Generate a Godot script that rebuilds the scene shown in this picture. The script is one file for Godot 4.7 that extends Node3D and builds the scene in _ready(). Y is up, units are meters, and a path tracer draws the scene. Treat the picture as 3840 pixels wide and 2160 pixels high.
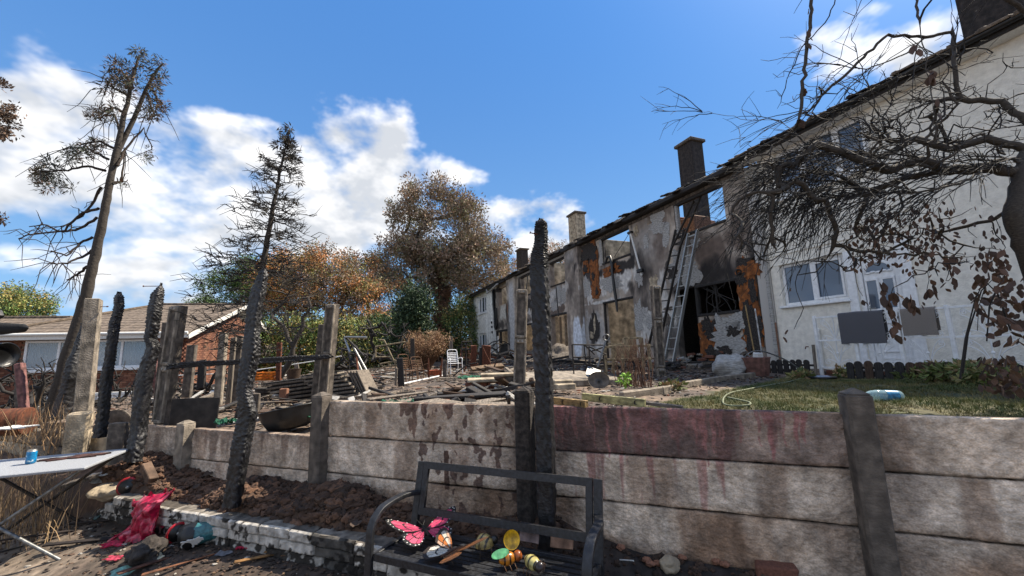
extends Node3D
# A burnt-out terrace of houses seen over a garden wall. All lengths in metres; the eye is 1.65 m above the patio.

const F := 1500.0                      # focal length in pixels of the 3840 wide photograph
const EYE := Vector3(0, 1.65, 0)
var cam_basis := Basis(Vector3.RIGHT, deg_to_rad(8.8)) * Basis(Vector3(0, 0, 1), deg_to_rad(-1.6))
var rng := RandomNumberGenerator.new()
var used := {}
var mats := {}
var tex := {}
var nz := FastNoiseLite.new()
# the facade: u runs from near right to far left, v is height above eye level, w towards the camera
var fd := Vector3(sin(deg_to_rad(-21.5)), 0, -cos(deg_to_rad(-21.5)))
var fn := Vector3(-cos(deg_to_rad(-21.5)), 0, -sin(deg_to_rad(-21.5)))
# the garden wall: a runs to the left, b towards the camera
var wd := Vector3(sin(deg_to_rad(-69.5)), 0, -cos(deg_to_rad(-69.5)))
var wn := Vector3(-cos(deg_to_rad(-69.5)), 0, -sin(deg_to_rad(-69.5)))


class Shape:
	var v := PackedVector3Array()
	var n := PackedVector3Array()
	var t := PackedVector2Array()
	var c := PackedColorArray()
	var ix := PackedInt32Array()
	var pre := Transform3D.IDENTITY
	var tint := Color.WHITE

	func add(p: Vector3, nm: Vector3, uv: Vector2) -> int:
		v.append(pre * p)
		n.append(pre.basis * nm)
		t.append(uv)
		c.append(tint)
		return v.size() - 1

	func quad(a: Vector3, b: Vector3, cc: Vector3, d: Vector3, ua := Vector2.ZERO, ub := Vector2.ZERO, uc := Vector2.ZERO, ud := Vector2.ZERO) -> void:
		var nm := (cc - a).cross(d - b).normalized()
		var i := add(a, nm, ua)
		add(b, nm, ub)
		add(cc, nm, uc)
		add(d, nm, ud)
		ix.append_array(PackedInt32Array([i, i + 2, i + 1, i, i + 3, i + 2]))

	func tri(a: Vector3, b: Vector3, cc: Vector3) -> void:
		var nm := (b - a).cross(cc - a).normalized()
		var i := add(a, nm, Vector2.ZERO)
		add(b, nm, Vector2.ZERO)
		add(cc, nm, Vector2.ZERO)
		ix.append_array(PackedInt32Array([i, i + 2, i + 1]))

	func box(x: Transform3D, s: Vector3, bev := 0.0, jit := 0.0, r: RandomNumberGenerator = null) -> void:
		# a box with chamfered edges; jit shifts its corners so that weathered things are not square
		var h := s * 0.5
		var b := minf(bev, minf(h.x, minf(h.y, h.z)) * 0.45)
		var off := {}
		var P := {}
		for sx in [-1, 1]:
			for sy in [-1, 1]:
				for sz in [-1, 1]:
					var k := Vector3(sx, sy, sz)
					var o := Vector3.ZERO
					if jit > 0.0:
						o = Vector3(r.randf_range(-jit, jit), r.randf_range(-jit, jit), r.randf_range(-jit, jit))
					off[k] = o
					P[k] = [x * (o + Vector3(sx * h.x, sy * (h.y - b), sz * (h.z - b))), x * (o + Vector3(sx * (h.x - b), sy * h.y, sz * (h.z - b))), x * (o + Vector3(sx * (h.x - b), sy * (h.y - b), sz * h.z))]
		for ax in 3:
			for sg in [-1, 1]:
				var a1 := (ax + 1) % 3
				var a2 := (ax + 2) % 3
				var q := []
				for pr in [[-1, -1], [1, -1], [1, 1], [-1, 1]]:
					var k := Vector3.ZERO
					k[ax] = sg
					k[a1] = pr[0]
					k[a2] = pr[1]
					q.append(P[k][ax])
				if sg > 0:
					quad(q[0], q[1], q[2], q[3])
				else:
					quad(q[3], q[2], q[1], q[0])
		if b <= 0.0:
			return
		for ax in 3:
			var a1 := (ax + 1) % 3
			var a2 := (ax + 2) % 3
			for s1 in [-1, 1]:
				for s2 in [-1, 1]:
					var k0 := Vector3.ZERO
					k0[a1] = s1
					k0[a2] = s2
					var k1 := k0
					k0[ax] = -1
					k1[ax] = 1
					if s1 * s2 > 0:
						quad(P[k0][a1], P[k1][a1], P[k1][a2], P[k0][a2])
					else:
						quad(P[k1][a1], P[k0][a1], P[k0][a2], P[k1][a2])
		for k in P:
			if k.x * k.y * k.z > 0:
				tri(P[k][0], P[k][1], P[k][2])
			else:
				tri(P[k][0], P[k][2], P[k][1])

	func bar(a: Vector3, b: Vector3, w: float, h: float, up := Vector3.UP, bev := 0.002) -> void:
		# a square bar from a to b
		var z := (b - a).normalized()
		var xx := up.cross(z)
		if xx.length() < 0.01:
			xx = Vector3.RIGHT.cross(z)
		xx = xx.normalized()
		box(Transform3D(Basis(xx, z.cross(xx), z), (a + b) * 0.5), Vector3(w, h, a.distance_to(b)), bev)

	func tube(p: PackedVector3Array, r: PackedFloat32Array, k := 6, cap := true) -> void:
		var m := p.size()
		if m < 2:
			return
		var d := (p[1] - p[0]).normalized()
		var up := d.cross(Vector3.UP if absf(d.y) < 0.9 else Vector3.RIGHT).normalized()
		var base := v.size()
		for i in m:
			var dd := (p[mini(i + 1, m - 1)] - p[maxi(i - 1, 0)]).normalized()
			up = (up - dd * up.dot(dd)).normalized()
			var sd := dd.cross(up)
			var rr := r[i] if i < r.size() else r[r.size() - 1]
			for j in k:
				var an := TAU * j / k
				var nm := up * cos(an) + sd * sin(an)
				add(p[i] + nm * rr, nm, Vector2(float(j) / k, i))
		for i in m - 1:
			for j in k:
				var a := base + i * k + j
				var b := base + i * k + (j + 1) % k
				ix.append_array(PackedInt32Array([a, b + k, b, a, a + k, b + k]))
		if cap:
			for e in [0, m - 1]:
				var dd := (p[0] - p[1]).normalized() if e == 0 else (p[m - 1] - p[m - 2]).normalized()
				var cn := add(p[e], dd, Vector2.ZERO)
				var first := v.size()
				for j in k:
					v.append(v[base + e * k + j])
					n.append(pre.basis * dd)
					t.append(Vector2.ZERO)
					c.append(tint)
				for j in k:
					if e == 0:
						ix.append_array(PackedInt32Array([cn, first + j, first + (j + 1) % k]))
					else:
						ix.append_array(PackedInt32Array([cn, first + (j + 1) % k, first + j]))

	func rod(a: Vector3, b: Vector3, r: float, k := 8) -> void:
		tube(PackedVector3Array([a, b]), PackedFloat32Array([r, r]), k)

	func grid(P: PackedVector3Array, rows: int, cols: int, wrap: bool, cl := PackedColorArray(), uvs := PackedVector2Array(), flip := false) -> void:
		# a surface of rows x cols points, smooth; wrap joins the last column to the first
		var base := v.size()
		for i in rows:
			for j in cols:
				var jl := (j + cols - 1) % cols if wrap else maxi(j - 1, 0)
				var jr := (j + 1) % cols if wrap else mini(j + 1, cols - 1)
				var du := P[i * cols + jr] - P[i * cols + jl]
				var dv := P[mini(i + 1, rows - 1) * cols + j] - P[maxi(i - 1, 0) * cols + j]
				var nm := du.cross(dv).normalized()
				if flip:
					nm = -nm
				if cl.size():
					tint = cl[i * cols + j]
				add(P[i * cols + j], nm, uvs[i * cols + j] if uvs.size() else Vector2(j, i))
		for i in rows - 1:
			for j in (cols if wrap else cols - 1):
				var a := base + i * cols + j
				var b := base + i * cols + (j + 1) % cols
				if flip:
					ix.append_array(PackedInt32Array([a, b, b + cols, a, b + cols, a + cols]))
				else:
					ix.append_array(PackedInt32Array([a, b + cols, b, a, a + cols, b + cols]))

	func lathe(x: Transform3D, prof: Array, k := 20, sweep := TAU) -> void:
		# prof: Vector2(radius, height) from bottom to top, outside to the right of the path
		var P := PackedVector3Array()
		var full := sweep > 6.28
		var cols := k if full else k + 1
		for q in prof:
			for j in cols:
				var an := -sweep * j / k
				P.append(x * Vector3(cos(an) * q.x, q.y, sin(an) * q.x))
		grid(P, prof.size(), cols, full)

	func slab(x: Transform3D, poly: PackedVector2Array, th: float, bulge := 0.0) -> void:
		# an outline in x, y with its front at z = th and its back at z = 0
		var id := Geometry2D.triangulate_polygon(poly)
		if id.is_empty():
			return
		var area := 0.0
		for i in poly.size():
			area += poly[i].cross(poly[(i + 1) % poly.size()])
		var m := poly.size()
		var nz := (x.basis.z).normalized()
		var f := v.size()
		for p in poly:
			add(x * Vector3(p.x, p.y, th), nz, p)
		for i in range(0, id.size(), 3):
			var s := (poly[id[i + 1]] - poly[id[i]]).cross(poly[id[i + 2]] - poly[id[i]])
			if s > 0:
				ix.append_array(PackedInt32Array([f + id[i], f + id[i + 2], f + id[i + 1]]))
			else:
				ix.append_array(PackedInt32Array([f + id[i], f + id[i + 1], f + id[i + 2]]))
		var g := v.size()
		for p in poly:
			add(x * Vector3(p.x, p.y, 0), -nz, p)
		for i in range(0, id.size(), 3):
			var s := (poly[id[i + 1]] - poly[id[i]]).cross(poly[id[i + 2]] - poly[id[i]])
			if s > 0:
				ix.append_array(PackedInt32Array([g + id[i], g + id[i + 1], g + id[i + 2]]))
			else:
				ix.append_array(PackedInt32Array([g + id[i], g + id[i + 2], g + id[i + 1]]))
		for i in m:
			var a := poly[i]
			var b := poly[(i + 1) % m]
			if area < 0:
				var sw := a
				a = b
				b = sw
			quad(x * Vector3(a.x, a.y, 0), x * Vector3(b.x, b.y, 0), x * Vector3(b.x, b.y, th), x * Vector3(a.x, a.y, th))

	func ball(x: Transform3D, k := 12, rows := 8, lumps := 0.0, fnl: FastNoiseLite = null, y0 := -1.0) -> void:
		var P := PackedVector3Array()
		for i in rows + 1:
			var ph := lerpf(asin(y0), PI / 2, float(i) / rows)
			for j in k:
				var an := -TAU * j / k
				var p := Vector3(cos(ph) * cos(an), sin(ph), cos(ph) * sin(an))
				if lumps > 0.0:
					p *= 1.0 + lumps * fnl.get_noise_3dv(p * 40.0 + x.origin * 31.0)
				P.append(x * p)
		grid(P, rows + 1, k, true)

	func mesh() -> ArrayMesh:
		var a := []
		a.resize(Mesh.ARRAY_MAX)
		a[Mesh.ARRAY_VERTEX] = v
		a[Mesh.ARRAY_NORMAL] = n
		a[Mesh.ARRAY_TEX_UV] = t
		a[Mesh.ARRAY_COLOR] = c
		a[Mesh.ARRAY_INDEX] = ix
		var m := ArrayMesh.new()
		m.add_surface_from_arrays(Mesh.PRIMITIVE_TRIANGLES, a)
		return m


# ---------- measuring: photograph pixels to places at a known depth or on a known plane ----------
func ray(px: float, py: float) -> Vector3:
	return cam_basis * Vector3((px - 1920.0) / F, (1080.0 - py) / F, -1.0)

func at(px: float, py: float, depth: float) -> Vector3:
	var r := ray(px, py)
	return EYE + r * (depth / -r.z)

func on_facade(px: float, py: float, w := 0.0) -> Vector2:
	var r := ray(px, py)
	var p := r * ((-8.5 + w) / r.dot(fn))
	return Vector2(p.dot(fd), p.y)

func fp(u: float, v: float, w := 0.0) -> Vector3:
	return EYE + fd * u + fn * (-8.5 + w) + Vector3.UP * v

func wp(a: float, y: float, b := 0.0) -> Vector3:
	return Vector3(EYE.x, 0, EYE.z) + wd * a + wn * (-2.84 + b) + Vector3.UP * y

func on_ground(px: float, py: float) -> Vector3:
	var r := ray(px, py)
	var d := 1.0
	for i in 400:
		var p := EYE + r * d
		if p.y < ground_y(p.x, p.z):
			return Vector3(p.x, ground_y(p.x, p.z), p.z)
		d *= 1.012
	return EYE + r * d

func wall_perp(x: float, z: float) -> float:
	return Vector3(x, 0, z).dot(wn) + 2.84          # 0 on the wall's face, positive in front of it

func wall_along(x: float, z: float) -> float:
	return Vector3(x, 0, z).dot(wd)

func ground_y(x: float, z: float) -> float:
	var b := wall_perp(x, z)
	var a := wall_along(x, z)
	if b > -0.06:
		# the patio rises a little to the edging; behind it lies the earth bed
		var y := 0.02 + 0.012 * nz.get_noise_2d(x * 60, z * 60) + 0.17 * smoothstep(1.35, 0.48, b) * smoothstep(5.0, 4.0, a)
		var heap := 0.40 + 0.08 * smoothstep(0.4, 0.0, b) + 0.06 * nz.get_noise_2d(x * 90, z * 90) + 0.03 * nz.get_noise_2d(x * 300, z * 300)
		heap += 0.15 * exp(-pow((a - 2.55) / 0.35, 2) - pow((b - 0.2) / 0.22, 2)) + 0.10 * exp(-pow((a - 3.5) / 0.3, 2) - pow((b - 0.22) / 0.2, 2))
		heap = lerpf(heap, 0.36 - 0.30 * smoothstep(0.0, 0.75, b), smoothstep(0.9, 0.1, a))
		var edge := smoothstep(0.34, 0.44, b) if a > 0.2 else smoothstep(0.4, 0.75, b)
		y = lerpf(heap, y, edge)
		y += 0.2 * exp(-pow((a - 5.1) / 0.5, 2)) * smoothstep(1.1, 0.4, b)
		return y
	var up := lerpf(0.86, 1.10, smoothstep(-3.5, 0.3, x))
	up = lerpf(up, 1.17, smoothstep(0.3, 1.6, x) * smoothstep(-6.5, -3.0, z))
	up += 0.035 * nz.get_noise_2d(x * 25, z * 25) + 0.02 * nz.get_noise_2d(x * 120, z * 120)
	up -= 1.9 * smoothstep(-8.5, -12.5, x) * smoothstep(-70, -30, z)
	up = minf(up, (0.88 if a > 2.86 else 1.19) + 0.6 * smoothstep(-0.2, -1.0, b))
	return up


# ---------- building ----------
func numbered(parent: Node, called: String) -> String:
	var key := str(parent.get_instance_id()) + called
	var k: int = used.get(key, 0)
	used[key] = k + 1
	return called if k == 0 else "%s_%03d" % [called, k]

func tag(o: Node, label: String, category: String, group := "") -> void:
	if label:
		o.set_meta("label", label)
	if category:
		o.set_meta("category", category)
	if group:
		o.set_meta("group", group)

func thing(called: String, label: String, category: String, pos := Vector3.ZERO, bs := Basis.IDENTITY, group := "") -> Node3D:
	var o := Node3D.new()
	o.name = numbered(self, called)
	o.transform = Transform3D(bs, pos)
	add_child(o, true)
	tag(o, label, category, group)
	return o

func part(parent: Node3D, called: String, s, m: Material, label := "") -> MeshInstance3D:
	var o := MeshInstance3D.new()
	o.mesh = s.mesh() if s is Shape else s
	o.material_override = m
	o.name = numbered(parent, called)
	parent.add_child(o, true)
	if label:
		o.set_meta("label", label)
	return o

func single(called: String, label: String, category: String, s, m: Material, group := "", pos := Vector3.ZERO, bs := Basis.IDENTITY) -> MeshInstance3D:
	var o := part(self, called, s, m)
	o.transform = Transform3D(bs, pos)
	tag(o, label, category, group)
	return o

func struct(called: String, s, m: Material) -> MeshInstance3D:
	var o := part(self, called, s, m)
	o.set_meta("kind", "structure")
	return o

func many(parent: Node3D, called: String, m: Mesh, mt: Material, xs: Array, cols := [], stuff := true) -> MultiMeshInstance3D:
	var mm := MultiMesh.new()
	mm.transform_format = MultiMesh.TRANSFORM_3D
	mm.use_colors = cols.size() > 0
	mm.mesh = m
	mm.instance_count = xs.size()
	for i in xs.size():
		mm.set_instance_transform(i, xs[i])
		if cols.size():
			mm.set_instance_color(i, cols[i])
	var o := MultiMeshInstance3D.new()
	o.multimesh = mm
	o.material_override = mt
	o.name = numbered(parent, called)
	parent.add_child(o, true)
	if stuff:
		o.set_meta("kind", "stuff")
	return o

func pieces(parent: Node3D, called: String, meshes: Array, ms: Array, xs: Array, most: int) -> void:
	# the first ones as parts of their own, what is left as one part
	for i in mini(xs.size(), most):
		part(parent, called, meshes[i % meshes.size()], ms[rng.randi() % ms.size()]).transform = xs[i]
	if xs.size() > most:
		for k in ms.size():
			var some := []
			for i in range(most + k, xs.size(), ms.size()):
				some.append(xs[i])
			if some.size():
				many(parent, called, meshes[k % meshes.size()], ms[k], some)

func xf(pos: Vector3, ry := 0.0, rx := 0.0, rz := 0.0, sc := 1.0) -> Transform3D:
	return Transform3D(Basis.from_euler(Vector3(rx, ry, rz)).scaled(Vector3.ONE * sc), pos)

func rnd(a: float, b: float) -> float:
	return rng.randf_range(a, b)

func rv(s: float) -> Vector3:
	return Vector3(rnd(-s, s), rnd(-s, s), rnd(-s, s))

func ragged(ru: float, rvv: float, seed_: int, rough := 0.35, k := 44) -> PackedVector2Array:
	# an irregular outline
	var p := PackedVector2Array()
	for i in k:
		var an := TAU * i / k
		var r := 1.0 + rough * nz.get_noise_2d(cos(an) * 90 + seed_ * 57.0, sin(an) * 90) * 1.6 + rough * 0.6 * nz.get_noise_2d(cos(an) * 500 + seed_ * 13.0, sin(an) * 500) + rough * 0.5 * nz.get_noise_2d(cos(an) * 1300 + seed_, sin(an) * 1300)
		var q := Vector2(cos(an), sin(an))
		q /= pow(pow(absf(q.x), 3.0) + pow(absf(q.y), 3.0), 1 / 3.0)
		p.append(Vector2(q.x * ru * r, q.y * rvv * r))
	return p


# ---------- materials ----------
func grey(key: String, seed_: int, freq: float, lo: float, hi: float, kind := 3, oct := 4, sx := 1.0, size := 512) -> ImageTexture:
	if tex.has(key):
		return tex[key]
	var g := FastNoiseLite.new()
	g.seed = seed_
	g.frequency = freq
	g.noise_type = kind as FastNoiseLite.NoiseType
	g.fractal_octaves = oct
	var im: Image = g.get_seamless_image(size, int(size / sx))
	if sx != 1.0:
		im.resize(size, size, Image.INTERPOLATE_CUBIC)
	im.convert(Image.FORMAT_L8)
	var b := im.get_data()
	for i in b.size():
		b[i] = int(clampf(lerpf(lo, hi, b[i] / 255.0), 0, 1) * 255)
	im = Image.create_from_data(size, size, false, Image.FORMAT_L8, b)
	im.convert(Image.FORMAT_RGB8)
	im.generate_mipmaps()
	tex[key] = ImageTexture.create_from_image(im)
	return tex[key]

func bump(key: String, seed_: int, freq: float, kind := 3, strength := 6.0, oct := 5, sx := 1.0) -> ImageTexture:
	if tex.has(key):
		return tex[key]
	var g := FastNoiseLite.new()
	g.seed = seed_
	g.frequency = freq
	g.noise_type = kind as FastNoiseLite.NoiseType
	g.fractal_octaves = oct
	var im: Image = g.get_seamless_image(512, int(512 / sx))
	if sx != 1.0:
		im.resize(512, 512, Image.INTERPOLATE_CUBIC)
	im.convert(Image.FORMAT_RGBA8)
	im.bump_map_to_normal_map(strength)
	im.generate_mipmaps()
	tex[key] = ImageTexture.create_from_image(im)
	return tex[key]

func mat(key: String, col: Color, rough := 0.9, t := "", sc := 1.0, nm := "", ns := 1.0, metal := 0.0) -> StandardMaterial3D:
	if mats.has(key):
		return mats[key]
	var m := StandardMaterial3D.new()
	m.albedo_color = col
	m.roughness = rough
	m.metallic = metal
	m.vertex_color_use_as_albedo = true
	if t or nm:
		m.uv1_triplanar = true
		m.uv1_scale = Vector3.ONE * sc
	if t:
		m.albedo_texture = tex[t]
	if nm:
		m.normal_enabled = true
		m.normal_texture = tex[nm]
		m.normal_scale = ns
	mats[key] = m
	return m

func c8(r: int, g: int, b: int) -> Color:
	return Color8(r, g, b)

func lin(r: int, g: int, b: int) -> Color:
	return Color8(r, g, b).srgb_to_linear()

func make_textures() -> void:
	grey("fine", 1, 0.05, 0.62, 1.0)
	grey("soft", 1, 0.03, 0.86, 1.0)
	grey("blotch", 2, 0.012, 0.45, 1.0, 3, 6)
	grey("speck", 3, 0.16, 0.35, 1.1, 3, 3)
	grey("wood", 4, 0.05, 0.45, 1.0, 3, 4, 8.0)
	grey("streak", 5, 0.03, 0.55, 1.0, 3, 5, 0.25)
	grey("bark", 6, 0.05, 0.35, 1.0, 3, 4, 0.3)
	grey("charsoot", 7, 0.03, 0.25, 1.3, 3, 5)
	bump("grain", 11, 0.08, 3, 5.0)
	bump("pebble", 12, 0.09, 2, 9.0, 2)
	bump("lump", 13, 0.02, 3, 9.0)
	bump("woodn", 14, 0.05, 3, 6.0, 4, 8.0)
	bump("crack", 15, 0.045, 2, 10.0, 3)

func make_materials() -> void:
	mat("concrete", c8(172, 160, 144), 0.92, "blotch", 1.6, "grain", 0.7)
	mat("concrete_dark", c8(122, 112, 102), 0.93, "blotch", 2.0, "grain", 0.7)
	mat("soot_concrete", c8(64, 58, 54), 0.95, "charsoot", 2.0, "grain", 0.8)
	mat("char", Color(0.72, 0.72, 0.76), 0.55, "charsoot", 2.0, "grain", 0.6)
	mat("charwood", c8(54, 50, 48), 0.8, "wood", 3.0, "woodn", 0.8)
	mat("greywood", c8(150, 138, 124), 0.9, "wood", 2.5, "woodn", 0.8)
	mat("brownwood", c8(96, 74, 58), 0.9, "wood", 2.5, "woodn", 0.8)
	mat("soil", c8(128, 104, 86), 0.97, "blotch", 1.0, "lump", 0.9)
	mat("clod", c8(255, 250, 245), 0.97, "speck", 2.0, "grain", 1.0)
	mat("blackmetal", c8(40, 42, 47), 0.5, "charsoot", 3.0, "grain", 0.3, 0.0)
	mat("greymetal", c8(150, 152, 152), 0.45, "blotch", 5.0, "grain", 0.2, 0.6)
	mat("alu", c8(190, 190, 186), 0.45, "streak", 2.0, "grain", 0.2, 0.7)
	mat("burntmetal", c8(74, 68, 62), 0.7, "blotch", 5.0, "grain", 0.4, 0.3)
	mat("rust", c8(124, 70, 44), 0.9, "blotch", 4.0, "grain", 0.7)
	mat("whitepaint", c8(226, 226, 222), 0.5, "soft", 2.0, "grain", 0.15)
	mat("upvc", c8(238, 240, 242), 0.3, "soft", 1.0)
	mat("party", c8(232, 212, 180), 0.95, "blotch", 0.5, "grain", 0.5)
	mat("render_white", c8(240, 235, 223), 0.93, "soft", 0.7, "pebble", 0.22)
	mat("plaster", c8(214, 196, 168), 0.95, "blotch", 1.0, "grain", 0.5)
	mat("tile", c8(142, 126, 110), 0.9, "blotch", 1.5, "grain", 0.5)
	mat("tile_dark", c8(66, 58, 54), 0.92, "blotch", 1.5, "grain", 0.6)
	mat("mortar", c8(158, 132, 112), 0.95, "fine", 2.0, "grain", 0.5)
	mat("brick_a", c8(150, 100, 78), 0.95, "fine", 3.0, "grain", 0.5)
	mat("brick_b", c8(126, 82, 66), 0.95, "fine", 3.0, "grain", 0.5)
	mat("brick_c", c8(164, 116, 92), 0.95, "fine", 3.0, "grain", 0.5)
	mat("insul", c8(170, 102, 50), 0.95, "blotch", 1.3, "lump", 0.8)
	mat("bare_white", c8(196, 194, 190), 0.93, "streak", 0.8, "grain", 0.5)
	mat("barkdark", c8(92, 84, 76), 0.95, "bark", 2.0, "lump", 0.8)
	mat("twig", c8(58, 54, 52), 0.9, "bark", 3.0)
	mat("twigbrown", c8(74, 60, 50), 0.9, "bark", 3.0)
	mat("bark", c8(118, 102, 88), 0.95, "bark", 1.0, "lump", 0.6)
	mat("matgrey", c8(120, 118, 120), 0.98, "speck", 3.0, "grain", 0.8)
	mat("blackpl", c8(30, 31, 33), 0.4, "blotch", 3.0, "grain", 0.2)
	mat("fuzzy", c8(34, 36, 40), 1.0, "speck", 12.0, "crack", 1.0)
	mat("dark_inside", c8(22, 21, 22), 0.95, "charsoot", 1.0)
	mat("paint", Color.WHITE, 0.55, "fine", 5.0, "grain", 0.15)        # coloured by its vertices
	mat("matte", Color.WHITE, 0.92, "blotch", 2.0, "grain", 0.5)       # coloured by its vertices
	mat("gloss", Color.WHITE, 0.3, "blotch", 6.0, "grain", 0.1)        # coloured by its vertices
	for k in [["leaf", 0.75, 0.35], ["needle", 0.85, 0.15]]:
		var m := mat(k[0], Color.WHITE, k[1])
		m.cull_mode = BaseMaterial3D.CULL_DISABLED
		m.backlight_enabled = true
		m.backlight = Color.WHITE * k[2]
	var g := mat("glass", Color(0.72, 0.8, 0.86, 0.28), 0.06)
	g.transparency = BaseMaterial3D.TRANSPARENCY_ALPHA
	g.vertex_color_use_as_albedo = false
	var d := mat("darkglass", c8(84, 98, 116), 0.05)
	d.vertex_color_use_as_albedo = false
	d.metallic = 0.4
	var bt := mat("bottle", Color(0.75, 0.9, 0.95, 0.3), 0.08)
	bt.transparency = BaseMaterial3D.TRANSPARENCY_ALPHA


# ---------- sky ----------
func make_sky() -> Sky:
	var W := 3072
	var H := 1536
	# where the cloud banks stand, as places in the photograph (x, y, half width, half height, weight)
	var banks := [[150, 520, 360, 170, 0.95], [420, 640, 420, 170, 0.95], [250, 770, 400, 110, 0.9], [720, 740, 400, 190, 1.0], [950, 740, 250, 150, 0.8], [100, 330, 220, 90, 0.5], [830, 500, 130, 60, 0.75], [1200, 740, 260, 150, 0.9], [1400, 620, 170, 140, 0.75], [1330, 560, 120, 60, 0.45], [1490, 500, 50, 50, 0.5], [1730, 650, 90, 40, 0.55], [1900, 860, 250, 110, 0.95], [2110, 840, 130, 80, 0.7], [450, 1010, 170, 50, 0.75], [60, 960, 300, 70, 0.75], [300, 1140, 380, 70, 0.85], [700, 1150, 200, 60, 0.4], [1100, 850, 600, 90, 0.6], [3400, 180, 230, 110, 0.75], [3480, 330, 150, 100, 0.7], [3050, 140, 90, 50, 0.45], [3250, 20, 90, 40, 0.35], [3720, 40, 160, 90, 0.7], [360, 890, 380, 45, -0.5], [900, 930, 260, 60, -0.35], [640, 470, 140, 60, -0.2]]
	var mw := 768
	var mh := 384
	var mk := PackedFloat32Array()
	mk.resize(mw * mh)
	var low := FastNoiseLite.new()
	low.seed = 5
	low.frequency = 0.9
	var inv := cam_basis.inverse()
	for j in mh:
		var el := PI / 2 - PI * (j + 0.5) / mh
		for i in mw:
			var az := TAU * (i + 0.5) / mw
			var d := Vector3(sin(az) * cos(el), sin(el), -cos(az) * cos(el))
			var m := 0.5 * low.get_noise_3dv(d * 2.2) + 0.22 + 0.12 * smoothstep(0.3, -0.6, d.x) - 0.3 * smoothstep(0.45, 0.95, d.y) * smoothstep(0.6, -0.4, d.z)  # out-of-frame cloud cover, added thicker to the left to brighten shaded surfaces
			if el < -0.05:
				m = -1.0
			var q := inv * d
			if q.z < -0.25:
				var px := 1920.0 + F * q.x / -q.z
				var py := 1080.0 - F * q.y / -q.z
				var f := -0.52
				for b in banks:
					var dx: float = (px - b[0]) / b[2]
					var dy: float = (py - b[1]) / b[3]
					var e := dx * dx + dy * dy
					if e < 6.0:
						f += b[4] * exp(-e * 0.7) * 1.15
				f = minf(f, 0.47)
				var inside := smoothstep(-900, -200, px) * smoothstep(4740, 4040, px) * smoothstep(-900, -200, py)
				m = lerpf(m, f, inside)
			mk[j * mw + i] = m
	var mi := Image.create_from_data(mw, mh, false, Image.FORMAT_RF, mk.to_byte_array())
	mi.resize(W, H, Image.INTERPOLATE_BILINEAR)
	var mask := mi.get_data().to_float32_array()
	var fb := FastNoiseLite.new()
	fb.seed = 21
	fb.frequency = 1.1
	fb.fractal_octaves = 6
	fb.fractal_gain = 0.6
	var out := PackedFloat32Array()
	out.resize(W * H * 3)
	var zen := Vector3(0.0170, 0.0525, 0.134)
	var hor := Vector3(0.078, 0.141, 0.208)
	var sun := -sun_dir()
	for j in H:
		var el := PI / 2 - PI * (j + 0.5) / H
		var se := sin(el)
		var ce := cos(el)
		var g := clampf(se, 0, 1)
		var sky := zen.lerp(hor, pow(1.0 - g, 3.0))
		for i in W:
			var az := TAU * (i + 0.5) / W
			var c := sky
			var k := (j * W + i) * 3
			if el > -0.02:
				var d := Vector3(sin(az) * ce, se, -cos(az) * ce)
				var sd := clampf(d.dot(sun), 0, 1)
				c = sky * (1.0 + 0.35 * pow(sd, 4.0)) + Vector3.ONE * 0.15 * pow(sd, 24.0)
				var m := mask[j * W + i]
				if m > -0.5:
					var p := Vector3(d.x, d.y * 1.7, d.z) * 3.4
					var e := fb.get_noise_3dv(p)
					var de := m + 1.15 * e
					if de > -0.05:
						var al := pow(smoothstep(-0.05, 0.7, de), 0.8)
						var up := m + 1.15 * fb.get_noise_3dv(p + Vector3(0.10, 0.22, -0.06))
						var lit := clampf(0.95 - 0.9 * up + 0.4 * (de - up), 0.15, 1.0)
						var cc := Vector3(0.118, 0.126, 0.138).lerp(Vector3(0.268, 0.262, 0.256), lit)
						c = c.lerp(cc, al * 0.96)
			else:
				c = Vector3(0.09, 0.08, 0.07)
			out[k] = c.x
			out[k + 1] = c.y
			out[k + 2] = c.z
	var im := Image.create_from_data(W, H, false, Image.FORMAT_RGBF, out.to_byte_array())
	var pm := PanoramaSkyMaterial.new()
	pm.panorama = ImageTexture.create_from_image(im)
	var s := Sky.new()
	s.sky_material = pm
	return s

func sun_dir() -> Vector3:
	var az := deg_to_rad(64)
	var el := deg_to_rad(52)
	return -Vector3(sin(az) * cos(el), sin(el), -cos(az) * cos(el))


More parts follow.
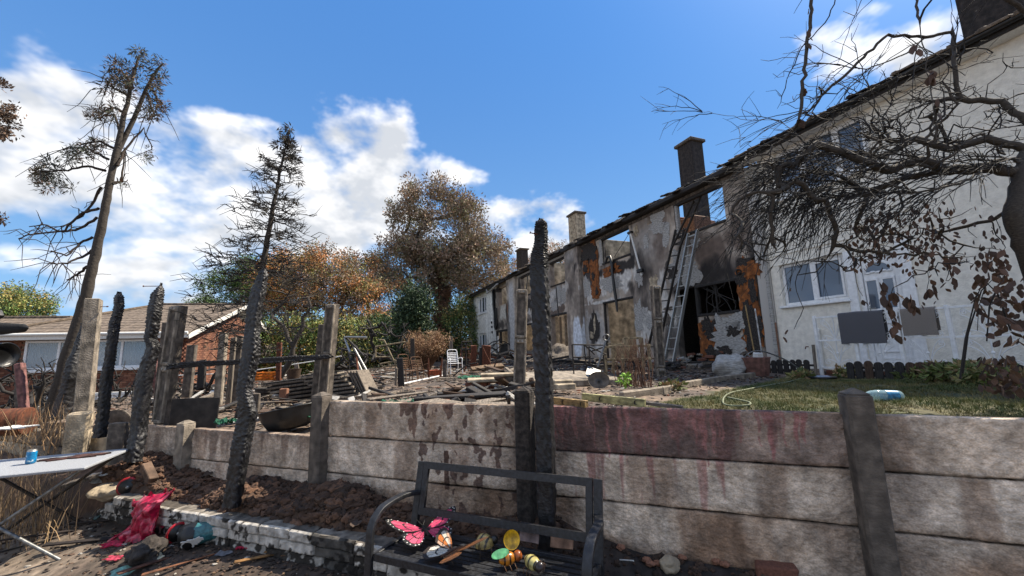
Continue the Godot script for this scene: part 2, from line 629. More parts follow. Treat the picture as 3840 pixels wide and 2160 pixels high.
# ---------- ground ----------
func make_ground() -> void:
	# the patio and the bed in front of the wall
	var P := PackedVector3Array()
	var C := PackedColorArray()
	var bs := []
	for i in 46:
		bs.append(-0.03 + 0.03 * i)
	for i in 30:
		bs.append(1.36 + 0.055 * i * (1 + i * 0.09))
	var as_ := []
	for i in 260:
		as_.append(-4.0 + 0.05 * i)
	as_ = [-40.0, -20.0, -10.0, -6.0] + as_ + [9.6, 11.0, 14.0, 20.0]
	for b in bs:
		for a in as_:
			var q := wp(a, 0, b)
			q.y = ground_y(q.x, q.z) if b > -0.05 else 0.2
			var e := nz.get_noise_2d(q.x * 140, q.z * 140) + 0.6 * nz.get_noise_2d(q.x * 420, q.z * 420)
			if b > 0.66:
				q.y += 0.012 * maxf(0.0, e + 0.2) * smoothstep(2.6, 1.2, b + absf(a - 2.5) * 0.3)
			P.append(q)
			var paved := smoothstep(0.9, 1.7, b + 0.5 * nz.get_noise_2d(q.x * 70, q.z * 70) + 0.35 * maxf(a - 2.6, -1.5) - 0.25)
			var c := lin(88, 73, 62).lerp(lin(156, 140, 124), paved)
			if b < 0.42:
				c = lin(136, 104, 82).lerp(lin(92, 74, 62), smoothstep(-0.2, 0.35, e))
				c = c.lerp(lin(62, 55, 51), smoothstep(1.2, 0.2, a))
			c *= 0.92 + 0.3 * e
			c.a = 1
			C.append(c)
	var s := Shape.new()
	s.grid(P, bs.size(), as_.size(), false, C, PackedVector2Array(), true)
	struct("patio_ground", s, mats.matte)
	# the gardens above the wall, out to the horizon
	P = PackedVector3Array()
	C = PackedColorArray()
	bs = [-0.045, -0.07]
	var step := 0.12
	var b0 := -0.12
	while b0 > -700:
		bs.append(b0)
		if b0 < -9:
			step *= 1.16
		b0 -= step
	as_ = []
	for i in 150:
		as_.append(-4.0 + 0.13 * i)
	for k in [18, 21, 25, 32, 42, 60, 100, 200, 400, 700]:
		as_.append(float(k))
		as_.push_front(-float(k) + 12)
	for b in bs:
		for a in as_:
			var q := wp(a, 0, b)
			q.y = ground_y(q.x, q.z)
			if b > -0.06:
				q.y -= 0.25
			P.append(q)
			var e := nz.get_noise_2d(q.x * 60, q.z * 60)
			var e2 := nz.get_noise_2d(q.x * 260, q.z * 260)
			var c := lin(150, 128, 110).lerp(lin(106, 93, 83), smoothstep(-0.2, 0.3, e))
			c = c.lerp(lin(176, 164, 148), 0.5 * smoothstep(0.15, 0.4, e2 + 0.15 * e) * smoothstep(0.5, -1.0, q.x))
			c = c.lerp(lin(62, 56, 52), smoothstep(0.0, 0.4, e2 - 0.3 + 0.3 * smoothstep(-5, -9, q.z)))
			if q.x > 0.2 and lawn_side(q.x, q.z) > 0.0:
				c = lin(104, 100, 64).lerp(lin(80, 90, 50), smoothstep(-0.25, 0.2, e + 0.4 * e2))
			if q.z < -34:
				c = lin(70, 78, 46)
			P[P.size() - 1] = q
			C.append(c)
	s = Shape.new()
	s.grid(P, bs.size(), as_.size(), false, C, PackedVector2Array(), true)
	struct("garden_ground", s, mats.matte)

func lawn_side(x: float, z: float) -> float:
	# positive on the lawn: right of the kerb that runs from the wall to the white house
	var a := Vector2(0.75, -3.2)
	var b := Vector2(3.75, -6.05)
	var p := Vector2(x, z)
	var k := (b - a).cross(p - a) / (b - a).length()
	var f := Vector3(x, 0, z).dot(fn) + 8.5
	return minf(k, f - 1.5)


# ---------- the garden walls ----------
func wall_image() -> ImageTexture:
	var W := 1536
	var H := 320
	var data := PackedByteArray()
	data.resize(W * H * 3)
	var drips := []
	for i in 60:
		drips.append([0.78 - 1.5 * pow(rnd(0, 1), 1.5), rnd(0.005, 0.018), rnd(0.06, 0.3), 0])
	for k in [[2.05, 0.035, 0.1], [1.98, 0.05, 0.2], [1.93, 0.03, 0.26], [1.84, 0.03, 0.16], [1.62, 0.05, 0.12], [1.44, 0.04, 0.1], [2.27, 0.02, 0.06]]:
		drips.append([k[0], k[1], k[2], 1])
	for y in H:
		var h := 1.3 - 1.3 * y / H                      # height above the patio
		var row := clampi(int((1.25 - h) / 0.3), 0, 3)
		var inr := fposmod(1.25 - h, 0.3) / 0.3         # 0 at the top of a board, 1 at its foot
		for x in W:
			var a := 5.6 - 8.8 * x / W
			var n1 := nz.get_noise_2d(a * 90, h * 90)
			var n2 := nz.get_noise_2d(a * 420, h * 420)
			var st := nz.get_noise_2d(a * 900 + row * 333, h * 45)
			var st2 := nz.get_noise_2d(a * 260 + row * 77, h * 30 + 50)
			var c := Vector3(168, 153, 137)
			c = c.lerp(Vector3(134, 119, 104), clampf(0.5 + n1 * 1.6, 0, 1))
			var eff := smoothstep(0.05, 0.4, n1 * 0.7 + st * 0.5 + [0.0, 0.34, 0.2, 0.05][row] + (0.22 if a < -0.98 else 0.0)) * smoothstep(0.0, 0.18, inr) * smoothstep(1.0, 0.78, inr)
			if a > 2.86:
				eff *= 0.45
			c = c.lerp(Vector3(178, 168, 156), eff * 0.5)
			c = c.lerp(Vector3(92, 72, 58), 0.38 * smoothstep(0.1, 0.45, st2 + 0.2 * n1))
			if row >= 2:
				c = c.lerp(Vector3(96, 72, 54), 0.6 * smoothstep(0.0, 0.5, n1 + 0.55 * inr + (0.2 if row == 3 else 0.0)))
			# soot round the posts
			for pa in [0.98, -0.96]:
				var dd := absf(a - pa)
				c = c.lerp(Vector3(60, 52, 47), 0.65 * smoothstep(0.36, 0.05, dd + 0.2 * n1) * (1.0 if pa > 0 else 0.6))
			if row == 0 and a < 0.86 and a > -0.93:
				var dark := smoothstep(-0.9, -0.1, a + 0.6 * n1)
				c = c.lerp(Vector3(66, 52, 50), 0.78 * maxf(dark, 0.45))
				var red := smoothstep(-0.10, 0.2, st + 0.6 * st2 + 0.42 - inr * 0.66 - 0.5 * smoothstep(-0.2, -0.9, a))
				c = c.lerp(Vector3(100, 70, 67).lerp(Vector3(74, 56, 53), clampf(0.5 + n1 * 2.4 + st2, 0, 1)), red * 0.75)
			if row == 1 and a < 0.8 and a > -0.3:
				c = c.lerp(Vector3(112, 70, 66), 0.55 * smoothstep(0.12, 0.4, st + 0.1 - inr * 0.25))
			if a > 2.86:
				c = c.lerp(Vector3(74, 60, 52), 0.55 * smoothstep(0.3, -0.05, absf(h - 0.93) * 2.0 + n1 * 0.5 + st * 0.4))
			for d in drips:
				var da: float = absf(a - d[0] - 0.012 * n1 - 0.006 * sin(h * 40.0 + d[0] * 9.0))
				if da < d[1] and 1.25 - h < d[2] * (1.0 - pow(da / d[1], 2.0)) * (1.0 + n2):
					c = c.lerp(Vector3(112, 77, 74) if d[3] == 0 else Vector3(64, 44, 36), 0.65)
			if absf(a - 1.63 - 0.02 * n1) < 0.022 and h < 0.9 and h > 0.62:
				c = c.lerp(Vector3(62, 44, 36), 0.85)
			var sp := nz.get_noise_2d(a * 700 + 900, h * 460)
			if sp > 0.3 and a > 0.95 and a < 2.0 and row < 3 and n1 + st > 0.05:
				c = c.lerp(Vector3(64, 48, 42), 0.75)
			c *= (1.16 + 0.3 * n2 + 0.2 * nz.get_noise_2d(a * 1600, h * 1600)) * (0.88 + 0.24 * rng.randf())
			if inr > 0.975 or inr < 0.02:
				c *= 0.8
			var k := (y * W + x) * 3
			data[k] = clampi(int(c.x), 0, 255)
			data[k + 1] = clampi(int(c.y), 0, 255)
			data[k + 2] = clampi(int(c.z), 0, 255)
	var im := Image.create_from_data(W, H, false, Image.FORMAT_RGB8, data)
	im.generate_mipmaps()
	return ImageTexture.create_from_image(im)

func board(parent: Node3D, a0: float, a1: float, y0: float, y1: float, tilt: float, m: Material, seed_: int) -> void:
	# one cast gravel board: a lumpy front with uneven edges, and plain sides
	var s := Shape.new()
	var cols := int((a0 - a1) / 0.022) + 1
	var rows := 17
	var P := PackedVector3Array()
	var U := PackedVector2Array()
	for i in rows:
		for j in cols:
			var f := float(j) / (cols - 1)
			var a := lerpf(a0, a1, f)
			var g: float = 0.0 if i == 0 else (1.0 if i == rows - 1 else (0.022 if i == 1 else (0.978 if i == rows - 2 else (i - 1.0) / (rows - 3))))
			var y := lerpf(y0, y1, g)
			if i == 0:
				y += 0.007 * nz.get_noise_2d(a * 300, seed_ * 50.0)
			if i == rows - 1:
				y += 0.005 * nz.get_noise_2d(a * 260, seed_ * 50.0 + 9) - 0.004
			var b := 0.008 * nz.get_noise_2d(a * 260, y * 420 + seed_ * 90) + 0.009 * nz.get_noise_2d(a * 1500, y * 1500) + tilt * (g - 0.5)
			if i == 0 or i == rows - 1:
				b -= 0.012
			P.append(wp(a, y, b))
			U.append(Vector2((5.6 - a) / 8.8, (1.3 - y) / 1.3))
	s.grid(P, rows, cols, false, PackedColorArray(), U)
	var k := cols * (rows - 1)
	var back := wn * -0.05
	for j in cols - 1:
		s.quad(P[k + j], P[k + j + 1], P[k + j + 1] + back, P[k + j] + back, U[k + j], U[k + j + 1], U[k + j + 1], U[k + j])
		s.quad(P[j + 1], P[j], P[j] + back, P[j + 1] + back, U[j + 1], U[j], U[j], U[j + 1])
	s.quad(P[cols - 1] + back, P[0] + back, P[k] + back, P[k + cols - 1] + back)
	s.quad(P[0] + back, P[0], P[k], P[k] + back, U[0], U[0], U[k], U[k])
	s.quad(P[cols - 1], P[cols - 1] + back, P[k + cols - 1] + back, P[k + cols - 1], U[cols - 1], U[cols - 1], U[k], U[k])
	part(parent, "concrete_board", s, m)

func wall_post(parent: Node3D, a: float, y0: float, y1: float, m: Material, w := 0.115) -> void:
	# a slotted concrete post with a weathered pointed cap
	var s := Shape.new()
	var c := wp(a, 0, 0.035)
	var bx := Basis(-wd, Vector3.UP, wn)
	s.box(Transform3D(bx, c + Vector3.UP * (y0 + y1) * 0.5), Vector3(w, y1 - y0, 0.13), 0.012, 0.003, rng)
	var h := w * 0.5 - 0.004
	var P := []
	for q in [Vector2(-h, 0.06), Vector2(h, 0.06), Vector2(h, -0.06), Vector2(-h, -0.06)]:
		P.append(c + bx * Vector3(q.x, y1, q.y))
	var L := c + bx * Vector3(0, y1 + 0.03, 0.02)
	var R := c + bx * Vector3(0, y1 + 0.03, -0.02)
	s.tri(P[0], P[1], L)
	s.quad(P[1], P[2], R, L)
	s.tri(P[2], P[3], R)
	s.quad(P[3], P[0], L, R)
	part(parent, "concrete_post", s, m)

func make_walls() -> void:
	var m := StandardMaterial3D.new()
	m.albedo_texture = wall_image()
	m.roughness = 0.94
	var gn := FastNoiseLite.new()
	gn.frequency = 0.14
	gn.fractal_octaves = 4
	var gi: Image = gn.get_image(1536, 320)
	gi.convert(Image.FORMAT_RGBA8)
	gi.bump_map_to_normal_map(5.0)
	m.normal_enabled = true
	m.normal_texture = ImageTexture.create_from_image(gi)
	m.normal_scale = 0.4
	var r := thing("retaining_wall", "tall stained concrete panel retaining wall holding up the lawn behind the bench", "wall", wp(0, 0))
	r.position = Vector3.ZERO
	var bays := [[2.815, 1.03], [0.93, -0.91], [-1.01, -2.9]]
	var sd := 3
	for bay in bays:
		for k in 4:
			var top := 1.25 - 0.3 * k - (0.008 if bay[0] < 0 else 0.0)
			board(r, bay[0], bay[1], top - 0.297, top, rnd(-0.008, 0.008), m, sd)
			sd += 1
	wall_post(r, 2.87, 0.2, 1.30, mats.concrete_dark, 0.12)
	wall_post(r, 0.98, 0.0, 1.36, mats.soot_concrete)
	wall_post(r, -0.96, 0.0, 1.36, mats.concrete_dark, 0.12)
	wall_post(r, -2.95, 0.0, 1.33, mats.concrete_dark)
	var l := thing("low_garden_wall", "low concrete panel wall behind the earth heap, left of the retaining wall", "wall")
	for bay in [[5.45, 4.71], [4.60, 2.935]]:
		for k in 3:
			var top := 0.945 - 0.3 * k - (0.03 if bay[0] > 5 else 0.0) * 0.0
			board(l, bay[0], bay[1], top - 0.297, top, rnd(-0.008, 0.008), m, sd)
			sd += 1
	wall_post(l, 4.66, 0.1, 1.0, mats.concrete, 0.115)
	# the rough stone wall further left
	var st := thing("stone_wall", "rough tan stone block wall behind the folding table", "wall")
	for row in 4:
		var a := 5.5 + 0.2 * (row % 2)
		while a < 9.0:
			var w := rnd(0.3, 0.55)
			var s := Shape.new()
			s.box(Transform3D(Basis(-wd, Vector3.UP, wn), wp(a + w * 0.5, 0.12 + row * 0.2, -0.1 + rnd(-0.012, 0.012))), Vector3(w - 0.012, 0.19, 0.22), 0.02, 0.01, rng)
			part(st, "stone", s, [mats.plaster, mats.concrete, mats.concrete_dark][rng.randi() % 3])
			a += w
	# painted block edging of the bed
	var e := thing("block_edging", "low edging of split blocks with flaking white paint round the earth bed", "garden edging")
	for row in 3:
		var a := 5.1 - 0.13 * row
		while a > 0.05:
			var w := rnd(0.2, 0.42)
			var s := Shape.new()
			var f := nz.get_noise_2d(a * 130, row * 60)
			var bc := wp(a - w * 0.5, 0.215 + 0.076 * row, 0.40 + 0.012 * row + rnd(-0.008, 0.008) + 0.06 * smoothstep(2.5, 1.6, a))
			bc.y += 0.03 * smoothstep(4.2, 5.2, a)
			var ang := rnd(-0.02, 0.02)
			# a split face, rough towards the path
			var bx := Basis(-wd, Vector3.UP, wn).rotated(Vector3.UP, ang)
			var P := PackedVector3Array()
			var C := PackedColorArray()
			var cols := 40
			var rows := 12
			for i in rows:
				for j in cols:
					var gx := (float(j) / (cols - 1) - 0.5) * (w - 0.008)
					var gy := (float(i) / (rows - 1) - 0.5) * 0.073
					var ed := minf(minf(j, cols - 1 - j), minf(i, rows - 1 - i))
					var p := bc + bx * Vector3(gx, gy, 0)
					var no := nz.get_noise_3dv(p * 330) + 0.6 * nz.get_noise_3dv(p * 900)
					P.append(p + bx.z * (0.07 + 0.012 * no + 0.006 * nz.get_noise_3dv(p * 2500) - (0.02 if ed == 0 else 0.0)))
					var c := lin(226, 220, 210).lerp(lin(62, 56, 52), smoothstep(0.0, 0.24, no * 0.7 + 0.45 * nz.get_noise_3dv(p * 140 + Vector3(5, 0, 0)) + 0.9 * nz.get_noise_3dv(p * 1300) + (0.25 if row == 0 else -0.06)))
					if absf(a - 2.45) < 0.14:
						c = c.lerp(lin(34, 30, 28), 0.85)
					C.append(c)
			s.grid(P, rows, cols, false, C)
			s.tint = lin(172, 164, 152).lerp(lin(70, 62, 56), clampf(0.4 + f, 0, 1))
			var k := cols * (rows - 1)
			var bk := bx.z * -0.13
			for j in cols - 1:
				s.quad(P[k + j], P[k + j + 1], P[k + j + 1] + bk, P[k + j] + bk)
			for ee in [0, cols - 1]:
				for i in rows - 1:
					if ee == 0:
						s.quad(P[i * cols] + bk, P[i * cols], P[(i + 1) * cols], P[(i + 1) * cols] + bk)
					else:
						s.quad(P[i * cols + ee], P[i * cols + ee] + bk, P[(i + 1) * cols + ee] + bk, P[(i + 1) * cols + ee])
			part(e, "block", s, mats.matte)
			a -= w


# ---------- posts ----------
func char_post(path: Array, sizes: Array, sd: int, m := 0.012) -> Shape:
	# burnt timber: a rounded square section, its skin cracked into scales
	var cn := FastNoiseLite.new()
	cn.seed = sd
	cn.noise_type = FastNoiseLite.TYPE_CELLULAR
	cn.frequency = 1.0
	cn.cellular_return_type = FastNoiseLite.RETURN_DISTANCE2_SUB
	cn.cellular_jitter = 0.8
	var L := 0.0
	for i in path.size() - 1:
		L += path[i].distance_to(path[i + 1])
	var rows := int(L / 0.0085)
	var cols := 30
	var P := PackedVector3Array()
	var C := PackedColorArray()
	var axis: Vector3 = (path[path.size() - 1] - path[0]).normalized()
	var ref := wn if absf(axis.y) > 0.5 else Vector3.UP
	var sx := ref.cross(axis).normalized() if absf(axis.y) > 0.5 else Vector3.UP
	var sz := sx.cross(axis).normalized() * (1.0 if absf(axis.y) > 0.5 else -1.0)
	for i in rows + 1:
		var f := float(i) / rows * (path.size() - 1)
		var k := mini(int(f), path.size() - 2)
		var c: Vector3 = path[k].lerp(path[k + 1], f - k)
		var sz2: Vector2 = sizes[k].lerp(sizes[k + 1], smoothstep(0, 1, f - k))
		var len_ := L * float(i) / rows
		c += (sx * nz.get_noise_2d(len_ * 150, sd * 71.0) + sz * nz.get_noise_2d(len_ * 150, sd * 71.0 + 500)) * m
		for j in cols:
			var an := TAU * j / cols
			var q := Vector2(cos(an), sin(an))
			q /= pow(pow(absf(q.x), 4.0) + pow(absf(q.y), 4.0), 0.25)
			var cell := cn.get_noise_3d(cos(an) * 1.35 + 40, len_ * 26.0 + 3.0 * nz.get_noise_2d(len_ * 90, an * 25), sin(an) * 1.35)
			var e := smoothstep(-0.98, -0.55 + 0.3 * nz.get_noise_2d(an * 40, len_ * 160), cell)
			e = lerpf(e, 1.0, smoothstep(0.0, 0.35, nz.get_noise_2d(an * 30 + 300, len_ * 120 + sd * 40)) * 0.35)
			var tip := smoothstep(rows, rows - 10.0, i)
			var r := (1.0 - 0.03 * nz.get_noise_2d(an * 60, len_ * 220 + sd * 9)) * lerpf(0.55, 1.0, tip)
			var p := c + sx * q.x * sz2.x * 0.5 * r + sz * q.y * sz2.y * 0.5 * r
			var out := (sx * q.x + sz * q.y).normalized()
			P.append(p - out * (1.0 - e) * 0.014 + out * 0.003 * nz.get_noise_3dv(p * 900) + axis * (0.03 * nz.get_noise_2d(an * 90, sd * 31.0) if i == rows else 0.0))
			C.append(lin(62, 62, 66).lerp(lin(120, 116, 112), 0.8 * smoothstep(0.2, 0.5, nz.get_noise_3dv(p * 60 + Vector3(sd, 0, 0)) + 0.4 * nz.get_noise_3dv(p * 300))).lerp(lin(20, 19, 20), 1.0 - e) * (0.9 + 0.5 * nz.get_noise_3dv(p * 200)))
	var s := Shape.new()
	s.grid(P, rows + 1, cols, true, C, PackedVector2Array(), true)
	var t := s.v.size() - cols
	s.tint = lin(24, 23, 24)
	var ce := Vector3.ZERO
	for j in cols:
		ce += P[P.size() - cols + j] / cols
	var ci := s.add(ce + axis * 0.01, axis, Vector2.ZERO)
	for j in cols:
		s.ix.append_array(PackedInt32Array([ci, t + j, t + (j + 1) % cols]))
		s.ix.append_array(PackedInt32Array([ci, t + (j + 1) % cols, t + j]))
	return s

func nail(p: Vector3, d: Vector3) -> Shape:
	var s := Shape.new()
	s.rod(p - d * 0.02, p + d, 0.004, 5)
	s.rod(p + d, p + d * 1.05, 0.009, 6)
	return s

func slotted_post(called: String, label: String, base: Vector3, top: Vector3, w: float, yaw: float, breaks: Array) -> Node3D:
	# a concrete post whose face is cast with sunk panels between plain bands
	var up := (top - base).normalized()
	var bz := Vector3(sin(yaw), 0, cos(yaw))
	var bx := up.cross(bz).normalized()
	bz = bx.cross(up)
	var o := thing(called, label, "fence post", base, Basis(bx, up, bz), "")
	var h := base.distance_to(top)
	var s := Shape.new()
	var d := w * 0.8
	s.box(xf(Vector3(0, h * 0.5, -0.02)), Vector3(w, h, d - 0.04), 0.008, 0.002, rng)
	part(o, "shaft", s, mats.concrete_dark)
	var y := 0.0
	for k in breaks.size() + 1:
		var y1: float = h if k == breaks.size() else breaks[k] * h
		var sp := Shape.new()
		var e := w * 0.17
		var z := d * 0.5 - 0.02
		for sx in [-1, 1]:
			sp.box(xf(Vector3(sx * (w - e) * 0.5, (y + y1) * 0.5, z - 0.018)), Vector3(e, y1 - y - 0.03, 0.042), 0.01, 0.003, rng)
		sp.box(xf(Vector3(0, y + 0.025, z - 0.019)), Vector3(w - e * 2 + 0.004, 0.04, 0.038), 0.008)
		sp.box(xf(Vector3(0, y1 - 0.035, z - 0.019)), Vector3(w - e * 2 + 0.004, 0.06, 0.038), 0.008)
		part(o, "raised_band", sp, mats.concrete)
		var pn := Shape.new()
		pn.box(xf(Vector3(0, (y + y1) * 0.5, z - 0.038)), Vector3(w - e * 2, y1 - y - 0.13, 0.008), 0.003)
		part(o, "sunk_panel", pn, mats.soot_concrete)
		for sx in [-1, 1]:
			var b := Shape.new()
			b.rod(Vector3(sx * w * 0.18, y1 - 0.035, z), Vector3(sx * w * 0.18, y1 - 0.035, z + 0.008), w * 0.07, 8)
			part(o, "bolt_head", b, mats.bare_white)
		y = y1
	return o

func plain_post(called: String, label: String, base: Vector3, top: Vector3, w: float, d: float, m: Material, group := "", yaw := 0.3) -> void:
	var s := Shape.new()
	var up := (top - base).normalized()
	var bz := Vector3(sin(yaw), 0, cos(yaw))
	var bx := up.cross(bz).normalized()
	bz = bx.cross(up)
	var h := base.distance_to(top)
	s.box(xf(Vector3(0, h * 0.5, 0)), Vector3(w, h, d), 0.008, 0.006, rng)
	single(called, label, "fence post", s, m, group, base, Basis(bx, up, bz))

func make_posts() -> void:
	var V := func(x: float, y: float) -> Vector2: return Vector2(x, y)
	# burnt timber posts
	single("charred_post", "tall charred square post standing against the dark wall post behind the bench", "post", char_post([Vector3(0.17, 0.1, -2.74), Vector3(0.20, 1.3, -2.75), Vector3(0.19, 2.2, -2.75), Vector3(0.215, 2.42, -2.75), Vector3(0.22, 2.56, -2.75)], [V.call(0.115, 0.13), V.call(0.122, 0.13), V.call(0.13, 0.13), V.call(0.1, 0.11), V.call(0.085, 0.085)], 4, 0.006), mats.char)
	single("charred_post", "broad charred post leaning right in the earth bed, crossed by the burnt rail", "post", char_post([at(868, 1900, 3.45), at(905, 1690, 3.45), at(930, 1550, 3.47), at(915, 1460, 3.48), at(940, 1330, 3.5), at(948, 1230, 3.52), at(968, 1090, 3.54), at(990, 1005, 3.55)], [V.call(0.15, 0.09), V.call(0.165, 0.1), V.call(0.17, 0.1), V.call(0.125, 0.09), V.call(0.165, 0.1), V.call(0.14, 0.08), V.call(0.155, 0.08), V.call(0.085, 0.06)], 9, 0.012), mats.char)
	var p3 := single("charred_post", "charred post with a narrow waist and pointed top, left of the twin panelled post", "post", char_post([at(500, 1730, 4.15), at(522, 1600, 4.2), at(545, 1430, 4.2), at(575, 1300, 4.2), at(562, 1270, 4.2), at(582, 1180, 4.2), at(590, 1110, 4.2), at(601, 1066, 4.2)], [V.call(0.16, 0.12), V.call(0.155, 0.12), V.call(0.15, 0.12), V.call(0.12, 0.11), V.call(0.10, 0.1), V.call(0.13, 0.11), V.call(0.12, 0.1), V.call(0.045, 0.05)], 14, 0.014), mats.char)
	single("charred_post", "thin charred post with a blunt top in front of the brick house window", "post", char_post([at(375, 1640, 4.5), at(400, 1430, 4.5), at(425, 1260, 4.5), at(440, 1180, 4.5), at(447, 1098, 4.5)], [V.call(0.115, 0.1), V.call(0.1, 0.1), V.call(0.095, 0.09), V.call(0.09, 0.09), V.call(0.085, 0.08)], 22, 0.012), mats.char)
	single("charred_rail", "burnt black horizontal rail slung between two panelled concrete posts", "fence rail", char_post([at(625, 1376, 4.62), at(760, 1364, 4.78), at(880, 1357, 4.95), at(1050, 1350, 5.2), at(1140, 1345, 5.35), at(1248, 1336, 5.5)], [V.call(0.07, 0.06), V.call(0.075, 0.06), V.call(0.07, 0.06), V.call(0.085, 0.06), V.call(0.09, 0.06), V.call(0.07, 0.06)], 31, 0.01), mats.char)
	# panelled concrete posts
	slotted_post("panelled_post", "leaning panelled concrete post at the left end of the burnt rail", at(594, 1640, 4.8), at(668, 1147, 4.8), 0.17, -0.35, [0.1, 0.53])
	slotted_post("panelled_post", "panelled concrete post at the right end of the burnt rail", at(1212, 1530, 5.6), at(1246, 1140, 5.6), 0.165, -0.35, [0.02, 0.5])
	slotted_post("panelled_post", "thin panelled concrete post just left of the tall charred post", at(1946, 1505, 5.6), at(1957, 1085, 5.6), 0.16, -0.1, [0.12, 0.55])
	slotted_post("panelled_post", "sooty panelled concrete post between the ladders and the timber frame", at(2478, 1415, 7.4), at(2458, 1072, 7.4), 0.16, 0.2, [0.1, 0.62])
	# plain posts
	plain_post("concrete_post", "tall pale concrete post with a bolt through its head at the left", at(300, 1660, 4.85), at(354, 1122, 4.85), 0.135, 0.15, mats.concrete, "", 0.55)
	var s := Shape.new()
	s.box(xf(Vector3(0, 0.2, 0)), Vector3(0.19, 0.5, 0.17), 0.02, 0.015, rng)
	single("concrete_footing", "broken concrete footing cast round the tall pale post", "concrete block", s, mats.plaster, "", at(296, 1640, 4.72) + Vector3(0, -0.17, 0), Basis(Vector3.UP, 0.5))
	single("bolt", "long rusty bolt through the top of the tall pale concrete post", "bolt", nail(at(318, 1152, 4.85), Vector3(0.27, 0, 0)), mats.rust)
	single("nail", "bent nail sticking out of the pointed charred post", "nail", nail(at(592, 1073, 4.15), Vector3(-0.13, 0, 0.02)), mats.rust)
	single("nail", "nail sticking out of the tall charred post near its top", "nail", nail(at(2018, 880, 2.72), Vector3(-0.055, 0.01, 0.02)), mats.rust)
	plain_post("concrete_post", "plain grey post close behind the panelled post at the right end of the rail", at(1180, 1540, 6.5), at(1213, 1216, 6.5), 0.14, 0.11, mats.concrete_dark)
	plain_post("concrete_post", "short post right behind the leaning panelled post", at(590, 1560, 5.6), at(630, 1210, 5.6), 0.1, 0.1, mats.concrete_dark)
	plain_post("concrete_post", "low grey post before the brick gable, nearest the dark board", at(700, 1490, 7.0), at(722, 1294, 7.0), 0.12, 0.1, mats.concrete_dark)
	plain_post("concrete_post", "tallest of the weathered posts before the brick gable", at(815, 1540, 6.4), at(840, 1247, 6.4), 0.1, 0.12, mats.concrete)
	plain_post("concrete_post", "middle one of three close posts before the brick gable", at(855, 1530, 6.9), at(878, 1265, 6.9), 0.08, 0.1, mats.greywood)
	plain_post("concrete_post", "right one of three close posts, nearest the broad charred post", at(880, 1530, 6.7), at(902, 1260, 6.7), 0.085, 0.1, mats.concrete_dark)
	plain_post("fence_post", "short stub of a post behind the broad charred post", at(956, 1545, 5.4), at(962, 1475, 5.4), 0.09, 0.09, mats.concrete_dark)
	plain_post("fence_post", "blackened post among the rubble before the brick gable", at(755, 1455, 8.5), at(760, 1350, 8.5), 0.13, 0.1, mats.charwood)
	plain_post("red_post", "post with faded red paint beside the orange crate", at(1044, 1428, 8.2), at(1048, 1285, 8.2), 0.085, 0.085, mats.rust)
	plain_post("red_post", "faded pink post at the far left among burnt branches", at(92, 1560, 5.2), at(76, 1362, 5.2), 0.075, 0.075, matc("pinkpost", c8(150, 104, 100)))
	plain_post("concrete_post", "thin grey post touching the faded pink post", at(70, 1545, 5.4), at(66, 1360, 5.4), 0.04, 0.06, mats.concrete_dark)
	plain_post("red_post", "pink slanted stake behind the waisted charred post", at(590, 1480, 5.9), at(578, 1355, 5.9), 0.07, 0.05, matc("pinkpost", c8(150, 104, 100)))
	plain_post("fence_post", "dark post beside the stacked brown chairs", at(1505, 1448, 8.6), at(1498, 1342, 8.6), 0.13, 0.12, mats.charwood)
	plain_post("fence_post", "pale half of the split post beside the stacked brown chairs", at(1484, 1446, 8.5), at(1487, 1380, 8.5), 0.05, 0.1, mats.greywood)
	plain_post("fence_post", "small grey post at the end of the white pipe", at(1668, 1422, 10.5), at(1667, 1350, 10.5), 0.09, 0.09, mats.concrete_dark)
	plain_post("fence_post", "slim post in front of the dead bush", at(1548, 1385, 13), at(1546, 1270, 13), 0.13, 0.13, mats.barkdark)
	plain_post("fence_post", "distant post beside the trunk of the big brown tree", at(1692, 1330, 19), at(1690, 1262, 19), 0.16, 0.16, mats.greywood)
	plain_post("fence_post", "pale slanting stake behind the rusty tub", at(1114, 1385, 11), at(1105, 1330, 11), 0.1, 0.08, mats.greywood)
	plain_post("fence_post", "low concrete stub where the waisted charred post meets the wall", at(440, 1690, 4.5), at(450, 1585, 4.5), 0.14, 0.12, mats.concrete_dark)

func matc(key: String, col: Color) -> Material:
	return mat(key, col, 0.85, "blotch", 3.0, "grain", 0.4)


# ---------- the terrace ----------
# Every house is built in facade axes: x = u along the front, y = v above eye level, z into the house.
func house(called: String, label: String, u0: float, cat := "house") -> Node3D:
	return thing(called, label, cat, fp(u0, -0.55), Basis(fd, Vector3.UP, -fn))

func hs(u0: float) -> Shape:
	var s := Shape.new()
	s.pre = Transform3D(Basis.IDENTITY, Vector3(-u0, 0.55, 0))
	return s

func bx(s: Shape, u0: float, u1: float, v0: float, v1: float, z0: float, z1: float, bev := 0.006) -> void:
	s.box(Transform3D(Basis.IDENTITY, Vector3((u0 + u1) / 2, (v0 + v1) / 2, (z0 + z1) / 2)), Vector3(u1 - u0, v1 - v0, z1 - z0), bev)

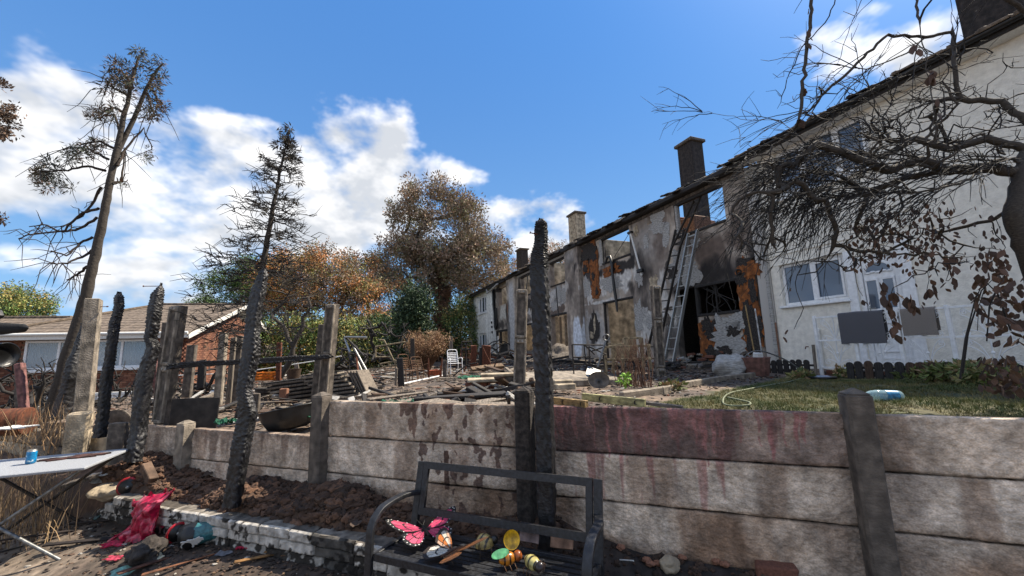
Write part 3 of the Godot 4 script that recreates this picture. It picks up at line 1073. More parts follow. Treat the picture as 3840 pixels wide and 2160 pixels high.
func wall_sheet(s: Shape, u0: float, u1: float, v0: float, v1: float, holes: Array, z0: float, th: float) -> void:
	# a wall with openings; its front is at z0. Texture coordinates run over the whole terrace
	var us := [u0, u1]
	var vs := [v0, v1]
	for h in holes:
		for k in [h[0], h[2]]:
			if k > u0 and k < u1:
				us.append(k)
		for k in [h[1], h[3]]:
			if k > v0 and k < v1:
				vs.append(k)
	us.sort()
	vs.sort()
	var solid := func(a: float, b: float) -> bool:
		if a < u0 or a > u1 or b < v0 or b > v1:
			return false
		for h in holes:
			if a > h[0] and a < h[2] and b > h[1] and b < h[3]:
				return false
		return true
	var uv := func(a: float, b: float) -> Vector2: return Vector2((a - 6.0) / 26.0, (4.5 - b) / 5.2)
	var z1 := z0 + th
	for i in us.size() - 1:
		for j in vs.size() - 1:
			var a: float = us[i]
			var b: float = us[i + 1]
			var c: float = vs[j]
			var d: float = vs[j + 1]
			if b - a < 1e-4 or d - c < 1e-4 or not solid.call((a + b) / 2, (c + d) / 2):
				continue
			s.quad(Vector3(b, c, z0), Vector3(a, c, z0), Vector3(a, d, z0), Vector3(b, d, z0), uv.call(b, c), uv.call(a, c), uv.call(a, d), uv.call(b, d))
			s.quad(Vector3(a, c, z1), Vector3(b, c, z1), Vector3(b, d, z1), Vector3(a, d, z1), uv.call(a, c), uv.call(b, c), uv.call(b, d), uv.call(a, d))
			if not solid.call(a - 1e-3, (c + d) / 2):
				s.quad(Vector3(a, c, z0), Vector3(a, c, z1), Vector3(a, d, z1), Vector3(a, d, z0), uv.call(a, c), uv.call(a + 0.2, c), uv.call(a + 0.2, d), uv.call(a, d))
			if not solid.call(b + 1e-3, (c + d) / 2):
				s.quad(Vector3(b, c, z1), Vector3(b, c, z0), Vector3(b, d, z0), Vector3(b, d, z1), uv.call(b - 0.2, c), uv.call(b, c), uv.call(b, d), uv.call(b - 0.2, d))
			if not solid.call((a + b) / 2, c - 1e-3):
				s.quad(Vector3(a, c, z0), Vector3(b, c, z0), Vector3(b, c, z1), Vector3(a, c, z1), uv.call(a, c), uv.call(b, c), uv.call(b, c + 0.2), uv.call(a, c + 0.2))
			if not solid.call((a + b) / 2, d + 1e-3):
				s.quad(Vector3(b, d, z0), Vector3(a, d, z0), Vector3(a, d, z1), Vector3(b, d, z1), uv.call(b, d), uv.call(a, d), uv.call(a, d - 0.2), uv.call(b, d - 0.2))

func facade_image() -> ImageTexture:
	# render with soot, scorch and bare patches as the fire left them
	var W := 1352
	var H := 270
	var px := PackedColorArray()
	px.resize(W * H)
	for y in H:
		for x in W:
			var u := 6.0 + 26.0 * x / W
			var v := 4.5 - 5.2 * y / H
			var n := nz.get_noise_2d(u * 45, v * 45)
			var f := nz.get_noise_2d(u * 420, v * 420)
			var st := nz.get_noise_2d(u * 320, v * 25)
			var c := Color8(176, 165, 152).lerp(Color8(128, 118, 109), clampf(0.5 + n * 1.8 + st * 0.3, 0, 1))
			if u > 24.4 + 0.4 * n:
				c = Color8(226, 227, 224).lerp(Color8(196, 196, 192), clampf(0.3 + st * 1.2 + n, 0, 1))
			c = c * (1.0 + 0.16 * f)
			px[y * W + x] = c
	# u, v, half width, half height, colour, strength, sharpness, roughness
	var soot := Color8(38, 34, 33)
	var brown := Color8(84, 70, 62)
	var pale := Color8(196, 194, 190)
	var grey_ := Color8(158, 156, 154)
	var L := [
		[7.8, 3.9, 1.2, 0.35, soot, 0.6, 1.5, 0.8], [11.5, 3.95, 1.1, 0.2, soot, 0.8, 2, 0.8], [8.5, 1.5, 0.5, 0.7, soot, 0.8, 1.6, 0.8], [15.8, 4.0, 1.2, 0.2, soot, 0.9, 2, 0.7], [19.5, 4.0, 1.0, 0.2, soot, 0.9, 2, 0.7], [10.6, 3.4, 0.18, 0.6, soot, 0.8, 2, 0.9],
		[7.3, 2.45, 1.3, 0.75, brown, 0.75, 2.0, 0.7], [7.4, 1.75, 1.5, 0.5, soot, 0.95, 1.5, 0.6], [8.4, 2.05, 0.4, 0.5, pale, 0.0, 5, 0.4], [6.2, 0.9, 0.28, 2.2, soot, 0.8, 2, 0.6],
		[9.8, 3.2, 0.9, 0.8, grey_, 0.5, 2, 0.5], [9.15, 3.3, 0.45, 0.9, brown, 0.6, 2, 0.6], [10.2, 2.3, 0.55, 0.9, soot, 0.65, 1.3, 0.7], [10.0, 1.2, 0.5, 0.7, soot, 0.55, 1.5, 0.8], [9.3, 1.2, 0.6, 0.9, pale, 0.75, 4, 0.9], [9.9, 0.7, 0.6, 0.5, pale, 0.85, 6, 0.8], [9.1, 0.1, 0.6, 0.6, soot, 0.6, 2, 0.8],
		[11.6, 2.3, 1.25, 0.42, pale, 0.9, 5, 0.8], [11.4, 2.75, 1.1, 0.22, soot, 0.9, 3, 0.8], [10.75, 1.9, 0.3, 0.35, soot, 0.7, 2, 0.8], [13.3, 2.3, 0.5, 0.6, pale, 0.85, 5, 0.9], [13.1, 3.4, 0.85, 0.8, soot, 0.85, 3, 0.7], [13.1, 0.8, 0.65, 0.8, grey_, 0.7, 4, 0.9], [13.15, 0.65, 0.32, 0.55, soot, 0.85, 4, 0.7], [12.75, -0.1, 0.5, 0.4, pale, 0.7, 4, 1.0], [12.5, 1.68, 1.2, 0.1, pale, 0.9, 5, 0.6],
		[14.4, 2.6, 0.6, 0.9, soot, 0.6, 1.0, 0.6], [14.35, 3.6, 0.35, 0.35, soot, 0.5, 1.4, 0.8], [14.4, 3.9, 0.55, 0.5, grey_, 0.6, 1.5, 0.5], [14.1, 0.4, 0.38, 0.95, Color8(206, 212, 220), 0.95, 8, 0.2], [14.75, 0.6, 0.2, 1.2, brown, 0.5, 2, 0.5],
		[15.8, 2.4, 1.0, 0.5, grey_, 0.9, 4, 0.5], [15.2, 2.6, 0.5, 0.25, pale, 0.7, 5, 0.6], [16.2, 2.2, 0.7, 0.5, pale, 0.5, 5, 0.9], [16.1, 1.75, 0.9, 0.18, brown, 0.8, 4, 0.8], [17.7, 2.0, 1.0, 2.3, grey_, 0.6, 2, 0.6], [18.6, 1.4, 0.4, 0.9, pale, 0.8, 5, 0.6],
		[19.6, 2.35, 1.0, 0.5, soot, 0.92, 2.5, 0.6], [19.3, 2.0, 0.22, 0.3, pale, 0.8, 5, 0.9], [20.1, 2.2, 0.16, 0.4, pale, 0.7, 5, 0.9], [19.6, 1.55, 1.0, 0.2, soot, 0.9, 2.5, 0.7], [20.45, 1.6, 0.3, 2.3, soot, 0.7, 2, 0.8], [21.4, 1.5, 0.6, 2.8, Color8(176, 178, 182), 0.85, 3, 0.3], [21.9, 1.7, 0.25, 2.6, soot, 0.5, 2, 0.8],
		[23.1, 2.3, 0.9, 0.45, Color8(190, 186, 178), 0.9, 3, 0.5], [22.4, 2.0, 0.28, 1.2, soot, 0.85, 3, 0.8], [22.2, 2.3, 0.22, 0.7, Color8(120, 74, 46), 0.9, 4, 0.8], [23.6, 1.5, 1.2, 0.28, soot, 0.7, 2, 0.8], [24.7, 3.2, 0.22, 1.2, soot, 0.95, 4, 0.7], [24.2, 3.9, 0.6, 0.2, soot, 0.85, 2.5, 0.7], [24.3, 1.9, 0.35, 0.15, soot, 0.6, 3, 0.9], [24.9, 0.2, 0.5, 0.5, soot, 0.35, 1.5, 1.0], [26.2, 0.4, 0.5, 0.5, soot, 0.2, 1.5, 1.0], [27.6, 1.9, 0.9, 0.9, Color8(205, 204, 198), 0.4, 2, 0.8], [23.0, 0.2, 0.7, 0.4, pale, 0.6, 4, 0.9],
	]
	for l in L:
		var x0 := clampi(int((l[0] - l[2] * 1.6 - 6.0) / 26.0 * W), 0, W)
		var x1 := clampi(int((l[0] + l[2] * 1.6 - 6.0) / 26.0 * W), 0, W)
		var y0 := clampi(int((4.5 - l[1] - l[3] * 1.6) / 5.2 * H), 0, H)
		var y1 := clampi(int((4.5 - l[1] + l[3] * 1.6) / 5.2 * H), 0, H)
		for y in range(y0, y1):
			for x in range(x0, x1):
				var u := 6.0 + 26.0 * x / W
				var v := 4.5 - 5.2 * y / H
				var du: float = (u - l[0]) / l[2]
				var dv: float = (v - l[1]) / l[3]
				var r := sqrt(du * du + dv * dv)
				var n := nz.get_noise_2d(u * 110 + l[0] * 60, v * 70) * 1.5 + 0.7 * nz.get_noise_2d(u * 420, v * 160)
				var a: float = clampf((1.0 - r + n * l[7] * 0.7) * l[6], 0, 1) * l[5]
				px[y * W + x] = px[y * W + x].lerp(l[4] * (1.0 + 0.2 * nz.get_noise_2d(u * 500, v * 500)), a)
	var data := PackedByteArray()
	data.resize(W * H * 3)
	for i in W * H:
		data[i * 3] = clampi(int(px[i].r * 255), 0, 255)
		data[i * 3 + 1] = clampi(int(px[i].g * 255), 0, 255)
		data[i * 3 + 2] = clampi(int(px[i].b * 255), 0, 255)
	var im := Image.create_from_data(W, H, false, Image.FORMAT_RGB8, data)
	im.generate_mipmaps()
	return ImageTexture.create_from_image(im)

func patch(parent: Node3D, u0: float, called: String, u: float, v: float, ru: float, rvv: float, th: float, m: Material, sd: int, rough := 0.35, z := 0.0) -> void:
	# an irregular slab of render, board or insulation on the wall; it faces out of the house
	var s := hs(u0)
	s.slab(Transform3D(Basis(Vector3.LEFT, Vector3.UP, Vector3.FORWARD), Vector3(u, v, z + 0.002)), ragged(ru, rvv, sd, rough), th)
	part(parent, called, s, m)

func window(parent: Node3D, uo: float, u0: float, u1: float, v0: float, v1: float, mull: Array, glass: Material, fm: Material, sill := true, fw := 0.06) -> void:
	var s := hs(uo)
	var z0 := 0.07
	bx(s, u0, u1, v1 - fw, v1, z0, z0 + 0.06)
	bx(s, u0, u1, v0, v0 + fw, z0, z0 + 0.06)
	bx(s, u0, u0 + fw, v0 + fw, v1 - fw, z0, z0 + 0.06)
	bx(s, u1 - fw, u1, v0 + fw, v1 - fw, z0, z0 + 0.06)
	for k in mull:
		bx(s, k - fw * 0.6, k + fw * 0.6, v0 + fw, v1 - fw, z0 + 0.004, z0 + 0.056)
	var w := part(parent, "window", s, fm)
	var es := [u0 + fw] + mull + [u1 - fw]
	for i in es.size() - 1:
		var g := hs(uo)
		bx(g, es[i] + 0.005, es[i + 1] - 0.005, v0 + fw, v1 - fw, z0 + 0.028, z0 + 0.034, 0.0)
		part(w, "pane", g, glass)
		if i % 2 == 0 and fw > 0.05:
			var q := hs(uo)         # an opening light has a frame of its own
			var a: float = es[i] + (0.0 if i == 0 else fw * 0.6)
			var b: float = es[i + 1] - (fw * 0.6 if i + 1 < es.size() - 1 else 0.0)
			bx(q, a, b, v1 - fw - 0.045, v1 - fw, z0 - 0.012, z0 + 0.02)
			bx(q, a, b, v0 + fw, v0 + fw + 0.045, z0 - 0.012, z0 + 0.02)
			bx(q, a, a + 0.045, v0 + fw + 0.045, v1 - fw - 0.045, z0 - 0.012, z0 + 0.02)
			bx(q, b - 0.045, b, v0 + fw + 0.045, v1 - fw - 0.045, z0 - 0.012, z0 + 0.02)
			part(w, "sash", q, fm)
	if sill:
		var q := hs(uo)
		bx(q, u0 - 0.05, u1 + 0.05, v0 - 0.05, v0 - 0.002, -0.07, 0.13, 0.01)
		part(w, "sill", q, fm)

func chimney(called: String, label: String, u: float, v0: float, v1: float, w: float, d: float, m: Material) -> void:
	var o := thing(called, label, "chimney", fp(u, v0, -3.5), Basis(fd, Vector3.UP, -fn))
	var s := Shape.new()
	s.box(xf(Vector3(0, (v1 - v0) / 2, 0)), Vector3(w, v1 - v0, d), 0.02, 0.006, rng)
	part(o, "stack", s, m)
	s = Shape.new()
	s.box(xf(Vector3(0, v1 - v0 + 0.06, 0)), Vector3(w + 0.16, 0.12, d + 0.16), 0.02)
	part(o, "cap", s, mats.concrete_dark)
	s = Shape.new()
	s.lathe(xf(Vector3(0, v1 - v0 + 0.115, 0)), [Vector2(0.15, 0), Vector2(0.13, 0.07), Vector2(0.09, 0.11), Vector2(0.0, 0.11)], 14)
	part(o, "chimney_pot", s, mats.concrete_dark)

func eave_tiles(parent: Node3D, uo: float, u0: float, u1: float, m: Array, gaps := 0.0, rows := 2, v := 4.36) -> void:
	# interlocking tiles along the eave, each a little out of line
	for r in rows:
		var u := u0
		while u < u1 - 0.05:
			var w := minf(0.33, u1 - u)
			if rng.randf() >= gaps:
				var s := hs(uo)
				var t := Transform3D(Basis(Vector3.RIGHT, rnd(0.34, 0.42)) * Basis(Vector3.UP, rnd(-0.04, 0.04)), Vector3(u + w / 2, v + 0.12 * r + rnd(-0.02, 0.02) * (1.0 + 6.0 * gaps), -0.20 + 0.32 * r))
				t.basis = Basis(Vector3.RIGHT, -0.38 + rnd(-0.06, 0.06) * (1.0 + 9.0 * gaps)) * Basis(Vector3(0, 0, 1), rnd(-0.03, 0.03))
				s.box(t, Vector3(w - 0.01, 0.035, 0.42), 0.008, 0.008, rng)
				s.box(t * Transform3D(Basis.IDENTITY, Vector3(w * 0.3, 0.022, 0)), Vector3(0.07, 0.03, 0.41), 0.012)
				part(parent, "roof_tile", s, m[rng.randi() % m.size()])
			u += w

func make_terrace() -> void:
	var fm := StandardMaterial3D.new()
	fm.albedo_texture = facade_image()
	fm.roughness = 0.95
	var inside: Material = mats.party
	# --- the white house on the right ---
	var o := house("white_house", "white pebble-dashed end of the terrace with a white door and windows, still standing at right", 6.0)
	var uo := 6.0
	var s := hs(uo)
	wall_sheet(s, -4.0, 5.99, -0.55, 4.3, [[4.58, 0.76, 5.8, 1.64], [3.78, -0.4, 4.42, 1.52], [3.9, 3.06, 5.6, 4.12]], 0.0, 0.24)
	part(o, "wall", s, mats.render_white)
	s = hs(uo)
	bx(s, -4.0, 5.99, -0.55, 4.3, 6.76, 7.0, 0.0)
	bx(s, 5.75, 5.99, -0.55, 4.3, 0.24, 6.76, 0.0)
	bx(s, -4.0, -3.76, -0.55, 4.3, 0.24, 6.76, 0.0)
	bx(s, -3.76, 5.75, 1.85, 2.05, 0.25, 6.76, 0.0)
	bx(s, -3.76, 5.75, 4.2, 4.3, 0.25, 6.75, 0.0)
	part(o, "inner_wall", s, mats.plaster)
	s = hs(uo)
	bx(s, 3.5, 6.0, 1.86, 1.885, -0.018, 0.0, 0.004)
	part(o, "string_course", s, mats.render_white)
	s = hs(uo)
	bx(s, 3.6, 6.0, 1.64, 1.665, -0.012, 0.0, 0.004)
	part(o, "string_course", s, mats.render_white)
	window(o, uo, 4.58, 5.8, 0.76, 1.64, [5.19], mats.darkglass, mats.upvc)
	window(o, uo, 3.9, 5.6, 3.06, 4.12, [4.45, 5.05], mats.darkglass, mats.upvc)
	for k in [[4.6, 5.78, 0.8, 1.6], [3.92, 5.58, 3.1, 4.08]]:
		s = hs(uo)                               # net curtains behind the panes
		var P := PackedVector3Array()
		for i in 2:
			for j in 60:
				P.append(Vector3(lerpf(k[0], k[1], j / 59.0), k[2] if i == 0 else k[3], 0.22 + 0.012 * sin(j * 1.7)))
		s.grid(P, 2, 60, false)
		part(o, "net_curtain", s, mats.whitepaint)
	# the door
	s = hs(uo)
	bx(s, 3.78, 3.86, -0.4, 1.52, 0.03, 0.12)
	bx(s, 4.34, 4.42, -0.4, 1.52, 0.03, 0.12)
	bx(s, 3.86, 4.34, 1.44, 1.52, 0.03, 0.12)
	bx(s, 4.42, 4.56, -0.5, 1.64, -0.03, 0.0)
	bx(s, 3.6, 3.78, -0.5, 1.64, -0.03, 0.0)
	part(o, "door_frame", s, mats.upvc)
	s = hs(uo)
	bx(s, 3.865, 4.335, -0.395, 1.435, 0.06, 0.11)
	for k in [[3.92, 4.28, -0.34, -0.3], [3.92, 4.28, 0.36, 0.4], [3.92, 3.95, -0.3, 0.36], [4.25, 4.28, -0.3, 0.36], [3.98, 4.22, -0.22, -0.19], [3.98, 4.22, 0.27, 0.3]]:
		bx(s, k[0], k[1], k[2], k[3], 0.045, 0.06, 0.004)
	for k in [4.22, 3.98]:
		bx(s, k - 0.1, k + 0.1, 0.5, 0.54, 0.04, 0.06, 0.004)
		bx(s, k - 0.1, k + 0.1, 1.04, 1.08, 0.04, 0.06, 0.004)
		bx(s, k - 0.1, k - 0.07, 0.54, 1.04, 0.04, 0.06, 0.004)
		bx(s, k + 0.07, k + 0.1, 0.54, 1.04, 0.04, 0.06, 0.004)
	var door := part(o, "door", s, mats.upvc)
	for k in [4.22, 3.98]:
		var g := hs(uo)
		bx(g, k - 0.07, k + 0.07, 0.54, 1.04, 0.05, 0.058, 0.0)
		part(door, "pane", g, mats.darkglass)
	var g := hs(uo)
	var pl := PackedVector2Array()
	for i in 17:
		pl.append(Vector2(cos(PI * i / 16) * 0.17, sin(PI * i / 16) * 0.15))
	g.slab(Transform3D(Basis(Vector3.LEFT, Vector3.UP, Vector3.FORWARD), Vector3(4.1, 1.2, 0.062)), pl, 0.012)
	part(door, "fanlight", g, mats.darkglass)
	g = hs(uo)
	var arc := PackedVector3Array()
	for i in 17:
		arc.append(Vector3(4.1 + cos(PI * i / 16) * 0.19, 1.19 + sin(PI * i / 16) * 0.17, 0.05))
	g.tube(arc, PackedFloat32Array([0.014]), 6)
	for k in 5:
		g.ball(Transform3D(Basis.IDENTITY.scaled(Vector3(0.05, 0.022, 0.02)), Vector3(3.94 + k * 0.08, 1.18 + 0.012 * (k % 2), 0.055)), 8, 6)
	part(door, "fanlight_trim", g, mats.upvc)
	g = hs(uo)
	bx(g, 4.285, 4.305, 0.42, 0.6, 0.035, 0.06)
	g.rod(Vector3(4.295, 0.55, 0.02), Vector3(4.2, 0.55, 0.02), 0.009)
	g.rod(Vector3(4.295, 0.55, 0.06), Vector3(4.295, 0.55, 0.02), 0.009)
	part(door, "door_handle", g, mats.alu)
	s = hs(uo)
	bx(s, 3.6, 4.6, -0.55, -0.42, -0.35, 0.0, 0.01)
	part(o, "doorstep", s, mats.concrete)
	# roof, fascia, gutter, pipes
	s = hs(uo)
	bx(s, -4.0, 6.4, 4.14, 4.3, -0.26, -0.235, 0.004)
	part(o, "fascia", s, mats.charwood)
	s = hs(uo)
	bx(s, -4.0, 6.4, 4.13, 4.15, -0.23, -0.005, 0.002)
	part(o, "soffit", s, mats.whitepaint)
	s = hs(uo)
	s.rod(Vector3(-4, 4.25, -0.31), Vector3(6.3, 4.25, -0.31), 0.055, 10)
	part(o, "gutter", s, mats.blackpl)
	s = hs(uo)
	var sl := Transform3D(Basis(Vector3.RIGHT, -0.4), Vector3(1.15, 5.05, 1.65))
	s.box(sl, Vector3(10.3, 0.06, 4.0), 0.01)
	s.box(Transform3D(Basis(Vector3.RIGHT, 0.4), Vector3(1.15, 5.05, 5.3)), Vector3(10.3, 0.06, 4.0), 0.01)
	part(o, "roof", s, mats.tile_dark)
	eave_tiles(o, uo, -1.0, 6.4, [mats.tile_dark, mats.tile], 0.0, 3)
	s = hs(uo)
	var pp := PackedVector3Array([Vector3(6.02, 4.2, -0.3), Vector3(6.02, 4.05, -0.2), Vector3(6.02, 3.95, -0.06), Vector3(6.03, 3.6, -0.06), Vector3(6.05, -0.4, -0.06)])
	s.tube(pp, PackedFloat32Array([0.035]), 10)
	for k in [3.2, 1.75, 0.55, -0.2]:
		s.tube(PackedVector3Array([Vector3(6.045, k, -0.06), Vector3(6.045, k + 0.07, -0.06)]), PackedFloat32Array([0.046]), 10)
	part(o, "downpipe", s, mats.bare_white)
	s = hs(uo)
	s.tube(PackedVector3Array([Vector3(5.16, -0.5, -0.05), Vector3(5.16, 0.2, -0.05), Vector3(5.16, 0.24, -0.02)]), PackedFloat32Array([0.022]), 8)
	part(o, "waste_pipe", s, mats.whitepaint)
	s = hs(uo)
	s.tube(PackedVector3Array([Vector3(5.4, -0.1, -0.03), Vector3(5.4, -0.1, -0.1), Vector3(5.4, -0.14, -0.12)]), PackedFloat32Array([0.012]), 6)
	part(o, "garden_tap", s, mats.rust)
	s = hs(uo)
	bx(s, 6.0, 6.3, -0.55, 4.1, -0.03, 0.2, 0.01)
	part(o, "pilaster", s, fm)

	# --- the burnt house next to it ---
	o = house("burnt_house", "gutted house with orange insulation showing, ladders at its wall and no roof", 13.8)
	uo = 13.8
	s = hs(uo)
	wall_sheet(s, 6.3, 13.78, -0.55, 4.12, [[6.95, 3.02, 8.62, 4.0], [10.68, 3.04, 12.38, 4.0], [10.72, -0.45, 12.46, 1.63], [8.12, -0.45, 8.9, 1.55], [6.85, 0.75, 8.13, 1.55], [9.46, 3.78, 9.78, 4.12]], 0.0, 0.22)
	part(o, "wall", s, fm)
	s = hs(uo)
	bx(s, 9.5, 9.7, -0.55, 3.9, 0.23, 6.7, 0.01)
	part(o, "party_wall", s, inside)
	s = hs(uo)
	for k in 14:
		s.box(Transform3D(Basis(Vector3.UP, rnd(-0.2, 0.2)), Vector3(9.6 + rnd(-0.03, 0.03), 3.9 + rnd(0, 0.1), 0.4 + k * 0.42)), Vector3(0.2, rnd(0.1, 0.3), 0.3), 0.02, 0.03, rng)
	part(o, "broken_bricks", s, mats.brick_b)
	s = hs(uo)
	bx(s, 13.78, 13.98, -0.55, 4.5, 0.25, 6.7, 0.01)
	part(o, "party_wall", s, inside)
	s = hs(uo)
	bx(s, 6.3, 13.78, -0.55, 3.3, 6.75, 6.95, 0.0)
	part(o, "rear_wall", s, inside)
	s = hs(uo)
	bx(s, 6.3, 9.5, 1.66, 1.9, 0.23, 6.7, 0.0)
	bx(s, 6.3, 13.7, -0.6, -0.5, 0.23, 6.7, 0.0)
	part(o, "floor_slab", s, mats.dark_inside)
	s = hs(uo)
	bx(s, 6.3, 9.5, -0.5, 1.66, 3.2, 3.35, 0.0)
	bx(s, 9.43, 9.498, -0.5, 1.66, 0.24, 3.2, 0.0)
	part(o, "inner_wall", s, mats.soot_concrete)
	s = hs(uo)
	bx(s, 8.7, 9.48, 2.0, 3.85, 0.8, 1.5, 0.02)
	part(o, "chimney_breast", s, matc("pinkplaster", c8(176, 138, 116)))
	s = hs(uo)
	bx(s, 8.2, 9.0, -0.5, 0.35, 0.9, 1.4, 0.01)
	part(o, "kitchen_cupboard", s, mats.bare_white)
	s = hs(uo)
	bx(s, 8.2, 9.02, 0.352, 0.40, 0.85, 1.45, 0.01)
	part(o, "worktop", s, mats.charwood)
	s = hs(uo)
	bx(s, 10.9, 12.6, -0.45, 0.3, 1.9, 2.4, 0.01)
	part(o, "burnt_cupboard", s, mats.matgrey)
	# charred frames of the openings
	for k in [[6.95, 3.02, 8.62, 4.0], [10.68, 3.04, 12.38, 4.0], [6.85, 0.75, 8.13, 1.55], [10.72, -0.45, 12.46, 1.63]]:
		for q in [[k[0], k[2], k[1] - 0.02, k[1] + 0.05, -0.03], [k[0], k[2], k[3] - 0.05, k[3] + 0.02, -0.02], [k[2] - 0.06, k[2] + 0.004, k[1] + 0.05, k[3] - 0.05, 0.02]]:
			s = hs(uo)
			bx(s, q[0], q[1], q[2], q[3], q[4], 0.1, 0.01)
			part(o, "burnt_frame", s, mats.charwood)
	s = hs(uo)
	bx(s, 8.5, 8.58, 3.05, 3.98, -0.02, 0.08, 0.01)
	part(o, "white_frame", s, mats.bare_white)
	s = hs(uo)
	bx(s, 12.3, 12.45, 3.0, 4.0, -0.03, 0.02, 0.01)
	part(o, "white_frame", s, mats.bare_white)
	s = hs(uo)
	bx(s, 8.08, 8.16, -0.45, 1.55, 0.0, 0.12, 0.01)
	bx(s, 7.5, 7.54, 0.8, 1.5, 0.03, 0.08, 0.01)
	for k in 7:
		s.tube(PackedVector3Array([Vector3(rnd(6.9, 8.0), 1.5, 0.05), Vector3(rnd(6.9, 8.0), rnd(1.0, 1.2), 0.1), Vector3(rnd(6.9, 8.0), 0.8, 0.02)]), PackedFloat32Array([0.012]), 5)
	part(o, "burnt_battens", s, mats.charwood)
	# what is left of the eave
	for k in [[6.4, 13.78]]:
		s = hs(uo)
		bx(s, k[0], k[1], 4.125, 4.26, -0.24, 0.1, 0.02)
		part(o, "burnt_wall_plate", s, mats.charwood)
		s = hs(uo)
		bx(s, k[0], k[1], 4.03, 4.12, -0.03, -0.004, 0.01)
		part(o, "scorched_fascia", s, mats.concrete_dark)
	eave_tiles(o, uo, 6.4, 13.78, [mats.tile_dark, mats.charwood], 0.3, 3, 4.30)
	s = hs(uo)
	for k in 9:
		var u := 6.7 + 0.28 * k
		s.bar(Vector3(u, 3.6 + rnd(-0.1, 0.1), 1.6 + rnd(0, 0.6)), Vector3(u + rnd(-0.5, 0.5), 3.75 + rnd(0, 0.15), 3.4), 0.06, 0.1)
	part(o, "burnt_rafters", s, mats.charwood)
	# insulation and render patches
	patch(o, uo, "insulation", 13.45, 3.45, 0.22, 0.55, 0.03, mats.insul, 1, 0.3)
	patch(o, uo, "insulation", 12.85, 3.15, 0.27, 0.85, 0.035, mats.insul, 2, 0.25)
	patch(o, uo, "insulation", 12.85, 2.15, 0.3, 0.25, 0.03, mats.insul, 3, 0.3)
	patch(o, uo, "insulation", 11.8, 2.72, 0.55, 0.17, 0.03, mats.insul, 4, 0.35)
	patch(o, uo, "insulation", 6.56, 0.9, 0.25, 1.0, 0.04, mats.insul, 5, 0.2)
	patch(o, uo, "insulation", 6.5, 1.72, 0.3, 0.2, 0.05, mats.insul, 6, 0.3)
	patch(o, uo, "insulation", 7.85, 0.1, 0.28, 0.52, 0.035, mats.insul, 7, 0.2)
	patch(o, uo, "insulation", 6.85, -0.12, 0.2, 0.2, 0.03, mats.insul, 8, 0.4)
	patch(o, uo, "render_patch", 7.25, 0.12, 0.42, 0.5, 0.045, mats.bare_white, 9, 0.45)
	patch(o, uo, "render_patch", 7.0, 0.5, 0.35, 0.2, 0.045, mats.bare_white, 10, 0.4)
	patch(o, uo, "render_patch", 8.45, 2.15, 0.55, 0.5, 0.012, mats.bare_white, 11, 0.35)
	patch(o, uo, "render_patch", 9.3, 3.75, 0.3, 0.33, 0.014, mats.bare_white, 12, 0.4)
	patch(o, uo, "render_patch", 9.0, 3.3, 0.16, 0.35, 0.014, mats.bare_white, 13, 0.3)
	patch(o, uo, "render_patch", 10.5, 0.95, 0.22, 0.42, 0.014, mats.bare_white, 14, 0.45)
	patch(o, uo, "render_patch", 9.9, 0.75, 0.35, 0.3, 0.012, mats.bare_white, 17, 0.5)
	patch(o, uo, "render_patch", 11.9, 2.28, 0.55, 0.28, 0.012, mats.bare_white, 15, 0.4)
	patch(o, uo, "render_patch", 13.5, 2.35, 0.22, 0.42, 0.012, mats.bare_white, 16, 0.4)
	patch(o, uo, "soot_patch", 13.1, 0.75, 0.3, 0.5, 0.012, mats.soot_concrete, 18, 0.4)
	patch(o, uo, "soot_patch", 13.2, 3.75, 0.5, 0.3, 0.045, mats.soot_concrete, 19, 0.4)
	patch(o, uo, "soot_patch", 6.6, 0.35, 0.2, 0.5, 0.05, mats.soot_concrete, 20, 0.5)
	patch(o, uo, "soot_patch", 7.75, 0.35, 0.2, 0.25, 0.042, mats.soot_concrete, 24, 0.5)
	for k in [[6.7, 1.5, 0.12, 0.14], [6.45, 1.2, 0.1, 0.2], [6.62, 0.75, 0.14, 0.18], [6.4, 0.3, 0.1, 0.22], [6.6, 1.9, 0.2, 0.08], [7.85, 0.45, 0.14, 0.12], [7.75, -0.2, 0.16, 0.14], [12.8, 3.5, 0.14, 0.2], [12.95, 2.7, 0.1, 0.16], [13.5, 3.1, 0.14, 0.14], [11.7, 2.72, 0.16, 0.08], [7.1, 0.3, 0.14, 0.1], [7.4, -0.15, 0.2, 0.1], [12.75, 2.1, 0.08, 0.12]]:
		patch(o, uo, "soot_patch", k[0], k[1], k[2], k[3], 0.052, mats.soot_concrete if k[0] < 12.0 else mats.charwood, int(k[0] * 40 + k[1] * 90), 0.5)
	for i in 44:
		var pu := rnd(6.6, 13.6)
		var pv := rnd(-0.2, 3.9)
		if pu > 6.8 and pu < 9.0 and pv < 1.7 or pu > 10.4 and pu < 12.7 and (pv < 1.8 or pv > 2.8) or pu < 8.8 and pv > 2.8:
			continue
		patch(o, uo, "render_patch", pu, pv, rnd(0.05, 0.22), rnd(0.05, 0.3), rnd(0.008, 0.02), [mats.bare_white, mats.soot_concrete, mats.plaster, mats.concrete_dark][i % 4], 50 + i, 0.4)
	s = hs(uo)
	s.lathe(Transform3D(Basis(Vector3.RIGHT, -PI / 2), Vector3(6.72, 1.68, -0.03)), [Vector2(0.05, -0.06), Vector2(0.07, -0.06), Vector2(0.07, 0.05), Vector2(0.05, 0.05), Vector2(0.05, -0.06)], 14)
	part(o, "flue", s, mats.burntmetal)
	# melted gutters and pipes hanging down the front
	s = hs(uo)
	var mp := PackedVector3Array()
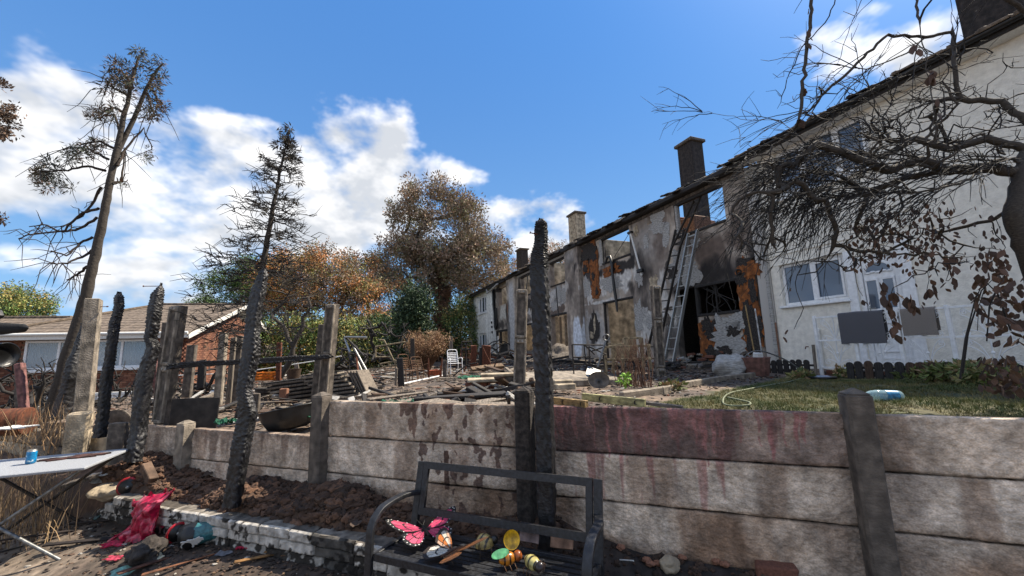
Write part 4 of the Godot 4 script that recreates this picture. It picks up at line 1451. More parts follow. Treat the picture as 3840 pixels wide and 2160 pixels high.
	for p in [Vector2(11.95, 3.0), Vector2(11.85, 3.2), Vector2(11.65, 3.2), Vector2(11.6, 2.9), Vector2(11.55, 2.5), Vector2(11.5, 2.0), Vector2(11.52, 1.5), Vector2(11.45, 1.2)]:
		mp.append(Vector3(p.x + rnd(-0.02, 0.02), p.y, -0.12 + rnd(-0.03, 0.03)))
	s.tube(mp, PackedFloat32Array([0.035, 0.05, 0.05, 0.06, 0.045, 0.055, 0.05, 0.03]), 8)
	part(o, "melted_pipe", s, mats.blackpl)
	s = hs(uo)
	s.rod(Vector3(10.45, 3.75, -0.14), Vector3(10.05, 2.2, -0.14), 0.03, 8)
	part(o, "hanging_white_pipe", s, mats.whitepaint)
	s = hs(uo)
	bx(s, 9.95, 10.2, 2.3, 2.42, -0.22, -0.1, 0.02)
	bx(s, 10.35, 10.55, 3.68, 3.76, -0.2, -0.08, 0.02)
	s.rod(Vector3(10.5, 3.73, -0.12), Vector3(11.5, 3.15, -0.05), 0.01, 5)
	part(o, "pipe_bracket", s, mats.blackpl)

	# --- the middle house ---
	o = house("burnt_house", "grey gutted house half hidden by the tall charred post, tan inner walls showing", 22.1)
	uo = 22.1
	s = hs(uo)
	wall_sheet(s, 14.0, 22.0, -0.55, 4.12, [[14.95, 2.86, 16.6, 4.0], [14.98, -0.45, 16.72, 1.55], [18.78, 2.85, 20.25, 3.98], [18.78, -0.45, 20.2, 1.34], [16.9, -0.45, 18.4, 1.5]], 0.0, 0.22)
	part(o, "wall", s, fm)
	for k in [[13.8, 14.92], [20.75, 22.1]]:
		s = hs(uo)
		wall_sheet(s, k[0], k[1], -0.55, 4.3, [], -0.16, 0.16)
		part(o, "pilaster", s, fm)
	for k in [18.45, 22.0]:
		s = hs(uo)
		bx(s, k, k + 0.2, -0.55, 4.5, 0.25, 6.7, 0.0)
		part(o, "party_wall", s, inside)
	s = hs(uo)
	bx(s, 14.0, 22.0, -0.55, 4.0, 6.75, 6.95, 0.0)
	part(o, "rear_wall", s, inside)
	s = hs(uo)
	bx(s, 17.0, 17.06, -0.5, 1.5, 0.6, 0.7, 0.0)
	bx(s, 16.3, 16.36, -0.5, 1.5, 0.5, 0.6, 0.0)
	part(o, "bare_stud", s, mats.greywood)
	for k in [[14.95, 2.86, 16.6, 4.0], [18.78, 2.85, 20.25, 3.98], [18.78, -0.45, 20.2, 1.34], [14.98, -0.45, 16.72, 1.55]]:
		for q in [[k[1] - 0.02, k[1] + 0.05, -0.03], [k[3] - 0.07, k[3] + 0.02, -0.02]]:
			s = hs(uo)
			bx(s, k[0], k[2], q[0], q[1], q[2], 0.1, 0.01)
			part(o, "burnt_frame", s, mats.charwood)
	patch(o, uo, "render_patch", 15.6, 2.35, 0.55, 0.33, 0.014, mats.bare_white, 41, 0.4)
	patch(o, uo, "render_patch", 16.3, 2.0, 0.4, 0.25, 0.014, mats.bare_white, 42, 0.4)
	patch(o, uo, "render_patch", 18.6, 1.6, 0.22, 0.9, 0.014, mats.bare_white, 43, 0.4)
	patch(o, uo, "soot_patch", 19.6, 2.35, 0.55, 0.3, 0.012, mats.soot_concrete, 44, 0.4)
	patch(o, uo, "soot_patch", 20.45, 3.2, 0.2, 0.7, 0.012, mats.soot_concrete, 45, 0.4)
	s = hs(uo)
	bx(s, 13.8, 22.1, 4.125, 4.3, -0.24, 0.1, 0.02)
	part(o, "burnt_wall_plate", s, mats.charwood)
	s = hs(uo)
	bx(s, 14.92, 20.7, 4.02, 4.12, -0.05, -0.004, 0.01)
	part(o, "scorched_fascia", s, mats.bare_white)
	eave_tiles(o, uo, 13.8, 22.1, [mats.tile_dark, mats.tile, mats.charwood], 0.25, 3, 4.33)
	s = hs(uo)
	s.tube(PackedVector3Array([Vector3(18.75, 3.9, -0.2), Vector3(18.8, 3.0, -0.3), Vector3(19.2, 2.2, -0.35), Vector3(19.6, 1.2, -0.4), Vector3(19.7, 0.2, -0.5)]), PackedFloat32Array([0.025]), 5)
	part(o, "hanging_cable", s, mats.blackpl)
	s = hs(uo)
	s.tube(PackedVector3Array([Vector3(15.7, 2.75, -0.2), Vector3(15.5, 1.4, -0.25)]), PackedFloat32Array([0.025]), 5)
	part(o, "hanging_cable", s, mats.blackpl)

	# --- the far end house, white and less burnt ---
	o = house("end_house", "far end house, white walled with its left part unburnt and its right part scorched", 31.1)
	uo = 31.1
	s = hs(uo)
	wall_sheet(s, 22.12, 31.1, -0.55, 4.2, [[22.3, 2.8, 23.95, 3.9], [22.5, -0.3, 24.65, 1.26], [26.6, 2.65, 28.5, 3.9], [26.7, -0.1, 28.6, 1.24]], 0.0, 0.22)
	part(o, "wall", s, fm)
	s = hs(uo)
	bx(s, 24.95, 25.1, -0.55, 4.2, 0.25, 6.7, 0.0)
	bx(s, 22.2, 30.86, -0.55, 4.2, 6.72, 6.95, 0.0)
	bx(s, 25.1, 30.86, 1.9, 2.1, 0.25, 6.7, 0.0)
	bx(s, 25.1, 30.86, 4.05, 4.2, 0.25, 6.7, 0.0)
	part(o, "inner_wall", s, inside)
	s = hs(uo)
	bx(s, 30.86, 31.1, -0.55, 4.2, 0.23, 6.95, 0.0)
	bx(s, 30.9, 31.16, -0.55, 4.1, -0.05, 0.3, 0.01)
	part(o, "gable_wall", s, mats.render_white)
	window(o, uo, 26.6, 28.5, 2.65, 3.9, [27.2, 27.85], mats.darkglass, mats.upvc, true, 0.12)
	window(o, uo, 26.7, 28.6, -0.1, 1.24, [27.3, 27.95], mats.darkglass, mats.upvc, true, 0.12)
	s = hs(uo)
	bx(s, 22.5, 24.65, 1.14, 1.26, 0.02, 0.14)
	bx(s, 24.5, 24.65, -0.3, 1.14, 0.02, 0.14)
	bx(s, 23.85, 23.97, -0.3, 1.14, 0.02, 0.14)
	bx(s, 22.5, 23.85, 0.3, 0.4, 0.02, 0.14)
	bx(s, 22.5, 23.9, -0.3, 0.3, 0.05, 0.2)
	var ds := part(o, "burnt_door", s, mats.charwood)
	s = hs(uo)
	bx(s, 24.25, 24.35, -0.25, 0.9, -0.01, 0.05)
	part(ds, "door_edge", s, mats.upvc)
	s = hs(uo)
	bx(s, 22.5, 24.6, -0.5, 1.9, 1.6, 1.7, 0.0)
	part(o, "dark_inner_wall", s, mats.soot_concrete)
	s = hs(uo)
	bx(s, 22.1, 31.35, 4.08, 4.26, -0.3, -0.26, 0.01)
	part(o, "fascia", s, mats.charwood)
	s = hs(uo)
	bx(s, 22.1, 31.3, 4.205, 4.25, -0.25, 0.2, 0.01)
	part(o, "burnt_wall_plate", s, mats.charwood)
	s = hs(uo)
	var q := PackedVector3Array([Vector3(25.5, 4.05, -0.3), Vector3(25.2, 3.8, -0.35), Vector3(24.6, 3.85, -0.35), Vector3(23.6, 3.95, -0.4), Vector3(23.0, 4.05, -0.4)])
	s.tube(q, PackedFloat32Array([0.06]), 7)
	part(o, "sagging_gutter", s, mats.bare_white)
	s = hs(uo)
	q = PackedVector3Array([Vector3(24.8, 4.0, -0.1), Vector3(24.75, 3.0, -0.1), Vector3(24.6, 2.4, -0.1), Vector3(24.5, 1.5, -0.1), Vector3(24.3, 1.35, -0.1), Vector3(24.15, 1.6, -0.1), Vector3(24.2, 2.7, -0.1)])
	s.tube(q, PackedFloat32Array([0.08, 0.07, 0.06, 0.09, 0.08, 0.07, 0.05]), 7)
	part(o, "melted_pipe", s, mats.blackpl)
	eave_tiles(o, uo, 22.1, 31.4, [mats.tile_dark, mats.tile], 0.03, 2, 4.34)
	for k in [1.85, 1.2, 1.55]:
		s = hs(uo)
		s.ball(Transform3D(Basis.IDENTITY.scaled(Vector3(0.09, 0.09, 0.06)), Vector3(25.2 + 0.1 * k, k, -0.03)), 8, 6)
		part(o, "wall_vent", s, mats.blackpl)

	# chimneys along the ridge, left standing
	chimney("chimney_stack", "nearest dark brick chimney rising over the burnt roof edge and seen through the gap", 11.05, 2.6, 7.72, 0.72, 0.6, mats.tile_dark)
	chimney("chimney_stack", "tan chimney standing between the tall charred post and the orange insulation", 19.75, 2.6, 7.75, 0.85, 0.65, mats.plaster)
	chimney("chimney_stack", "farthest chimney, dark, above the end house and left of the tall charred post", 28.1, 2.6, 7.65, 0.85, 0.65, mats.tile_dark)
	chimney("chimney_stack", "big chimney at the top right corner on the unburnt roof", 3.05, 4.4, 8.6, 0.85, 0.7, mats.tile_dark)


# ---------- trees ----------
# A skeleton grows towards its targets: each target joins the nearest wood and makes a new chain.
func grow(chains: Array, targets: PackedVector3Array, step: float, wob: float, droop: float, lift: float) -> Dictionary:
	var N := PackedVector3Array()
	var par := PackedInt32Array()
	var out := []
	for c in chains:
		var ids := PackedInt32Array()
		var last := -1
		if c.size() > 1 and N.size() > 0:
			# start at the nearest wood
			var bd := 1e9
			for i in N.size():
				var d := N[i].distance_squared_to(c[0])
				if d < bd:
					bd = d
					last = i
			if bd < 0.5:
				ids.append(last)
			else:
				last = -1
		for k in c.size() - 1:
			var n := maxi(1, int(c[k].distance_to(c[k + 1]) / step))
			for j in range(0 if k == 0 and last < 0 else 1, n + 1):
				N.append(c[k].lerp(c[k + 1], float(j) / n) + rv(step * wob) * (0.0 if j == n else 1.0))
				par.append(last)
				last = N.size() - 1
				ids.append(last)
		out.append(ids)
	var tips := []
	for t in targets:
		var best := 0
		var bd := 1e9
		for i in N.size():
			var d := N[i] - t
			var q := d.length_squared() + lift * maxf(0.0, d.y) * absf(d.y) * 3.0
			if q < bd:
				bd = q
				best = i
		var a := N[best]
		var L := a.distance_to(t)
		var n := maxi(2, int(L / step))
		var ids := PackedInt32Array([best])
		var last := best
		var side := rv(1.0).cross(t - a).normalized() * L * rnd(-wob, wob) * 1.6
		for j in range(1, n + 1):
			var f := float(j) / n
			var p := a.lerp(t, f) + side * sin(PI * f) + Vector3.UP * droop * L * sin(PI * f) + rv(step * wob)
			N.append(p)
			par.append(last)
			last = N.size() - 1
			ids.append(last)
		out.append(ids)
		tips.append(last)
	return {"N": N, "par": par, "chains": out, "tips": tips}

func wood(sk: Dictionary, rt: float, power: float, most: float, k := 6) -> Array:
	# thick wood and thin wood, as two shapes
	var N: PackedVector3Array = sk.N
	var acc := PackedFloat32Array()
	acc.resize(N.size())
	for t in sk.tips:
		var i: int = t
		while i >= 0:
			acc[i] += 1.0
			i = sk.par[i]
	var a := Shape.new()
	var b := Shape.new()
	for c in sk.chains:
		var p := PackedVector3Array()
		var r := PackedFloat32Array()
		for j in c.size():
			p.append(N[c[j]])
			var x := maxf(acc[c[mini(maxi(j, 1), c.size() - 1)]], 0.7)
			r.append(minf(rt * pow(x, power), most))
		if r.size():
			r[r.size() - 1] *= 0.6
		if p.size() > 1:
			if r[0] > rt * 3.0:
				a.tube(p, r, k, false)
			else:
				b.tube(p, r, 4 if rt < 0.012 else 5, false)
	return [a, b]

func clump(sd: int, n: int, rad: float, ls: float, thin: float, droop: float) -> ArrayMesh:
	# a tuft of small folded leaves
	var r := RandomNumberGenerator.new()
	r.seed = sd
	var s := Shape.new()
	for i in n:
		var p := Vector3(r.randf_range(-1, 1), r.randf_range(-1, 1), r.randf_range(-1, 1)).normalized() * rad * pow(r.randf(), 0.6)
		var d := (p.normalized() + Vector3(r.randf_range(-1, 1), r.randf_range(-1, 1), r.randf_range(-1, 1)) * 0.8 + Vector3.DOWN * droop).normalized()
		var sd2 := d.cross(Vector3(r.randf_range(-1, 1), r.randf_range(-1, 1), r.randf_range(-1, 1))).normalized()
		var up := sd2.cross(d)
		var L := ls * r.randf_range(0.6, 1.25)
		var w := L * thin
		var g := r.randf_range(0.65, 1.25)
		s.tint = Color(g, g * r.randf_range(0.9, 1.08), g * r.randf_range(0.85, 1.1))
		var m := p + d * L * 0.45
		s.tri(p, m + sd2 * w * 0.5 + up * w * 0.2, p + d * L)
		s.tri(p, p + d * L, m - sd2 * w * 0.5 + up * w * 0.2)
	return s.mesh()

func leaf_mesh(sd: int) -> ArrayMesh:
	# one curled dead leaf, stalk at the origin, hanging down -y
	var r := RandomNumberGenerator.new()
	r.seed = sd
	var s := Shape.new()
	var rows := 6
	var P := PackedVector3Array()
	for i in rows:
		var f := float(i) / (rows - 1)
		var w := 0.30 * sin(PI * clampf(f * 0.92 + 0.04, 0, 1)) * (1.0 + r.randf_range(-0.2, 0.2)) + 0.015
		var curl := r.randf_range(0.25, 0.5)
		P.append(Vector3(-w, -f + r.randf_range(-0.04, 0.04), w * curl + 0.25 * f * f))
		P.append(Vector3(0, -f, 0.22 * f * f))
		P.append(Vector3(w, -f + r.randf_range(-0.04, 0.04), w * curl + 0.25 * f * f))
	s.grid(P, rows, 3, false)
	return s.mesh()

func foliage(parent: Node3D, pts: Array, cl: Array, mesh: Array, sc0: float, sc1: float, called := "crown", m := "leaf") -> void:
	var xs := [[], [], []]
	var cs := [[], [], []]
	for i in pts.size():
		var k := i % mesh.size()
		xs[k].append(Transform3D(Basis.from_euler(rv(PI)).scaled(Vector3.ONE * rnd(sc0, sc1)), pts[i]))
		var c: Color = cl[rng.randi() % cl.size()]
		c *= rnd(0.75, 1.25)
		c.a = 1
		cs[k].append(c)
	for k in mesh.size():
		if xs[k].size():
			many(parent, called, mesh[k], mats[m], xs[k], cs[k])

func ell(c: Vector3, r: Vector3, n: int, hollow := 0.55) -> PackedVector3Array:
	var o := PackedVector3Array()
	for i in n:
		var d := rv(1.0).normalized()
		o.append(c + d * r * pow(rnd(hollow * hollow * hollow, 1.0), 1 / 3.0) * (1.0 + 0.22 * nz.get_noise_3dv(d * 130.0 + c * 7.0)))
	return o

func leafy_tree(called: String, label: String, base: Vector3, trunk: Array, lobes: Array, ntip: int, cols: Array, leaf: Array, rt: float, per := 2, group := "", bark := "bark") -> void:
	# trunk: points above the base; lobes: [centre, radii] in the tree's own axes
	var o := thing(called, label, "tree", base, Basis.IDENTITY, group)
	var t := PackedVector3Array()
	for l in lobes:
		t.append_array(ell(l[0], l[1], int(ntip * l[2])))
	var arr := Array(t)
	var ax: Vector3 = trunk[trunk.size() - 1]
	arr.sort_custom(func(p, q): return (p - ax * 0.7).length_squared() < (q - ax * 0.7).length_squared())
	var sk := grow([trunk], PackedVector3Array(arr), 0.45, 0.16, 0.06, 1.2)
	var w := wood(sk, rt, 0.5, trunk[trunk.size() - 1].y * 0.035 + 0.06, 7)
	part(o, "trunk", w[0], mats[bark])
	part(o, "twigs", w[1], mats[bark]).set_meta("kind", "stuff")
	var pts := []
	for i in sk.tips:
		for k in per:
			pts.append(sk.N[i] + rv(0.42))
		var pr: int = sk.par[i]
		if pr >= 0:
			pts.append(sk.N[pr] + rv(0.35))
	foliage(o, pts, cols, leaf, 0.8, 1.3)

func make_trees() -> void:
	var V := func(x: float, y: float, z: float) -> Vector3: return Vector3(x, y, z)
	var big := [clump(1, 24, 0.5, 0.24, 0.4, 0.35), clump(2, 24, 0.5, 0.24, 0.4, 0.35)]
	var fine := [clump(3, 30, 0.45, 0.15, 0.5, 0.2), clump(4, 30, 0.45, 0.15, 0.5, 0.2)]
	var brown := [lin(152, 132, 114), lin(136, 120, 102), lin(168, 144, 120), lin(124, 114, 98), lin(132, 130, 94)]
	var orange := [lin(206, 146, 92), lin(190, 132, 84), lin(176, 146, 94), lin(214, 160, 108), lin(150, 150, 84)]
	var green := [lin(92, 120, 60), lin(78, 106, 52), lin(108, 132, 66), lin(68, 92, 50)]
	var dark := [lin(56, 78, 50), lin(46, 66, 44), lin(68, 88, 54)]
	var mixed := [lin(162, 156, 88), lin(138, 142, 80), lin(176, 152, 92), lin(120, 136, 72)]
	# the big scorched tree, its ivy scorched too
	var b := at(1660, 1335, 34)
	b.y = 0.7
	leafy_tree("scorched_tree", "big round-crowned scorched brown tree standing left of the end house", b, [V.call(0, 0, 0), V.call(0.1, 3.2, 0), V.call(-0.1, 6.0, 0.1), V.call(-0.7, 8.8, 0), V.call(-0.5, 11.6, 0.2)], [[V.call(-0.3, 11.6, 0), V.call(4.5, 4.7, 4.0), 0.5], [V.call(-2.4, 8.4, 0), V.call(4.0, 2.7, 3.4), 0.2], [V.call(3.0, 8.2, 0), V.call(3.4, 3.0, 3.2), 0.3]], 600, brown, big, 0.018, 3, "", "barkdark")
	var pts := []
	var o: Node3D = get_node("scorched_tree")
	for i in 420:
		var y := rnd(0.3, 6.4)
		var an := rnd(0, TAU)
		var r := rnd(0.3, 1.0 - 0.05 * y)
		pts.append(Vector3(cos(an) * r, y, sin(an) * r))
	for i in 90:
		var y := rnd(5.6, 8.4)
		pts.append(Vector3(rnd(-0.8, 0.4), y, rnd(-0.5, 0.5)))
	foliage(o, pts, [lin(128, 96, 74), lin(108, 82, 64), lin(140, 108, 84)], [clump(7, 22, 0.35, 0.26, 0.35, 1.6)], 0.8, 1.2, "dead_ivy")
	# the row of trees behind the gardens
	b = at(1250, 1340, 27)
	b.y = 0.6
	leafy_tree("scorched_tree", "orange brown scorched tree with pale stems left of the big brown tree", b, [V.call(0, 0, 0), V.call(0.2, 2, 0), V.call(-0.2, 4.5, 0)], [[V.call(-0.6, 6.2, 0), V.call(2.8, 2.2, 2.2), 0.6], [V.call(1.6, 4.6, 0), V.call(2.0, 2.4, 2.0), 0.4]], 260, orange + brown, fine, 0.012, 2)
	b = at(1090, 1340, 29)
	b.y = 0.6
	leafy_tree("scorched_tree", "rust coloured scorched tree behind the dead conifer", b, [V.call(0, 0, 0), V.call(0.1, 2, 0), V.call(0.3, 5, 0)], [[V.call(0.0, 6.4, 0), V.call(2.7, 2.3, 2.2), 1.0]], 220, orange, fine, 0.012, 2)
	b = at(1380, 1340, 31)
	b.y = 0.6
	leafy_tree("scorched_tree", "thin brown tree with orange top between the rust tree and the big brown tree", b, [V.call(0, 0, 0), V.call(0.1, 3, 0), V.call(-0.3, 6, 0)], [[V.call(-0.6, 7.2, 0), V.call(2.4, 2.0, 2.2), 0.6], [V.call(1.5, 5.0, 0), V.call(2.0, 2.4, 2.0), 0.4]], 200, brown + orange, fine, 0.012, 2)
	b = at(890, 1345, 34)
	b.y = 0.4
	leafy_tree("green_tree", "unburnt green tree rising behind the brick gable and dead conifer", b, [V.call(0, 0, 0), V.call(0, 3, 0), V.call(0.4, 6, 0)], [[V.call(-0.2, 6.2, 0), V.call(3.4, 3.2, 3.0), 0.6], [V.call(2.6, 7.2, 1), V.call(2.4, 2.4, 2.4), 0.4]], 300, green, fine, 0.012, 3)
	b = at(745, 1345, 40)
	b.y = 0.4
	leafy_tree("green_tree", "small dark green tree top showing over the tiled roof of the brick house", b, [V.call(0, 0, 0), V.call(0, 4, 0)], [[V.call(0, 5.4, 0), V.call(1.9, 2.0, 1.9), 1.0]], 110, green + dark, fine, 0.012, 3)
	b = at(10, 1360, 30)
	b.y = -0.4
	leafy_tree("green_tree", "green and yellowish tree beyond the lower roof at the left edge", b, [V.call(0, 0, 0), V.call(0, 3, 0)], [[V.call(-0.3, 5.3, 0), V.call(2.7, 2.6, 2.6), 1.0]], 240, mixed + green, fine, 0.012, 3)
	b = at(1545, 1340, 22)
	b.y = 0.75
	leafy_tree("ivy_tree", "dark green ivy clad trunk before the big brown tree", b, [V.call(0, 0, 0), V.call(0.1, 2, 0), V.call(0.2, 4.2, 0)], [[V.call(0.0, 2.2, 0), V.call(0.85, 2.3, 0.8), 1.0]], 150, dark, fine, 0.012, 3, "", "barkdark")
	b = at(1450, 1340, 26)
	b.y = 0.7
	leafy_tree("shrub", "dark green overgrown shrub left of the ivy clad trunk", b, [V.call(0, 0, 0), V.call(0, 1.4, 0)], [[V.call(0.2, 1.7, 0), V.call(2.2, 1.8, 1.6), 1.0]], 150, dark + green, fine, 0.012, 3)
	b = at(1290, 1345, 24)
	b.y = 0.7
	leafy_tree("shrub", "olive green thicket behind the leaning metal poles", b, [V.call(0, 0, 0), V.call(0, 1.2, 0)], [[V.call(0, 1.5, 0), V.call(2.6, 1.5, 1.6), 1.0]], 150, mixed + dark, fine, 0.012, 3)
	b = at(1110, 1350, 23)
	b.y = 0.6
	leafy_tree("shrub", "sunlit yellow green thicket right of the brick gable", b, [V.call(0, 0, 0), V.call(0, 1.2, 0)], [[V.call(0, 1.6, 0), V.call(2.4, 1.6, 1.6), 1.0]], 150, mixed + green, fine, 0.012, 3)
	b = at(1750, 1335, 31)
	b.y = 0.8
	leafy_tree("shrub", "green bush filling the gap between the big tree and the end house", b, [V.call(0, 0, 0), V.call(0, 1.5, 0)], [[V.call(0, 2.4, 0), V.call(1.9, 2.6, 1.6), 1.0]], 170, green + mixed + dark, fine, 0.012, 3)
	b = at(2100, 1300, 46)
	b.y = 0.8
	leafy_tree("scorched_tree", "brown tree top showing behind the terrace between two chimneys", b, [V.call(0, 0, 0), V.call(0, 6, 0)], [[V.call(0.0, 10.8, 0), V.call(3.2, 2.8, 2.6), 0.6], [V.call(-3.6, 9.2, 0), V.call(2.2, 2.4, 2), 0.4]], 200, brown + orange, fine, 0.016, 2)
	# pale bare stems in the row
	var st := 0
	for k in [[1180, 31], [1230, 30], [1320, 28], [1350, 29], [1410, 30], [1470, 29], [1590, 28]]:
		var p := at(k[0], 1340, k[1])
		p.y = 0.6
		var s := Shape.new()
		var q := PackedVector3Array([Vector3.ZERO])
		for i in 6:
			q.append(q[i] + Vector3(rnd(-0.25, 0.25), rnd(0.8, 1.2), rnd(-0.2, 0.2)))
		s.tube(q, PackedFloat32Array([0.1, 0.09, 0.08, 0.07, 0.06, 0.04, 0.02]), 7)
		for i in [2, 3, 4]:
			s.tube(PackedVector3Array([q[i], q[i] + Vector3(rnd(-0.8, 0.8), 0.9, 0), q[i] + Vector3(rnd(-1.4, 1.4), 1.9, 0.2)]), PackedFloat32Array([0.05, 0.04, 0.015]), 6)
		single("pale_trunk", "pale bare tree stem in the scorched row behind the gardens", "tree", s, mats.concrete, "pale stems in the tree row", p)
		st += 1
	# far hedge line that closes the view
	o = thing("hedge", "far mass of mixed trees closing the view behind the gardens", "hedge", Vector3(-6, 0.4, -46))
	o.set_meta("kind", "stuff")
	pts = []
	for i in 1500:
		pts.append(Vector3(rnd(-34, 26), 0.3 + pow(rnd(0, 1), 1.5) * 4.6, rnd(-3, 3)))
	foliage(o, pts, mixed + dark + brown, fine, 1.3, 2.2, "leaves")
	for k in get_children():
		if k.name == "hedge":
			pass
	conifer_left()
	conifer_dead()
	bare_tree()
	tangles()
	near_tree()
	edge_branch()

func conifer_left() -> void:
	# tall half burnt conifer with a forked top; the plume of foliage sits on its upper boughs
	var d := 5.6
	var V := func(x: float, y: float, k := 0.0) -> Vector3: return at(x, y, d + k)
	var base := at(190, 1585, d)
	var o := thing("burnt_conifer", "tall leaning conifer with a forked top and scorched tufts, bare lower trunk", "tree", base)
	var main := [V.call(190, 1585), V.call(250, 1350), V.call(330, 1080), V.call(385, 830), V.call(420, 640), V.call(470, 420), V.call(500, 280), V.call(522, 205)]
	var fork := [V.call(418, 650), V.call(445, 560, 0.05), V.call(500, 450, 0.1), V.call(550, 330, 0.1), V.call(590, 260, 0.1), V.call(612, 238, 0.1)]
	var s := Shape.new()
	s.pre = Transform3D(Basis.IDENTITY, -base)
	var P := PackedVector3Array()
	for i in 60:
		var f := float(i) / 59 * (main.size() - 1)
		var k := mini(int(f), main.size() - 2)
		P.append(main[k].lerp(main[k + 1], f - k) + rv(0.007))
	var R := PackedFloat32Array()
	for i in 60:
		R.append(lerpf(0.095, 0.011, pow(i / 59.0, 0.8)) * rnd(0.95, 1.06))
	s.tube(P, R, 12)
	s.tube(PackedVector3Array(fork), PackedFloat32Array([0.04, 0.036, 0.03, 0.024, 0.016, 0.01]), 9)
	part(o, "trunk", s, mats.barkdark)
	# the dead lower boughs, as they hang in the photograph
	var B := [[[385, 700], [340, 770], [300, 820], [230, 850]], [[365, 815], [300, 860], [230, 870], [160, 840], [110, 850]], [[352, 890], [300, 910], [250, 960], [190, 940]], [[345, 940], [290, 970], [240, 990], [190, 985]], [[325, 1000], [290, 1030], [250, 1050]], [[372, 780], [310, 800], [240, 865], [120, 880], [70, 895]], [[396, 640], [330, 620], [250, 640], [150, 640]], [[405, 600], [340, 560], [260, 550]], [[430, 560], [380, 530], [300, 545]], [[440, 620], [470, 560], [540, 480], [570, 560]], [[420, 690], [455, 680], [470, 560]], [[455, 500], [430, 430], [360, 440]], [[470, 420], [420, 400], [370, 430]], [[480, 360], [430, 330], [400, 300]], [[500, 330], [450, 260], [415, 260]], [[560, 320], [590, 370], [610, 390]], [[545, 340], [580, 420], [555, 450]]]
	var t := Shape.new()
	t.pre = s.pre
	var ends := []
	for b in B:
		var q := PackedVector3Array()
		var k := rnd(-0.5, 0.5)
		for i in b.size():
			q.append(V.call(b[i][0], b[i][1], k * i / b.size()))
		var qq := PackedVector3Array()
		for i in q.size() - 1:
			for j in 4:
				qq.append(q[i].lerp(q[i + 1], j / 4.0) + rv(0.012))
		qq.append(q[q.size() - 1])
		var r := PackedFloat32Array()
		for i in qq.size():
			r.append(lerpf(0.021, 0.006, float(i) / qq.size()))
		t.tube(qq, r, 6)
		ends.append(qq)
		for n in 9:
			var a: Vector3 = qq[rng.randi_range(3, qq.size() - 1)]
			var dr := Vector3(rnd(-0.5, 0.3), rnd(-0.5, 0.25), rnd(-0.3, 0.3))
			t.tube(PackedVector3Array([a, a + dr * 0.4 + rv(0.04), a + dr * 0.75 + Vector3.DOWN * 0.06, a + dr + Vector3.DOWN * 0.1]), PackedFloat32Array([0.007, 0.005, 0.004, 0.002]), 4)
	part(o, "boughs", t, mats.twigbrown)
	var pts := []
	var spray := func(x: float, y: float, rx: float, ry: float, n: int) -> void:
		for i in n:
			var an := rnd(0, TAU)
			var r := sqrt(rnd(0, 1))
			pts.append(V.call(x + cos(an) * rx * r, y + sin(an) * ry * r, rnd(-0.35, 0.35)) - base)
	for k in [[520, 225, 28, 40, 20], [440, 245, 40, 22, 18], [430, 290, 34, 20, 14], [415, 330, 36, 30, 18], [480, 330, 40, 50, 30], [490, 270, 30, 40, 20], [590, 270, 26, 50, 26], [570, 340, 32, 50, 26], [600, 400, 24, 30, 16], [545, 430, 36, 28, 18], [390, 420, 50, 18, 20], [350, 435, 22, 14, 8], [440, 410, 30, 18, 10], [320, 560, 70, 26, 26], [270, 590, 40, 24, 16], [360, 545, 40, 16, 10], [170, 640, 54, 36, 38], [190, 690, 40, 36, 22], [140, 660, 24, 30, 12], [555, 575, 24, 26, 12], [455, 690, 12, 12, 4], [265, 700, 10, 18, 4]]:
		spray.call(k[0], k[1], k[2], k[3], int(k[4] * 0.75))
	foliage(o, pts, [lin(74, 80, 66), lin(84, 80, 66), lin(64, 68, 60), lin(104, 82, 66)], [clump(21, 20, 0.07, 0.075, 0.2, 1.1), clump(22, 20, 0.07, 0.075, 0.2, 1.1)], 0.7, 1.2, "needles", "needle")
	# its burnt neighbour
	var s2 := char_post([at(232, 1570, 5.3), at(270, 1420, 5.3), at(300, 1300, 5.35), at(320, 1220, 5.4), at(330, 1180, 5.4)], [Vector2(0.2, 0.2), Vector2(0.17, 0.16), Vector2(0.12, 0.12), Vector2(0.07, 0.07), Vector2(0.04, 0.04)], 40, 0.03)
	single("burnt_tree", "short burnt black trunk leaning beside the tall conifer's foot", "tree", s2, mats.char)

